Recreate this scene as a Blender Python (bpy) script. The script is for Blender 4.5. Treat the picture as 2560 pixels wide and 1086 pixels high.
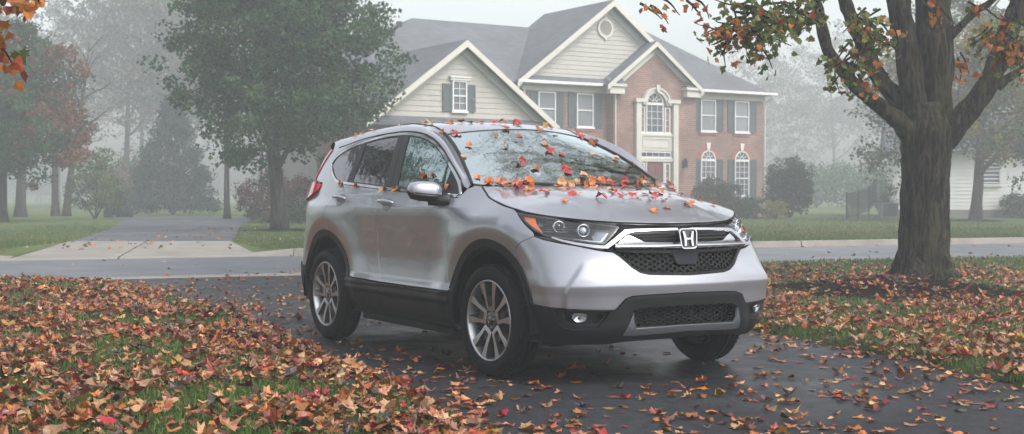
import bpy, bmesh, math, random
import numpy as np
from mathutils import Vector, Matrix
from mathutils.geometry import delaunay_2d_cdt

for o in list(bpy.data.objects): bpy.data.objects.remove(o)
SC = bpy.context.scene
COL = SC.collection
R = math.radians
rng = np.random.default_rng(7)
random.seed(7)

# ------------------------------------------------------------------ camera
CAM = np.array([7.333, -5.123, 1.176]); YAW = 2.603; PITCH = -0.017
cd = bpy.data.cameras.new("camera"); cam = bpy.data.objects.new("camera", cd); COL.objects.link(cam)
cd.sensor_width = 36; cd.lens = 36*3301/2560; cd.clip_end = 3000; cd.clip_start = .05
fw = Vector((math.cos(PITCH)*math.cos(YAW), math.cos(PITCH)*math.sin(YAW), math.sin(PITCH)))
cam.location = CAM; cam.rotation_euler = fw.to_track_quat('-Z', 'Y').to_euler()
cd.dof.use_dof = True; cd.dof.focus_distance = 8.9; cd.dof.aperture_fstop = 5.6
SC.camera = cam
DH = np.array([math.cos(YAW), math.sin(YAW), 0.]); RT = np.array([math.sin(YAW), -math.cos(YAW), 0.])
def W(lat, dep, z=0.):      # metres to the right of and ahead of the view point -> world
    return np.array([CAM[0], CAM[1], 0.]) + DH*dep + RT*lat + np.array([0, 0, z])
def inW(x, y):
    v = np.array([x-CAM[0], y-CAM[1]]); return v@RT[:2], v@DH[:2]

# ------------------------------------------------------------------ sky, sun, exposure (overcast, foggy)
SUN_EL, SUN_AZ = 48, 20
wd = bpy.data.worlds.new("World"); SC.world = wd; wd.use_nodes = True
nt = wd.node_tree; nt.nodes.clear()
sky = nt.nodes.new('ShaderNodeTexSky'); sky.sky_type = 'NISHITA'; sky.sun_disc = False
sky.sun_elevation = R(SUN_EL); sky.sun_rotation = R(90-SUN_AZ); sky.dust_density = 5; sky.air_density = 1.2; sky.ozone_density = 1
hs = nt.nodes.new('ShaderNodeHueSaturation'); hs.inputs['Saturation'].default_value = .28
bg = nt.nodes.new('ShaderNodeBackground'); bg.inputs['Strength'].default_value = .15
wo = nt.nodes.new('ShaderNodeOutputWorld')
nt.links.new(sky.outputs[0], hs.inputs['Color']); nt.links.new(hs.outputs[0], bg.inputs[0]); nt.links.new(bg.outputs[0], wo.inputs[0])
sl = bpy.data.lights.new("sun", 'SUN'); sl.energy = .5; sl.angle = R(25); sl.color = (1, .97, .93)
so = bpy.data.objects.new("sun", sl); COL.objects.link(so)
sd = Vector((math.cos(R(SUN_EL))*math.cos(R(SUN_AZ)), math.cos(R(SUN_EL))*math.sin(R(SUN_AZ)), math.sin(R(SUN_EL))))
so.rotation_euler = sd.to_track_quat('Z', 'Y').to_euler()
SC.view_settings.view_transform = 'Standard'; SC.view_settings.look = 'None'
SC.view_settings.exposure = 1.2; SC.view_settings.gamma = 1
SC.render.engine = 'CYCLES'
SC.cycles.use_denoising = True
SC.cycles.max_bounces = 8; SC.cycles.diffuse_bounces = 3; SC.cycles.glossy_bounces = 4; SC.cycles.transmission_bounces = 4
SC.cycles.volume_bounces = 2; SC.cycles.transparent_max_bounces = 12; SC.cycles.caustics_reflective = False; SC.cycles.caustics_refractive = False

# ------------------------------------------------------------------ materials
def _in(b, k, v):
    if k in b.inputs: b.inputs[k].default_value = v
def mat(name, col, rough=.6, metal=0., coat=0., spec=.5, emis=None, trans=0., ior=1.45, alpha=1., noise=None, bump=None, coatr=.05, rnoise=None, coord='Object'):
    """noise=(scale, amount, detail) varies the colour; bump=(scale, strength, distance)"""
    m = bpy.data.materials.new(name); m.use_nodes = True; t = m.node_tree; b = t.nodes['Principled BSDF']
    c = (*col, 1)
    _in(b, 'Base Color', c); _in(b, 'Roughness', rough); _in(b, 'Metallic', metal); _in(b, 'Coat Weight', coat); _in(b, 'Coat Roughness', coatr)
    _in(b, 'Specular IOR Level', spec); _in(b, 'IOR', ior); _in(b, 'Transmission Weight', trans); _in(b, 'Alpha', alpha)
    tc = t.nodes.new('ShaderNodeTexCoord')
    if emis: _in(b, 'Emission Color', (*emis[0], 1)); _in(b, 'Emission Strength', emis[1])
    if noise:
        n = t.nodes.new('ShaderNodeTexNoise'); n.inputs['Scale'].default_value = noise[0]; n.inputs['Detail'].default_value = noise[2] if len(noise) > 2 else 4
        t.links.new(tc.outputs[coord], n.inputs['Vector'])
        r = t.nodes.new('ShaderNodeValToRGB'); a = noise[1]
        r.color_ramp.elements[0].position = .3; r.color_ramp.elements[1].position = .7
        r.color_ramp.elements[0].color = (*[max(0, q*(1-a)) for q in col], 1); r.color_ramp.elements[1].color = (*[min(1, q*(1+a)) for q in col], 1)
        t.links.new(n.outputs['Fac'], r.inputs[0]); t.links.new(r.outputs[0], b.inputs['Base Color'])
    if rnoise:
        n = t.nodes.new('ShaderNodeTexNoise'); n.inputs['Scale'].default_value = rnoise[0]; n.inputs['Detail'].default_value = 5
        t.links.new(tc.outputs[coord], n.inputs['Vector'])
        mr = t.nodes.new('ShaderNodeMapRange'); mr.inputs[1].default_value = .35; mr.inputs[2].default_value = .65
        mr.inputs[3].default_value = rnoise[1]; mr.inputs[4].default_value = rnoise[2]
        t.links.new(n.outputs['Fac'], mr.inputs[0]); t.links.new(mr.outputs[0], b.inputs['Roughness'])
    if bump:
        n = t.nodes.new('ShaderNodeTexNoise'); n.inputs['Scale'].default_value = bump[0]; n.inputs['Detail'].default_value = 5
        t.links.new(tc.outputs[coord], n.inputs['Vector'])
        q = t.nodes.new('ShaderNodeBump'); q.inputs['Strength'].default_value = bump[1]; q.inputs['Distance'].default_value = bump[2]
        t.links.new(n.outputs['Fac'], q.inputs['Height']); t.links.new(q.outputs[0], b.inputs['Normal'])
    return m
def attr_mat(name, rough=.6, trans=0., spec=.3, bumpy=None, mottle=None):
    """colour from the 'Col' attribute: the material's own colour, varied per leaf"""
    m = bpy.data.materials.new(name); m.use_nodes = True; t = m.node_tree; b = t.nodes['Principled BSDF']
    a = t.nodes.new('ShaderNodeAttribute'); a.attribute_name = 'Col'
    t.links.new(a.outputs['Color'], b.inputs['Base Color']); _in(b, 'Roughness', rough); _in(b, 'Specular IOR Level', spec)
    if mottle:
        tc = t.nodes.new('ShaderNodeTexCoord'); n = t.nodes.new('ShaderNodeTexNoise'); n.inputs['Scale'].default_value = mottle; n.inputs['Detail'].default_value = 4
        t.links.new(tc.outputs['Object'], n.inputs['Vector'])
        mr = t.nodes.new('ShaderNodeMapRange'); mr.inputs[1].default_value = .3; mr.inputs[2].default_value = .7; mr.inputs[3].default_value = .6; mr.inputs[4].default_value = 1.25
        t.links.new(n.outputs['Fac'], mr.inputs[0])
        mx = t.nodes.new('ShaderNodeVectorMath'); mx.operation = 'SCALE'; t.links.new(a.outputs['Color'], mx.inputs[0]); t.links.new(mr.outputs[0], mx.inputs['Scale'])
        t.links.new(mx.outputs[0], b.inputs['Base Color'])
    if trans > 0:
        tr = t.nodes.new('ShaderNodeBsdfTranslucent'); t.links.new(a.outputs['Color'], tr.inputs['Color'])
        mx = t.nodes.new('ShaderNodeMixShader'); mx.inputs[0].default_value = trans
        t.links.new(b.outputs[0], mx.inputs[1]); t.links.new(tr.outputs[0], mx.inputs[2]); t.links.new(mx.outputs[0], t.nodes['Material Output'].inputs[0])
    return m

# ------------------------------------------------------------------ object helpers
def link(name, data, parent=None):
    o = bpy.data.objects.new(name, data); COL.objects.link(o)
    if parent is not None: o.parent = parent; o.matrix_parent_inverse = Matrix.Identity(4) if parent.get('_local') else Matrix.Translation(-parent.location)
    return o
def tag(o, label=None, cat=None, group=None, kind=None):
    if label: o['label'] = label
    if cat: o['category'] = cat
    if group: o['group'] = group
    if kind: o['kind'] = kind
    return o
def empty(name, loc, label, cat, group=None):
    """an Empty at the thing's base; the children's meshes are built in world coordinates and offset by the parent inverse"""
    o = bpy.data.objects.new(name, None); COL.objects.link(o); o.location = Vector([float(q) for q in loc]); o.empty_display_size = .3
    return tag(o, label, cat, group)
def pymesh(name, V, F, m, parent=None, smooth=False, mats=None, midx=None, normals=None):
    me = bpy.data.meshes.new(name); me.from_pydata([tuple(map(float, v)) for v in V], [], F)
    for q in (mats or [m]): me.materials.append(q)
    if midx: me.polygons.foreach_set('material_index', midx)
    if smooth: me.polygons.foreach_set('use_smooth', [True]*len(F))
    if normals is not None: me.normals_split_custom_set_from_vertices(normals)
    me.update()
    return link(name, me, parent)
def npmesh(name, V, F, m, parent=None, col=None, smooth=False, fmat=None, mats=None, nrm=None):
    """fast mesh from arrays; F (n,k); col: per-vertex colours"""
    V = np.ascontiguousarray(V, dtype=np.float32); F = np.ascontiguousarray(F, dtype=np.int32); n, k = F.shape
    me = bpy.data.meshes.new(name); me.vertices.add(len(V)); me.vertices.foreach_set('co', V.ravel())
    me.loops.add(n*k); me.loops.foreach_set('vertex_index', F.ravel())
    me.polygons.add(n); me.polygons.foreach_set('loop_start', np.arange(0, n*k, k, dtype=np.int32)); me.polygons.foreach_set('loop_total', np.full(n, k, dtype=np.int32))
    for q in (mats or [m]): me.materials.append(q)
    if fmat is not None: me.polygons.foreach_set('material_index', np.ascontiguousarray(fmat, dtype=np.int32))
    me.polygons.foreach_set('use_smooth', np.full(n, smooth))
    me.update(calc_edges=True)
    if col is not None:
        a = me.color_attributes.new('Col', 'FLOAT_COLOR', 'POINT'); c = np.ones((len(V), 4), dtype=np.float32); c[:, :3] = col; a.data.foreach_set('color', c.ravel())
    return link(name, me, parent)
class MB:
    """collects shapes into one mesh"""
    def __init__(s): s.v = []; s.f = []
    def add(s, V, F):
        k = len(s.v); s.v += [tuple(map(float, v)) for v in V]; s.f += [tuple(i+k for i in f) for f in F]; return s
    def quad(s, a, b, c, d): return s.add([a, b, c, d], [(0, 1, 2, 3)])
    def box(s, o, a, b, c):
        """a box from corner o along the vectors a, b, c"""
        o, a, b, c = map(np.asarray, (o, a, b, c))
        V = [o, o+a, o+a+b, o+b, o+c, o+a+c, o+a+b+c, o+b+c]
        F = [(0, 3, 2, 1), (4, 5, 6, 7), (0, 1, 5, 4), (1, 2, 6, 5), (2, 3, 7, 6), (3, 0, 4, 7)]
        if np.dot(np.cross(a, b), c) < 0: F = [f[::-1] for f in F]
        return s.add(V, F)
    def prism(s, poly, d):
        """extrude a flat 3-D polygon by vector d"""
        n = len(poly); P = [np.asarray(p, float) for p in poly]; d = np.asarray(d, float)
        return s.add(P+[p+d for p in P], [tuple(range(n))[::-1], tuple(range(n, 2*n))]+[(i, (i+1) % n, n+(i+1) % n, n+i) for i in range(n)])
    def tube(s, pts, rad, n=8, cap=True):
        P = [np.asarray(p, float) for p in pts]; m = len(P)
        if not hasattr(rad, '__len__'): rad = [rad]*m
        up = np.array([0.3, .2, 1.]); V = []; u = None
        for i in range(m):
            t = P[min(i+1, m-1)]-P[max(i-1, 0)]; t = t/(np.linalg.norm(t)+1e-9)
            if u is None: u = np.cross(t, up)
            u = u-t*(u@t); u /= np.linalg.norm(u)+1e-9; w = np.cross(t, u)
            for j in range(n):
                a = 2*math.pi*j/n; V.append(P[i]+rad[i]*(u*math.cos(a)+w*math.sin(a)))
        F = [(i*n+j, i*n+(j+1) % n, (i+1)*n+(j+1) % n, (i+1)*n+j) for i in range(m-1) for j in range(n)]
        if cap: F += [tuple(range(n))[::-1], tuple(range((m-1)*n, m*n))]
        return s.add(V, F)
    def build(s, name, m, parent=None, smooth=False): return pymesh(name, s.v, s.f, m, parent, smooth)
# ------------------------------------------------------------------ the ground
def vnoise(x, y, s=1., seed=0):
    x = np.asarray(x)*s+seed*17.3; y = np.asarray(y)*s+seed*9.1
    return (np.sin(x*1.3+1.7*np.sin(y*.7+seed))+np.sin(y*1.9+1.3*np.sin(x*1.1))+np.sin((x+y)*.83+2.1*np.sin((x-y)*.57)))/3
def edge_mix(t, a, b, fac): pass
def grass_mat(name, c1, c2, c3, scale=1.):
    m = bpy.data.materials.new(name); m.use_nodes = True; t = m.node_tree; b = t.nodes['Principled BSDF']; L = t.links
    tc = t.nodes.new('ShaderNodeTexCoord')
    n1 = t.nodes.new('ShaderNodeTexNoise'); n1.inputs['Scale'].default_value = .35*scale; n1.inputs['Detail'].default_value = 5
    n2 = t.nodes.new('ShaderNodeTexNoise'); n2.inputs['Scale'].default_value = 14*scale; n2.inputs['Detail'].default_value = 6; n2.inputs['Roughness'].default_value = .75
    for n in (n1, n2): L.new(tc.outputs['Object'], n.inputs['Vector'])
    r1 = t.nodes.new('ShaderNodeValToRGB'); r1.color_ramp.elements[0].position = .35; r1.color_ramp.elements[1].position = .65
    r1.color_ramp.elements[0].color = (*c1, 1); r1.color_ramp.elements[1].color = (*c2, 1)
    r2 = t.nodes.new('ShaderNodeValToRGB'); r2.color_ramp.elements[0].position = .45; r2.color_ramp.elements[1].position = .72
    r2.color_ramp.elements[0].color = (0, 0, 0, 1); r2.color_ramp.elements[1].color = (1, 1, 1, 1)
    L.new(n1.outputs['Fac'], r1.inputs[0]); L.new(n2.outputs['Fac'], r2.inputs[0])
    mx = t.nodes.new('ShaderNodeMixRGB'); L.new(r2.outputs[0], mx.inputs[0]); L.new(r1.outputs[0], mx.inputs[1]); mx.inputs[2].default_value = (*c3, 1)
    L.new(mx.outputs[0], b.inputs['Base Color']); _in(b, 'Roughness', .9); _in(b, 'Specular IOR Level', .15)
    bp = t.nodes.new('ShaderNodeBump'); bp.inputs['Strength'].default_value = .8; bp.inputs['Distance'].default_value = .04
    L.new(n2.outputs['Fac'], bp.inputs['Height']); L.new(bp.outputs[0], b.inputs['Normal'])
    return m
def asphalt_mat(name, c1, c2, r0, r1, grit=120., aggr=.75, spec=.4):
    m = bpy.data.materials.new(name); m.use_nodes = True; t = m.node_tree; b = t.nodes['Principled BSDF']; L = t.links
    tc = t.nodes.new('ShaderNodeTexCoord')
    def noise(s, d=5, ro=.6):
        n = t.nodes.new('ShaderNodeTexNoise'); n.inputs['Scale'].default_value = s; n.inputs['Detail'].default_value = d; n.inputs['Roughness'].default_value = ro
        L.new(tc.outputs['Object'], n.inputs['Vector']); return n
    n1, n2, n3 = noise(.9), noise(grit, 2), noise(.55, 6, .7)
    r = t.nodes.new('ShaderNodeValToRGB'); r.color_ramp.elements[0].position = .3; r.color_ramp.elements[1].position = .7
    r.color_ramp.elements[0].color = (*c1, 1); r.color_ramp.elements[1].color = (*c2, 1); L.new(n1.outputs['Fac'], r.inputs[0])
    g = t.nodes.new('ShaderNodeMapRange'); g.inputs[1].default_value = .35; g.inputs[2].default_value = .7; g.inputs[3].default_value = 1-aggr; g.inputs[4].default_value = 1+aggr*2
    L.new(n2.outputs['Fac'], g.inputs[0])
    mx = t.nodes.new('ShaderNodeVectorMath'); mx.operation = 'SCALE'; L.new(r.outputs[0], mx.inputs[0]); L.new(g.outputs[0], mx.inputs['Scale'])
    L.new(mx.outputs[0], b.inputs['Base Color'])
    q = t.nodes.new('ShaderNodeMapRange'); q.inputs[1].default_value = .38; q.inputs[2].default_value = .62; q.inputs[3].default_value = r0; q.inputs[4].default_value = r1
    L.new(n3.outputs['Fac'], q.inputs[0]); L.new(q.outputs[0], b.inputs['Roughness'])
    _in(b, 'Specular IOR Level', spec)
    bp = t.nodes.new('ShaderNodeBump'); bp.inputs['Strength'].default_value = .55; bp.inputs['Distance'].default_value = .004
    L.new(n2.outputs['Fac'], bp.inputs['Height']); L.new(bp.outputs[0], b.inputs['Normal'])
    return m
M = {}
HAZE = .0047
M['grass'] = grass_mat('grass_ground', (.045, .085, .020), (.075, .115, .030), (.11, .10, .045))
M['soil'] = grass_mat('turf_soil', (.022, .036, .010), (.035, .052, .014), (.050, .038, .018), 1.6)
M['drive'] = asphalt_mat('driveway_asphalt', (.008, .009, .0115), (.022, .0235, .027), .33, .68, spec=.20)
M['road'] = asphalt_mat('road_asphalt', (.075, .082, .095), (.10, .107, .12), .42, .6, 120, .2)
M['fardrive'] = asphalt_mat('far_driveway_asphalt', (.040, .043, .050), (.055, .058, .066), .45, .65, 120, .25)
M['concrete'] = mat('concrete', (.20, .185, .165), .8, noise=(1.2, .16, 8), bump=(60, .3, .01))
M['curb'] = mat('curb_concrete', (.19, .17, .15), .85, noise=(2.2, .22, 8), bump=(60, .3, .01))
M['mulch'] = mat('mulch', (.008, .0055, .004), .95, spec=.05, noise=(40, .6, 5), bump=(45, 1, .05))

def road_near(lat): return 21.0+.4*lat
def gut_near(lat): return 20.35+.4*lat
def road_far(lat): return 27.0+.4*lat
def poly_sheet(name, pts, z, m, step=None):
    V = [W(a, b, z) for a, b in pts]; o = pymesh(name, V, [tuple(range(len(V)))], m); o.data.update()
    if o.data.polygons[0].normal.z < 0: o.data.flip_normals()
    return tag(o, kind='structure')
# base ground to the horizon, one sheet: low near the camera, stepping up to the lawn level beyond the far kerb
poly_sheet('ground', [(-900, -300), (900, -300), (900, 1500), (-900, 1500)], -.10, M['soil'])
poly_sheet('road', [(-60, road_near(-60)), (60, road_near(60)), (60, road_far(60)), (-60, road_far(-60))], 0.0, M['road'])
poly_sheet('gutter', [(-60, gut_near(-60)), (60, gut_near(60)), (60, road_near(60)), (-60, road_near(-60))], .006, M['concrete'])
# the driveway the car stands on
DL = [(-6.5, 17.45), (-5.6, 17.15), (-4.7, 16.4), (-3.92, 15.0), (-3.2, 13.6), (-2.55, 12.38), (-2.05, 11.2), (-1.66, 10.12), (-1.12, 8.9), (-.61, 7.7), (-.16, 6.46), (.25, 5.2), (.6, 3.5), (.9, 0)]
DR = [(6.5, 0), (3.9, 6.0), (3.10, 7.94), (2.87, 9.27), (2.52, 10.12), (2.2, 11.0), (1.7, 12.6), (1.3, 14.5), (.9, 17), (.9, 19), (1.6, 20.9)]
poly_sheet('driveway', [(-7.6, gut_near(-7.6)-.001)]+DL+[(.9, -3), (6.5, -3)]+DR+[(1.8, gut_near(1.8)-.001)], .004, M['drive'])
def inpoly(x, y, P):
    x = np.asarray(x); y = np.asarray(y); c = np.zeros(x.shape, bool); j = len(P)-1
    for i in range(len(P)):
        a, b = P[i], P[j]
        if a[1] != b[1]:
            k = ((a[1] > y) != (b[1] > y)) & (x < (b[0]-a[0])*(y-a[1])/(b[1]-a[1])+a[0]); c ^= k
        j = i
    return c
def seg_dist(x, y, P, closed=True):
    x = np.asarray(x, float); y = np.asarray(y, float); d = np.full(x.shape, 1e9); n = len(P)
    for i in range(n if closed else n-1):
        a, b = P[i], P[(i+1) % n]; ex, ey = b[0]-a[0], b[1]-a[1]; L = ex*ex+ey*ey+1e-12
        t = np.clip(((x-a[0])*ex+(y-a[1])*ey)/L, 0, 1); d = np.minimum(d, np.hypot(x-a[0]-t*ex, y-a[1]-t*ey))
    return d
LAWN_L = [(-7.6, gut_near(-7.6)-.02)]+DL+[(.9, -3), (-14, -3), (-14, gut_near(-14)-.02)]
LAWN_R = [(6.5, -3)]+DR+[(1.8, gut_near(1.8)-.02), (26, gut_near(26)-.02), (26, -3)]
TREE = (5.31, 17.0)
def lawn_z(lat, dep, P):
    d = seg_dist(lat, dep, P)
    z = .055*np.clip(d/.25, 0, 1)**.5+.02*vnoise(lat, dep, 1.1)*np.clip(d/.8, 0, 1)+.008*vnoise(lat, dep, 6, 3)*np.clip(d/.3, 0, 1)
    if P is LAWN_L: z = z+.05*np.clip((-lat-3)/5, 0, 1)*np.clip(d/1.5, 0, 1)
    else: z = z+.03*np.exp(-((lat-4.6)**2/1.9+(dep-15.8)**2/3.2))
    return z
def lawn(name, P, step, lo, hi):
    e = []
    n = len(P)
    for i in range(n):
        a, b = np.array(P[i]), np.array(P[(i+1) % n]); k = max(1, int(np.linalg.norm(b-a)/(step*1.2))); e += [tuple(a+(b-a)*j/k) for j in range(k)]
    gx, gy = np.meshgrid(np.arange(lo[0], hi[0], step), np.arange(lo[1], hi[1], step)); gx = gx.ravel()+rng.uniform(-.3, .3, gx.size)*step; gy = gy.ravel()+rng.uniform(-.3, .3, gy.size)*step
    k = inpoly(gx, gy, P) & (seg_dist(gx, gy, P) > step*.45); pts = e+list(zip(gx[k], gy[k])); ne = len(e)
    r = delaunay_2d_cdt([Vector((float(a), float(b))) for a, b in pts], [], [list(range(ne))], 1, 1e-6)
    v = np.array([(p.x, p.y) for p in r[0]]); z = lawn_z(v[:, 0], v[:, 1], P)
    V = np.array([W(a, b, c) for (a, b), c in zip(v, z)]); lowd = seg_dist(v[:, 0], v[:, 1], P) < 1e-3; V[lowd, 2] = -.02
    F = np.array([f if len(f) == 3 else f[:3] for f in r[2]])
    o = npmesh(name, V, F, M['soil'], smooth=True)
    if o.data.polygons[0].normal.z < 0: o.data.flip_normals()
    return tag(o, kind='structure')
lawn('lawn', LAWN_L, .22, (-14, -3), (1, 19)); lawn('lawn', LAWN_R, .25, (.8, -3), (26, 32))
# far side: kerb with a dropped apron, lawn, driveway
FZ = .12
apL0, apR0 = -9.0, -5.0
farlawn = MB()
def fl(lat, k): return (lat, road_far(lat)+k)
def W3(p, z): return W(p[0], p[1], z)
curb = MB()
for a, b in ((-60, apL0-.8), (apR0+.8, 60)):
    n = 18
    xs = np.linspace(a, b, n+1)
    for i in range(n):
        g = .012; u0, u1 = xs[i]+g, xs[i+1]-g
        p = [W3(fl(u0, 0), 0), W3(fl(u1, 0), 0), W3(fl(u1, .06), .13), W3(fl(u1, .30), .135), W3(fl(u0, .30), .135), W3(fl(u0, .06), .13)]
        curb.add(p, [(0, 1, 2, 5), (5, 2, 3, 4)])
tag(curb.build('kerb', M['curb']), kind='structure')
ap = MB()
ap.add([W3(fl(apL0-.8, 0), 0.0), W3(fl(apL0, 0), 0.0), W3(fl(apL0, .06), .035), W3(fl(apL0-.8, .06), .13), W3(fl(apL0-.8, .3), .135), W3(fl(apL0, .5), .06)], [(0, 1, 2, 3), (3, 2, 5, 4)])
ap.add([W3(fl(apR0+.8, 0), 0.0), W3(fl(apR0, 0), 0.0), W3(fl(apR0, .06), .035), W3(fl(apR0+.8, .06), .13), W3(fl(apR0+.8, .3), .135), W3(fl(apR0, .5), .06)], [(1, 0, 3, 2), (2, 3, 4, 5)])
mid = (apL0+apR0)/2-.2
for u0, u1, e0, e1 in ((apL0, mid-.012, -9.9, -8.2), (mid+.012, apR0, -8.175, -6.3)):
    ap.add([W3(fl(u0, 0), 0), W3(fl(u1, 0), 0), W3(fl(u1, .06), .035), W3(fl(u0, .06), .035), W3((e1, 29.6), FZ+.012), W3((e0, 29.6), FZ+.012)], [(0, 1, 2, 3), (3, 2, 4, 5)])
ap.add([W3(fl(apR0, .06), .035), W3(fl(apR0, .5), .058), W3((-6.3, 29.6), FZ+.008)], [(0, 1, 2)]); ap.add([W3(fl(apL0, .06), .035), W3((-9.9, 29.6), FZ+.008), W3(fl(apL0, .5), .058)], [(0, 1, 2)])
tag(ap.build('driveway_apron', M['concrete']), kind='structure')
m_ = MB()
m_.add([W3((-60, road_far(-60)+.3), FZ-.01), W3((apL0-.8, road_far(apL0-.8)+.3), FZ), W3((-9.9, 29.6), FZ), W3((-60, 70), FZ)], [(0, 1, 2, 3)])
m_.add([W3((apR0+.8, road_far(apR0+.8)+.3), FZ), W3((200, road_far(200)+.3), FZ), W3((200, 90), FZ), W3((-6.3, 90), FZ), W3((-6.3, 29.6), FZ)], [(0, 1, 2, 3, 4)])
m_.add([W3((-60, 70), FZ), W3((-9.9, 29.6), FZ), W3((-6.3, 29.6), FZ), W3((-6.3, 90), FZ), W3((-60, 90), FZ)], [(0, 1, 2, 3, 4)])
m_.add([W3((apR0+.8, road_far(apR0+.8)+.3), FZ), W3((-6.3, 29.6), FZ), W3((apR0, road_far(apR0)+.5), .058)], [(0, 1, 2)])
m_.add([W3((apL0-.8, road_far(apL0-.8)+.3), FZ), W3((apL0, road_far(apL0)+.5), .058), W3((-9.9, 29.6), FZ)], [(0, 1, 2)])
m_.add([W3((-400, 90), FZ), W3((400, 90), FZ), W3((600, 1200), FZ), W3((-600, 1200), FZ)], [(0, 1, 2, 3)])
m_.add([W3((-400, -100), FZ), W3((-60, road_far(-60)+.3), FZ), W3((-60, 90), FZ), W3((-400, 90), FZ)], [(0, 1, 2, 3)])
tag(m_.build('far_lawn', M['grass']), kind='structure')
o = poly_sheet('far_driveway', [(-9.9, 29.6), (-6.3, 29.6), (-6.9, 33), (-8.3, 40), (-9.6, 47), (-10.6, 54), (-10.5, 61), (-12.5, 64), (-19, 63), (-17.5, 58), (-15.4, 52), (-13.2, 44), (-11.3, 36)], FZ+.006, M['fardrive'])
# planting bed of mulch round the near maple: an uneven low mound
def mound(name, lat, dep, r0, r1, h, label, m=None):
    V = []; F = []; n = 44; k = 9
    for i in range(k):
        for j in range(n):
            a = 2*math.pi*j/n; t = i/(k-1); rr = (1+.12*math.sin(3*a+lat)+.07*math.sin(7*a)); 
            z = h*(1-t**1.6)+.018*math.sin(13*a+9*t)*math.sin(7*t*3)*(1-t)-(.03 if i == k-1 else 0)
            V.append(W(lat+r0*rr*t*math.cos(a), dep+r1*rr*t*math.sin(a), z+(FZ if dep > 28 else .045)))
    F = [(i*n+j, i*n+(j+1) % n, (i+1)*n+(j+1) % n, (i+1)*n+j) for i in range(k-1) for j in range(n)]
    o = pymesh(name, V, F, m or M['mulch'], smooth=True); return tag(o, kind='structure')
mound('mulch_bed', 4.55, 15.5, 1.75, 2.2, .12, '')
# ------------------------------------------------------------------ houses (local frame: x along the facade, y into the house, z up)
def brick_mat(name, c1, c2, mortar, scale=1.):
    m = bpy.data.materials.new(name); m.use_nodes = True; t = m.node_tree; b = t.nodes['Principled BSDF']; L = t.links
    tc = t.nodes.new('ShaderNodeTexCoord'); sp = t.nodes.new('ShaderNodeSeparateXYZ'); L.new(tc.outputs['Object'], sp.inputs[0])
    ad = t.nodes.new('ShaderNodeMath'); ad.operation = 'ADD'; L.new(sp.outputs[0], ad.inputs[0]); L.new(sp.outputs[1], ad.inputs[1])
    cb = t.nodes.new('ShaderNodeCombineXYZ'); L.new(ad.outputs[0], cb.inputs[0]); L.new(sp.outputs[2], cb.inputs[1])
    br = t.nodes.new('ShaderNodeTexBrick'); br.inputs['Scale'].default_value = 1; br.inputs['Brick Width'].default_value = .26*scale; br.inputs['Row Height'].default_value = .088*scale
    br.inputs['Mortar Size'].default_value = .010*scale; br.inputs['Color1'].default_value = (*c1, 1); br.inputs['Color2'].default_value = (*c2, 1); br.inputs['Mortar'].default_value = (*mortar, 1); br.inputs['Bias'].default_value = -.1
    L.new(cb.outputs[0], br.inputs['Vector'])
    n = t.nodes.new('ShaderNodeTexNoise'); n.inputs['Scale'].default_value = 1.1; n.inputs['Detail'].default_value = 8; L.new(tc.outputs['Object'], n.inputs['Vector'])
    mr = t.nodes.new('ShaderNodeMapRange'); mr.inputs[1].default_value = .3; mr.inputs[2].default_value = .7; mr.inputs[3].default_value = .7; mr.inputs[4].default_value = 1.25; L.new(n.outputs['Fac'], mr.inputs[0])
    mx = t.nodes.new('ShaderNodeVectorMath'); mx.operation = 'SCALE'; L.new(br.outputs['Color'], mx.inputs[0]); L.new(mr.outputs[0], mx.inputs['Scale']); L.new(mx.outputs[0], b.inputs['Base Color'])
    _in(b, 'Roughness', .9); bp = t.nodes.new('ShaderNodeBump'); bp.invert = True; bp.inputs['Strength'].default_value = .6; bp.inputs['Distance'].default_value = .01
    L.new(br.outputs['Fac'], bp.inputs['Height']); L.new(bp.outputs[0], b.inputs['Normal']); return m
M['brick'] = brick_mat('red_brick', (.165, .072, .055), (.235, .112, .086), (.27, .235, .21))
M['soldier'] = mat('soldier_brick', (.30, .115, .085), .9, noise=(9, .25, 3))
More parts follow.
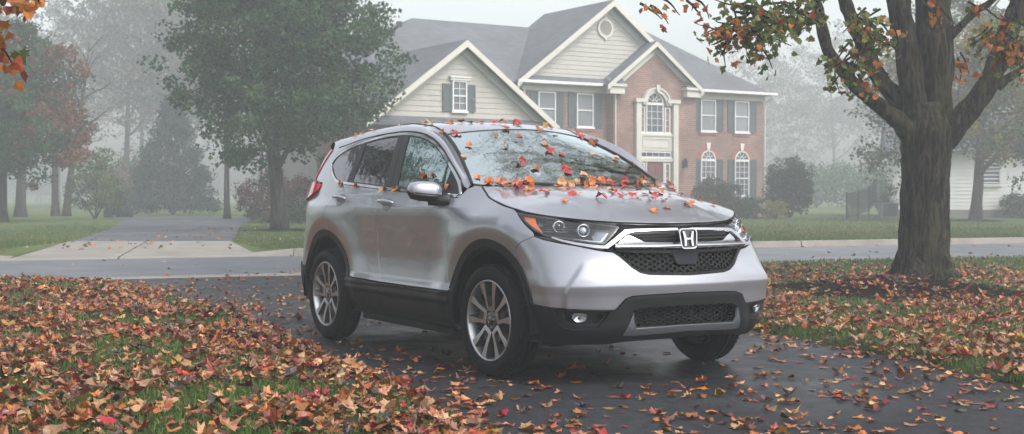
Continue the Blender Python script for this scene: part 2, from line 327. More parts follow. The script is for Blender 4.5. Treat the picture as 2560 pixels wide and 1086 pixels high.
def shingle_mat():
    m = bpy.data.materials.new('shingles'); m.use_nodes = True; t = m.node_tree; b = t.nodes['Principled BSDF']; L = t.links
    tc = t.nodes.new('ShaderNodeTexCoord'); sp = t.nodes.new('ShaderNodeSeparateXYZ'); L.new(tc.outputs['Object'], sp.inputs[0])
    ad = t.nodes.new('ShaderNodeMath'); ad.operation = 'ADD'; L.new(sp.outputs[0], ad.inputs[0]); L.new(sp.outputs[1], ad.inputs[1])
    cb = t.nodes.new('ShaderNodeCombineXYZ'); L.new(ad.outputs[0], cb.inputs[0]); L.new(sp.outputs[2], cb.inputs[1])
    br = t.nodes.new('ShaderNodeTexBrick'); br.inputs['Scale'].default_value = 1; br.inputs['Brick Width'].default_value = .33; br.inputs['Row Height'].default_value = .085
    br.inputs['Mortar Size'].default_value = .008; br.inputs['Color1'].default_value = (.072, .078, .090, 1); br.inputs['Color2'].default_value = (.105, .112, .125, 1); br.inputs['Mortar'].default_value = (.06, .065, .07, 1)
    L.new(cb.outputs[0], br.inputs['Vector'])
    n = t.nodes.new('ShaderNodeTexNoise'); n.inputs['Scale'].default_value = .8; n.inputs['Detail'].default_value = 7; L.new(tc.outputs['Object'], n.inputs['Vector'])
    mr = t.nodes.new('ShaderNodeMapRange'); mr.inputs[1].default_value = .3; mr.inputs[2].default_value = .7; mr.inputs[3].default_value = .8; mr.inputs[4].default_value = 1.2; L.new(n.outputs['Fac'], mr.inputs[0])
    mx = t.nodes.new('ShaderNodeVectorMath'); mx.operation = 'SCALE'; L.new(br.outputs['Color'], mx.inputs[0]); L.new(mr.outputs[0], mx.inputs['Scale']); L.new(mx.outputs[0], b.inputs['Base Color']); _in(b, 'Roughness', .85); return m
M['shingle'] = shingle_mat()
M['siding'] = mat('beige_siding', (.36, .35, .32), .7, noise=(2, .06, 4))
M['cream'] = mat('cream_trim', (.48, .465, .42), .6, noise=(3, .05, 4))
M['white'] = mat('white_trim', (.60, .60, .59), .5)
M['shutter'] = mat('shutter_paint', (.060, .075, .082), .5, noise=(4, .12, 3))
M['pane'] = mat('house_glass', (.09, .105, .125), .12, spec=.8, noise=(.8, .3, 3))
M['blind'] = mat('house_glass_with_blind', (.17, .185, .20), .15, spec=.8, noise=(.9, .15, 3))
M['door'] = mat('maroon_door', (.13, .035, .035), .4)
M['lantern'] = mat('dark_bronze', (.03, .03, .03), .4, metal=.6)
M['wreath'] = mat('wreath_green', (.05, .09, .05), .9, noise=(20, .5, 3))

HA = R(32); HU = RT*math.cos(HA)+DH*math.sin(HA); HN = RT*math.sin(HA)-DH*math.cos(HA); HO = W(12.5, 64)
def house_empty(name, loc, U, label, cat):
    o = empty(name, loc, label, cat); o.rotation_euler = (0, 0, math.atan2(U[1], U[0])); o['_local'] = True; return o
class HB(MB):
    def b(s, u0, u1, n0, n1, z0, z1): s.box((u0, -n1, z0), (u1-u0, 0, 0), (0, n1-n0, 0), (0, 0, z1-z0)); return s
    def p(s, pts, n0, n1):
        """polygon in (u, z) extruded from n0 out to n1"""
        s.prism([(u, -n0, z) for u, z in pts], (0, -(n1-n0), 0)); return s
def window(H, u0, u1, z0, z1, n, cols=2, rows=(2, 2), glass='pane', arch=False, muntins=True, double=True):
    f = HB(); w = .055; zt = z1-(u1-u0)/2 if arch else z1
    f.b(u0, u0+w, n-.02, n+.035, z0, zt); f.b(u1-w, u1, n-.02, n+.035, z0, zt); f.b(u0-.04, u1+.04, n-.02, n+.07, z0-.07, z0)
    if arch:
        r = (u1-u0)/2; cu = (u0+u1)/2; k = 18
        for i in range(k):
            a, b_ = math.pi*i/k, math.pi*(i+1)/k
            f.p([(cu+r*math.cos(a), zt+r*math.sin(a)), (cu+r*math.cos(b_), zt+r*math.sin(b_)), (cu+(r-w)*math.cos(b_), zt+(r-w)*math.sin(b_)), (cu+(r-w)*math.cos(a), zt+(r-w)*math.sin(a))], n-.02, n+.035)
        f.b(u0+w, u1-w, n-.02, n+.03, zt-.06, zt+.05)
        for a in (36, 72, 108, 144):
            c, s_ = math.cos(R(a)), math.sin(R(a)); q = .012
            f.p([(cu+.12*c-q*s_, zt+.12*s_+q*c+.05), (cu+.12*c+q*s_, zt+.12*s_-q*c+.05), (cu+(r-w)*c+q*s_, zt+(r-w)*s_-q*c), (cu+(r-w)*c-q*s_, zt+(r-w)*s_+q*c)], n-.01, n+.012)
        for i in range(8):
            a, b_ = math.pi*i/8, math.pi*(i+1)/8
            f.p([(cu+.13*math.cos(a), zt+.05+.13*math.sin(a)), (cu+.13*math.cos(b_), zt+.05+.13*math.sin(b_)), (cu+.105*math.cos(b_), zt+.05+.105*math.sin(b_)), (cu+.105*math.cos(a), zt+.05+.105*math.sin(a))], n-.01, n+.012)
    else: f.b(u0+w, u1-w, n-.02, n+.035, z1-w, z1)
    zc = (z0+zt)/2
    if double: f.b(u0+w, u1-w, n-.02, n+.028, zc-.025, zc+.025)
    f.b(u0+w, u1-w, n-.02, n+.03, z0, z0+.05)
    if muntins:
        for i in range(1, cols): u = u0+(u1-u0)*i/cols; f.b(u-.011, u+.011, n-.015, n+.015, z0+.05, zt-.05)
        spans = ((z0+.05, zc-.025), (zc+.025, zt-.05)) if double else ((z0+.05, zt-.05),)
        for (a, b_), k in zip(spans, rows):
            for i in range(1, k): z = a+(b_-a)*i/k; f.b(u0+w, u1-w, n-.017, n+.013, z-.011, z+.011)
    fo = f.build('window', M['white'], H)
    g = HB()
    if arch:
        r = (u1-u0)/2-.01; cu = (u0+u1)/2; g.p([(u0+.01, z0+.01), (u1-.01, z0+.01)]+[(cu+r*math.cos(math.pi*i/16), zt+r*math.sin(math.pi*i/16)) for i in range(17)], n-.06, n-.018)
    else: g.b(u0+.01, u1-.01, n-.06, n-.022, z0+.01, z1-.01)
    po = g.build('glass_pane', M[glass]); po.parent = fo
def shutter(H, u0, u1, z0, z1, n):
    s = HB(); s.b(u0, u1, n, n+.03, z0, z1); w = .07; zm = z0+(z1-z0)*.47
    for a, b_ in ((z0, z0+w*1.4), (zm-.04, zm+.04), (z1-w, z1)): s.b(u0+w, u1-w, n+.03, n+.05, a, b_)
    s.b(u0, u0+w, n+.03, n+.05, z0, z1); s.b(u1-w, u1, n+.03, n+.05, z0, z1)
    for a, b_ in ((z0+w*1.4, zm-.04), (zm+.04, z1-w)):
        k = max(3, int((b_-a)/.07))
        for i in range(k): zz = a+(b_-a)*(i+.2)/k; s.b(u0+w, u1-w, n+.03, n+.04, zz, zz+(b_-a)/k*.55)
    s.build('shutter', M['shutter'], H)
def lap_siding(H, name, fn, z0, z1, n, step=.2, m='siding'):
    """overlapping boards; fn(z) gives the left and right ends at height z"""
    s = HB(); z = z0
    while z < z1-.01:
        t = min(z+step, z1); a0, b0 = fn(z); a1, b1 = fn(t)
        if b0-a0 > .02:
            V = [(a0, -n-.024, z), (b0, -n-.024, z), (b1, -n-.004, t), (a1, -n-.004, t), (a0, -n, z), (b0, -n, z)]
            s.add(V, [(0, 1, 2, 3), (4, 5, 1, 0)])
        z = t
    s.build(name, M[m], H)
def gable_roof(H, up, zp, half, slope, nf, nb, th=.09, name='roof', m='shingle'):
    """two sloping slabs; nf front, nb back"""
    s = HB()
    for sg in (-1, 1):
        a = (up, zp); b = (up+sg*half, zp-slope*half)
        pts = [a, b, (b[0], b[1]-th), (a[0], a[1]-th)]
        if sg > 0: pts = pts[::-1]
        s.p(pts, nb, nf)
    return s.build(name, M[m], H)
def rake(H, up, zp, half, slope, n0, n1, w=.24, m='cream'):
    s = HB()
    for sg in (-1, 1):
        a = (up, zp-.03); b = (up+sg*half, zp-.03-slope*half); pts = [a, b, (b[0], b[1]-w), (a[0], a[1]-w)]
        if sg > 0: pts = pts[::-1]
        s.p(pts, n0, n1)
    return s.build('rake_board', M[m], H)
H = house_empty('brick_house', HO, HU, 'two storey red brick house with beige siding gables, grey roof and dark shutters', 'house')
# walls
w = HB(); w.b(-14.15, -.46, -9, 0, -.1, 5.80); w.build('brick_wall', M['brick'], H)
cb = HB(); cb.p([(-9.78, -.1), (-5.07, -.1), (-5.07, 5.98), (-7.43, 7.78), (-9.78, 5.98)], 0.003, .5); cb.build('entrance_bay', M['brick'], H)
w = HB(); w.b(-22.0, -14.155, -9, -.3, -.1, 5.6); w.build('side_wall', M['siding'], H)
# main hip roofs
def hip(ul, ur, nf, nb, ze, rl, rr, nr, zr, name='roof'):
    s = HB(); V = [(ul, -nf, ze), (ur, -nf, ze), (ur, -nb, ze), (ul, -nb, ze), (rl, -nr, zr), (rr, -nr, zr)]
    s.add(V, [(0, 1, 5, 4), (1, 2, 5), (2, 3, 4, 5), (3, 0, 4), (3, 2, 1, 0)]); return s.build(name, M['shingle'], H)
hip(-23.0, -3.0, .37, -10, 5.93, -16.9, -8.0, -5, 9.08)
hip(-14.4, -.02, .38, -10, 5.96, -9.7, -4.4, -5, 9.56)
# large siding gable over the left windows
def tri(up, zp, sl, lo=None):
    def f(z):
        h = (zp-z)/sl; return up-h, up+h
    return f
lap_siding(H, 'gable_siding', tri(-9.68, 9.42, .752), 6.25, 9.40, -.02)
gable_roof(H, -9.68, 9.80, 5.06, .752, .42, -5.2)
rake(H, -9.68, 9.80, 5.06, .752, .42, .47, .26)
rake(H, -9.68, 9.60, 4.75, .752, .005, .06, .30)
# oval louvred vent
v = HB(); cu, cz = -9.87, 8.56; k = 24
for i in range(k):
    a, b_ = 2*math.pi*i/k, 2*math.pi*(i+1)/k
    v.p([(cu+.43*math.cos(a), cz+.43*math.sin(a)), (cu+.43*math.cos(b_), cz+.43*math.sin(b_)), (cu+.32*math.cos(b_), cz+.32*math.sin(b_)), (cu+.32*math.cos(a), cz+.32*math.sin(a))], .0, .07)
for i in range(9):
    z = cz-.28+i*.07; h = math.sqrt(max(0, .33**2-(z-cz)**2)); v.add([(cu-h, -.02, z+.055), (cu+h, -.02, z+.055), (cu+h, -.055, z), (cu-h, -.055, z)], [(3, 2, 1, 0), (0, 1, 2, 3)])
v.p([(cu-.07, cz-.40), (cu+.07, cz-.40), (cu+.05, cz-.52), (cu-.05, cz-.52)], .0, .075)
v.p([(cu-.07, cz+.52), (cu+.07, cz+.52), (cu+.07, cz+.40), (cu-.07, cz+.40)][::-1], .0, .075)
v.build('gable_vent', M['cream'], H)
# pent roof strip, gutters and friezes
p = HB(); p.add([(-14.3, -.03, 6.30), (-9.2, -.03, 6.30), (-9.2, -.40, 6.07), (-14.6, -.40, 6.07)], [(0, 3, 2, 1)]); p.build('pent_roof', M['shingle'], H)
g = HB()
for a, b_ in ((-14.7, -10.15), (-4.95, .03)):
    g = HB(); g.b(a, b_, .385, .50, 5.94, 6.06); g.build('gutter', M['white'], H)
g = HB()
for a, b_ in ((-14.25, -9.79), (-5.06, -.40)): g = HB(); g.b(a, b_, .003, .06, 5.66, 5.90); g.b(a, b_, .003, .38, 5.90, 5.94); g.build('frieze', M['cream'], H)
g = HB(); g.b(-14.2, -14.1, .003, .05, -.05, 5.655); g.build('corner_board', M['cream'], H)
# entrance bay gable
gable_roof(H, -7.62, 8.06, 2.72, .755, .86, -3.2, .08)
rake(H, -7.62, 8.06, 2.72, .755, .86, .90, .22)
rake(H, -7.46, 7.80, 1.95, .755, .503, .58, .24)
rt = HB()
for a, b_ in ((-10.25, -9.30), (-5.90, -4.95)):
    rt = HB(); rt.b(a, b_, .503, .88, 5.93, 6.05); rt.b(a+.08, b_-.06, .503, .80, 5.62, 5.92); rt.build('cornice_return', M['cream'], H)
rt = HB()
for a, b_ in ((-10.2, -9.32), (-5.88, -5.0)): rt = HB(); rt.add([(a, -.505, 6.36), (b_, -.505, 6.36), (b_, -.87, 6.055), (a, -.87, 6.055)], [(0, 3, 2, 1)]); rt.build('cornice_roof', M['shingle'], H)
# tall entrance surround
s = HB()
s.b(-8.61, -8.33, .503, .68, .0, 5.30); s.b(-6.50, -6.22, .503, .68, 0, 5.30)
s.b(-8.68, -8.02, .503, .74, 5.30, 5.47); s.b(-6.88, -6.15, .503, .74, 5.30, 5.47)
cu, cz, k = -7.46, 5.20, 20
for i in range(k):
    a, b_ = math.pi*i/k, math.pi*(i+1)/k; ro, ri = .80, .56
    s.p([(cu+ro*math.cos(a), cz+ro*math.sin(a)), (cu+ro*math.cos(b_), cz+ro*math.sin(b_)), (cu+ri*math.cos(b_), cz+ri*math.sin(b_)), (cu+ri*math.cos(a), cz+ri*math.sin(a))], .503, .66)
    s.p([(cu+ro*math.cos(a), cz+ro*math.sin(a)), (cu+ro*math.cos(b_), cz+ro*math.sin(b_)), (cu+(ro-.08)*math.cos(b_), cz+(ro-.08)*math.sin(b_)), (cu+(ro-.08)*math.cos(a), cz+(ro-.08)*math.sin(a))], .662, .72)
s.p([(cu-.07, 5.80), (cu+.07, 5.80), (cu+.11, 6.10), (cu-.11, 6.10)], .665, .78)
s.b(-8.325, -6.505, .503, .56, 3.15, 3.92); s.b(-8.325, -6.505, .56, .60, 3.80, 3.90); s.b(-8.2, -6.63, .562, .585, 3.28, 3.36); s.b(-8.2, -6.63, .562, .585, 3.66, 3.74)
s.b(-8.2, -8.12, .562, .585, 3.37, 3.65); s.b(-6.71, -6.63, .562, .585, 3.37, 3.65)
s.b(-8.325, -6.505, .503, .60, 2.66, 2.80); s.b(-8.02, -7.95, .503, .58, 0, 2.65); s.b(-7.02, -6.95, .503, .58, 0, 2.65)
s.build('entrance_surround', M['cream'], H)
window(H, -7.98, -6.99, 3.95, 5.76, .52, cols=3, rows=(4,), arch=True, double=False)
window(H, -8.31, -8.05, 3.95, 5.12, .52, cols=1, rows=(4,), double=False); window(H, -6.92, -6.60, 3.95, 5.12, .52, cols=1, rows=(4,), double=False)
window(H, -8.30, -6.55, 2.83, 3.12, .53, cols=5, rows=(1,), double=False)
window(H, -8.28, -8.06, .9, 2.6, .52, cols=1, rows=(5,), double=False); window(H, -6.91, -6.60, .9, 2.6, .52, cols=1, rows=(5,), double=False)
d = HB(); d.b(-7.945, -7.025, .503, .53, .1, 2.62)
for a, b_ in ((-7.85, -7.53), (-7.44, -7.12)):
    for z0, z1 in ((.3, 1.0), (1.12, 1.95), (2.05, 2.45)): d.b(a, b_, .53, .545, z0, z1)
do = d.build('front_door', M['door'], H)
wr = MB(); wr.tube([(-7.48+.20*math.cos(2*math.pi*i/16), -.60, 1.75+.20*math.sin(2*math.pi*i/16)) for i in range(17)], .07, 8); x = wr.build('wreath', M['wreath'], None, True); x.parent = do
for lu in (-5.78, -9.15):
    l = HB(); l.b(lu-.03, lu+.03, .5, .62, 2.68, 2.74); l.b(lu-.08, lu+.08, .54, .70, 2.40, 2.70); l.b(lu-.05, lu+.05, .57, .67, 2.70, 2.84); l.b(lu-.11, lu+.11, .51, .73, 2.695, 2.72); l.build('lantern', M['lantern'], H)
# windows of the main floors
def shut_pair(a0, a1, b0, b1, z0, z1, n=.003):
    shutter(H, a0, a1, z0, z1, n); shutter(H, b0, b1, z0, z1, n)
for u0, u1, sl_, sr in ((-13.43, -12.53, -13.84, -12.10), (-11.42, -10.52, -11.86, -10.05), (-4.38, -3.47, -4.84, -2.99), (-2.30, -1.40, -2.72, -.92)):
    window(H, u0, u1, 4.14, 5.62, .03, cols=1, rows=(1, 1), glass='blind', muntins=False); shut_pair(sl_, u0-.03, u1+.03, sr, 4.13, 5.64)
    q = HB(); q.b(u0-.08, u1+.08, .003, .06, 3.98, 4.07); q.build('brick_sill', M['soldier'], H)
for u0, u1, sl_, sr in ((-4.37, -3.47, -4.80, -3.02), (-2.28, -1.38, -2.70, -.90)):
    window(H, u0, u1, 1.1, 3.25, .03, cols=3, rows=(3, 3), arch=True); shut_pair(sl_, u0-.03, u1+.03, sr, 1.08, 2.83)
    q = HB(); cu = (u0+u1)/2; zt = 3.25-(u1-u0)/2
    for i in range(22):
        a, b_ = math.pi*(i+.08)/22, math.pi*(i+.92)/22; r0, r1 = .47, .68
        q.p([(cu+r1*math.cos(a), zt+r1*math.sin(a)), (cu+r1*math.cos(b_), zt+r1*math.sin(b_)), (cu+r0*math.cos(b_), zt+r0*math.sin(b_)), (cu+r0*math.cos(a), zt+r0*math.sin(a))], .002, .022)
    q.build('brick_arch', M['soldier'], H); q = HB(); q.b(u0-.08, u1+.08, .003, .06, .93, 1.02); q.build('brick_sill', M['soldier'], H)
    q = HB(); q.p([(cu-.07, 3.28), (cu+.07, 3.28), (cu+.13, 3.60), (cu-.13, 3.60)], .003, .07); q.build('keystone', M['white'], H)
for u0, u1 in ((-13.43, -12.53), (-11.42, -10.52)):
    window(H, u0, u1, 1.1, 2.8, .03, cols=3, rows=(3, 3))
# downpipes
dp = MB(); dp.tube([(-.2, -.40, 5.93), (-.22, -.40, 5.80), (-.36, -.10, 5.62), (-.40, -.06, 5.3), (-.40, -.06, 0)], .045, 8); dp.build('downpipe', M['cream'], H); dp = MB(); dp.tube([(-9.70, -.56, 5.6), (-9.70, -.56, 0.)], .04, 8)
dp.build('downpipe', M['cream'], H)
# garage wing
gw = HB(); gw.b(-23.6, -16.5, -.2, 4.9, -.1, 3.75); gw.build('garage_wall', M['brick'], H)
gs = HB(); gs.p([(-23.9, 3.95), (-16.25, 3.95), (-20.08, 6.62)], 4.6, 4.96); gs.build('gable_backing', M['cream'], H)
lap_siding(H, 'garage_gable_siding', tri(-20.08, 6.56, .752), 4.02, 6.50, 4.97)
gable_roof(H, -20.08, 6.90, 4.1, .752, 5.42, -3.5)
rake(H, -20.08, 6.90, 4.1, .752, 5.42, 5.47, .25)
rake(H, -20.08, 6.72, 3.75, .752, 5.0, 5.06, .28)
window(H, -20.49, -19.86, 4.27, 5.40, 5.03, cols=2, rows=(2, 2), glass='pane'); shut_pair(-20.89, -20.52, -19.83, -19.49, 4.26, 5.27, 5.0)
q = HB(); q.b(-20.58, -19.77, 5.0, 5.10, 5.41, 5.50); q.b(-20.62, -19.73, 5.0, 5.14, 5.50, 5.55); q.build('window_head', M['white'], H)
p = HB(); p.add([(-23.9, -4.98, 4.02), (-16.2, -4.98, 4.02), (-16.2, -5.45, 3.78), (-23.9, -5.45, 3.78)], [(0, 3, 2, 1)]); p.b(-24, -16.1, 5.0, 5.46, 3.66, 3.775); p.build('garage_pent_roof', M['shingle'], H)
for a in (-22.9, -19.7):
    d = HB(); d.b(a, a+2.6, 4.9, 4.94, 0, 2.3)
    for i in range(4): d.b(a+.08, a+2.52, 4.94, 4.96, .06+i*.56, .56+i*.56)
    d.build('garage_door', M['white'], H)
q = HB(); q.b(-18.1, -17.9, -4.2, -4.0, 8.0, 8.75); q.build('roof_vent_pipe', M['lantern'], H); q = HB(); q.b(-19.0, -18.85, -4.2, -4.0, 7.6, 8.45); q.build('roof_vent_pipe', M['lantern'], H)

# neighbour's house on the right: white lap siding
NO = W(17.5, 60.5); 
M['whitesiding'] = mat('white_siding', (.72, .73, .73), .6, noise=(1.4, .05, 4))
H2 = house_empty('white_house', NO, RT*math.cos(R(-14))+DH*math.sin(R(-14)), 'white lap siding house standing behind the far tree on the right', 'house')
gw = HB(); gw.b(0, 12, -9, -.03, .2, 2.95+.3); gw.build('wall', M['whitesiding'], H2)
lap_siding(H2, 'siding', lambda z: (0, 12), .5, 3.2, 0, .17, 'whitesiding')
gw = HB(); gw.b(-.03, 12.03, -.02, .045, .0, .48); gw.build('foundation', M['concrete'], H2)
gw = HB(); gw.b(-.05, .14, 0, .05, .48, 3.2); gw.build('corner_board', M['white'], H2)
window(H2, .9, 1.75, 1.6, 2.9, .04, cols=1, rows=(1, 1), glass='pane', muntins=False)
window(H2, 3.75, 4.6, 1.6, 2.9, .04, cols=1, rows=(1, 1), glass='pane', muntins=False)
s = HB(); s.add([(-.4, .4+(-.9), 3.15), (12.4, -.5, 3.15), (12.4, 4.5, 4.9), (-.4, 4.5, 4.9), (-.4, 9.5, 3.15), (12.4, 9.5, 3.15)], [(0, 1, 2, 3), (3, 2, 5, 4), (0, 3, 4), (1, 5, 2), (0, 4, 5, 1)]); s.build('roof', M['shingle'], H2)
# a pale building glimpsed at the far left
H3 = house_empty('pale_blue_house', W(-24.7, 54), RT, 'pale house with a brick base glimpsed at the left edge behind the maple', 'house')
M['bluesiding'] = mat('blue_siding', (.42, .50, .56), .6)
lap_siding(H3, 'siding', lambda z: (-3, 1.5), .8, 3.2, 0, .17, 'bluesiding')
gw = HB(); gw.b(-3.0, 1.5, -6, -.03, .1, 3.2); gw.build('wall', M['bluesiding'], H3)
gw = HB(); gw.b(-3.04, 1.54, -.02, .05, .1, .79); gw.build('brick_base', M['brick'], H3)
window(H3, -.2, .7, 1.3, 2.7, .04, cols=2, rows=(2, 2))
s = HB(); s.add([(-3.4, -.5, 3.2), (1.9, -.5, 3.2), (1.9, 3, 4.9), (-3.4, 3, 4.9), (1.9, 6.5, 3.2), (-3.4, 6.5, 3.2)], [(0, 1, 2, 3), (3, 2, 4, 5), (0, 3, 5), (1, 4, 2), (0, 5, 4, 1)]); s.build('roof', M['shingle'], H3)
# air conditioner, yard fence
ac = empty('air_conditioner', W(16.3, 57.0, FZ), 'grey air conditioner unit standing left of the white house', 'air conditioner')
b_ = MB(); b_.box(W(16.0, 57, .2), RT*.68, DH*.7, np.array([0, 0, .62])); b_.build('housing', mat('ac_grey', (.20, .22, .25), .5, noise=(6, .1, 3)), ac)
b_ = MB()
for i in range(11): b_.box(W(16.05+i*.056, 56.975, .24), RT*.02, DH*.02, np.array([0, 0, .54]))
b_.build('louvre_grille', M['lantern'], ac)
b_ = MB(); b_.box(W(15.95, 56.95, FZ), RT*.78, DH*.8, np.array([0, 0, .07])); b_.build('base_pad', M['concrete'], ac)
fe = empty('yard_fence', W(12.6, 56, FZ), 'dark thin picket fence climbing the slope beside the white house', 'fence')
mfe = mat('fence_iron', (.035, .035, .04), .5)
FP = [(13.95, 55.0, .13), (15.0, 57.2, .25), (16.0, 59.2, .40), (16.9, 61.3, .75), (18.0, 62.0, .80)]
for i, (a, b_, z) in enumerate(FP):
    q = MB(); q.box(W(a-.03, b_, z-.2), RT*.06, DH*.06, np.array([0, 0, 1.35])); q.build('post', mfe, fe)
for p0, p1 in zip(FP, FP[1:]):
    q = MB(); A = W(p0[0], p0[1], p0[2]); B = W(p1[0], p1[1], p1[2])
    for h in (.12, 1.05): q.tube([A+[0, 0, h], B+[0, 0, h]], .018, 6)
    n_ = int(np.linalg.norm(B-A)/.13)
    for i in range(1, n_): c = A+(B-A)*i/n_; q.tube([c+[0, 0, .05], c+[0, 0, 1.08]], .009, 4)
    q.build('picket_panel', mfe, fe)
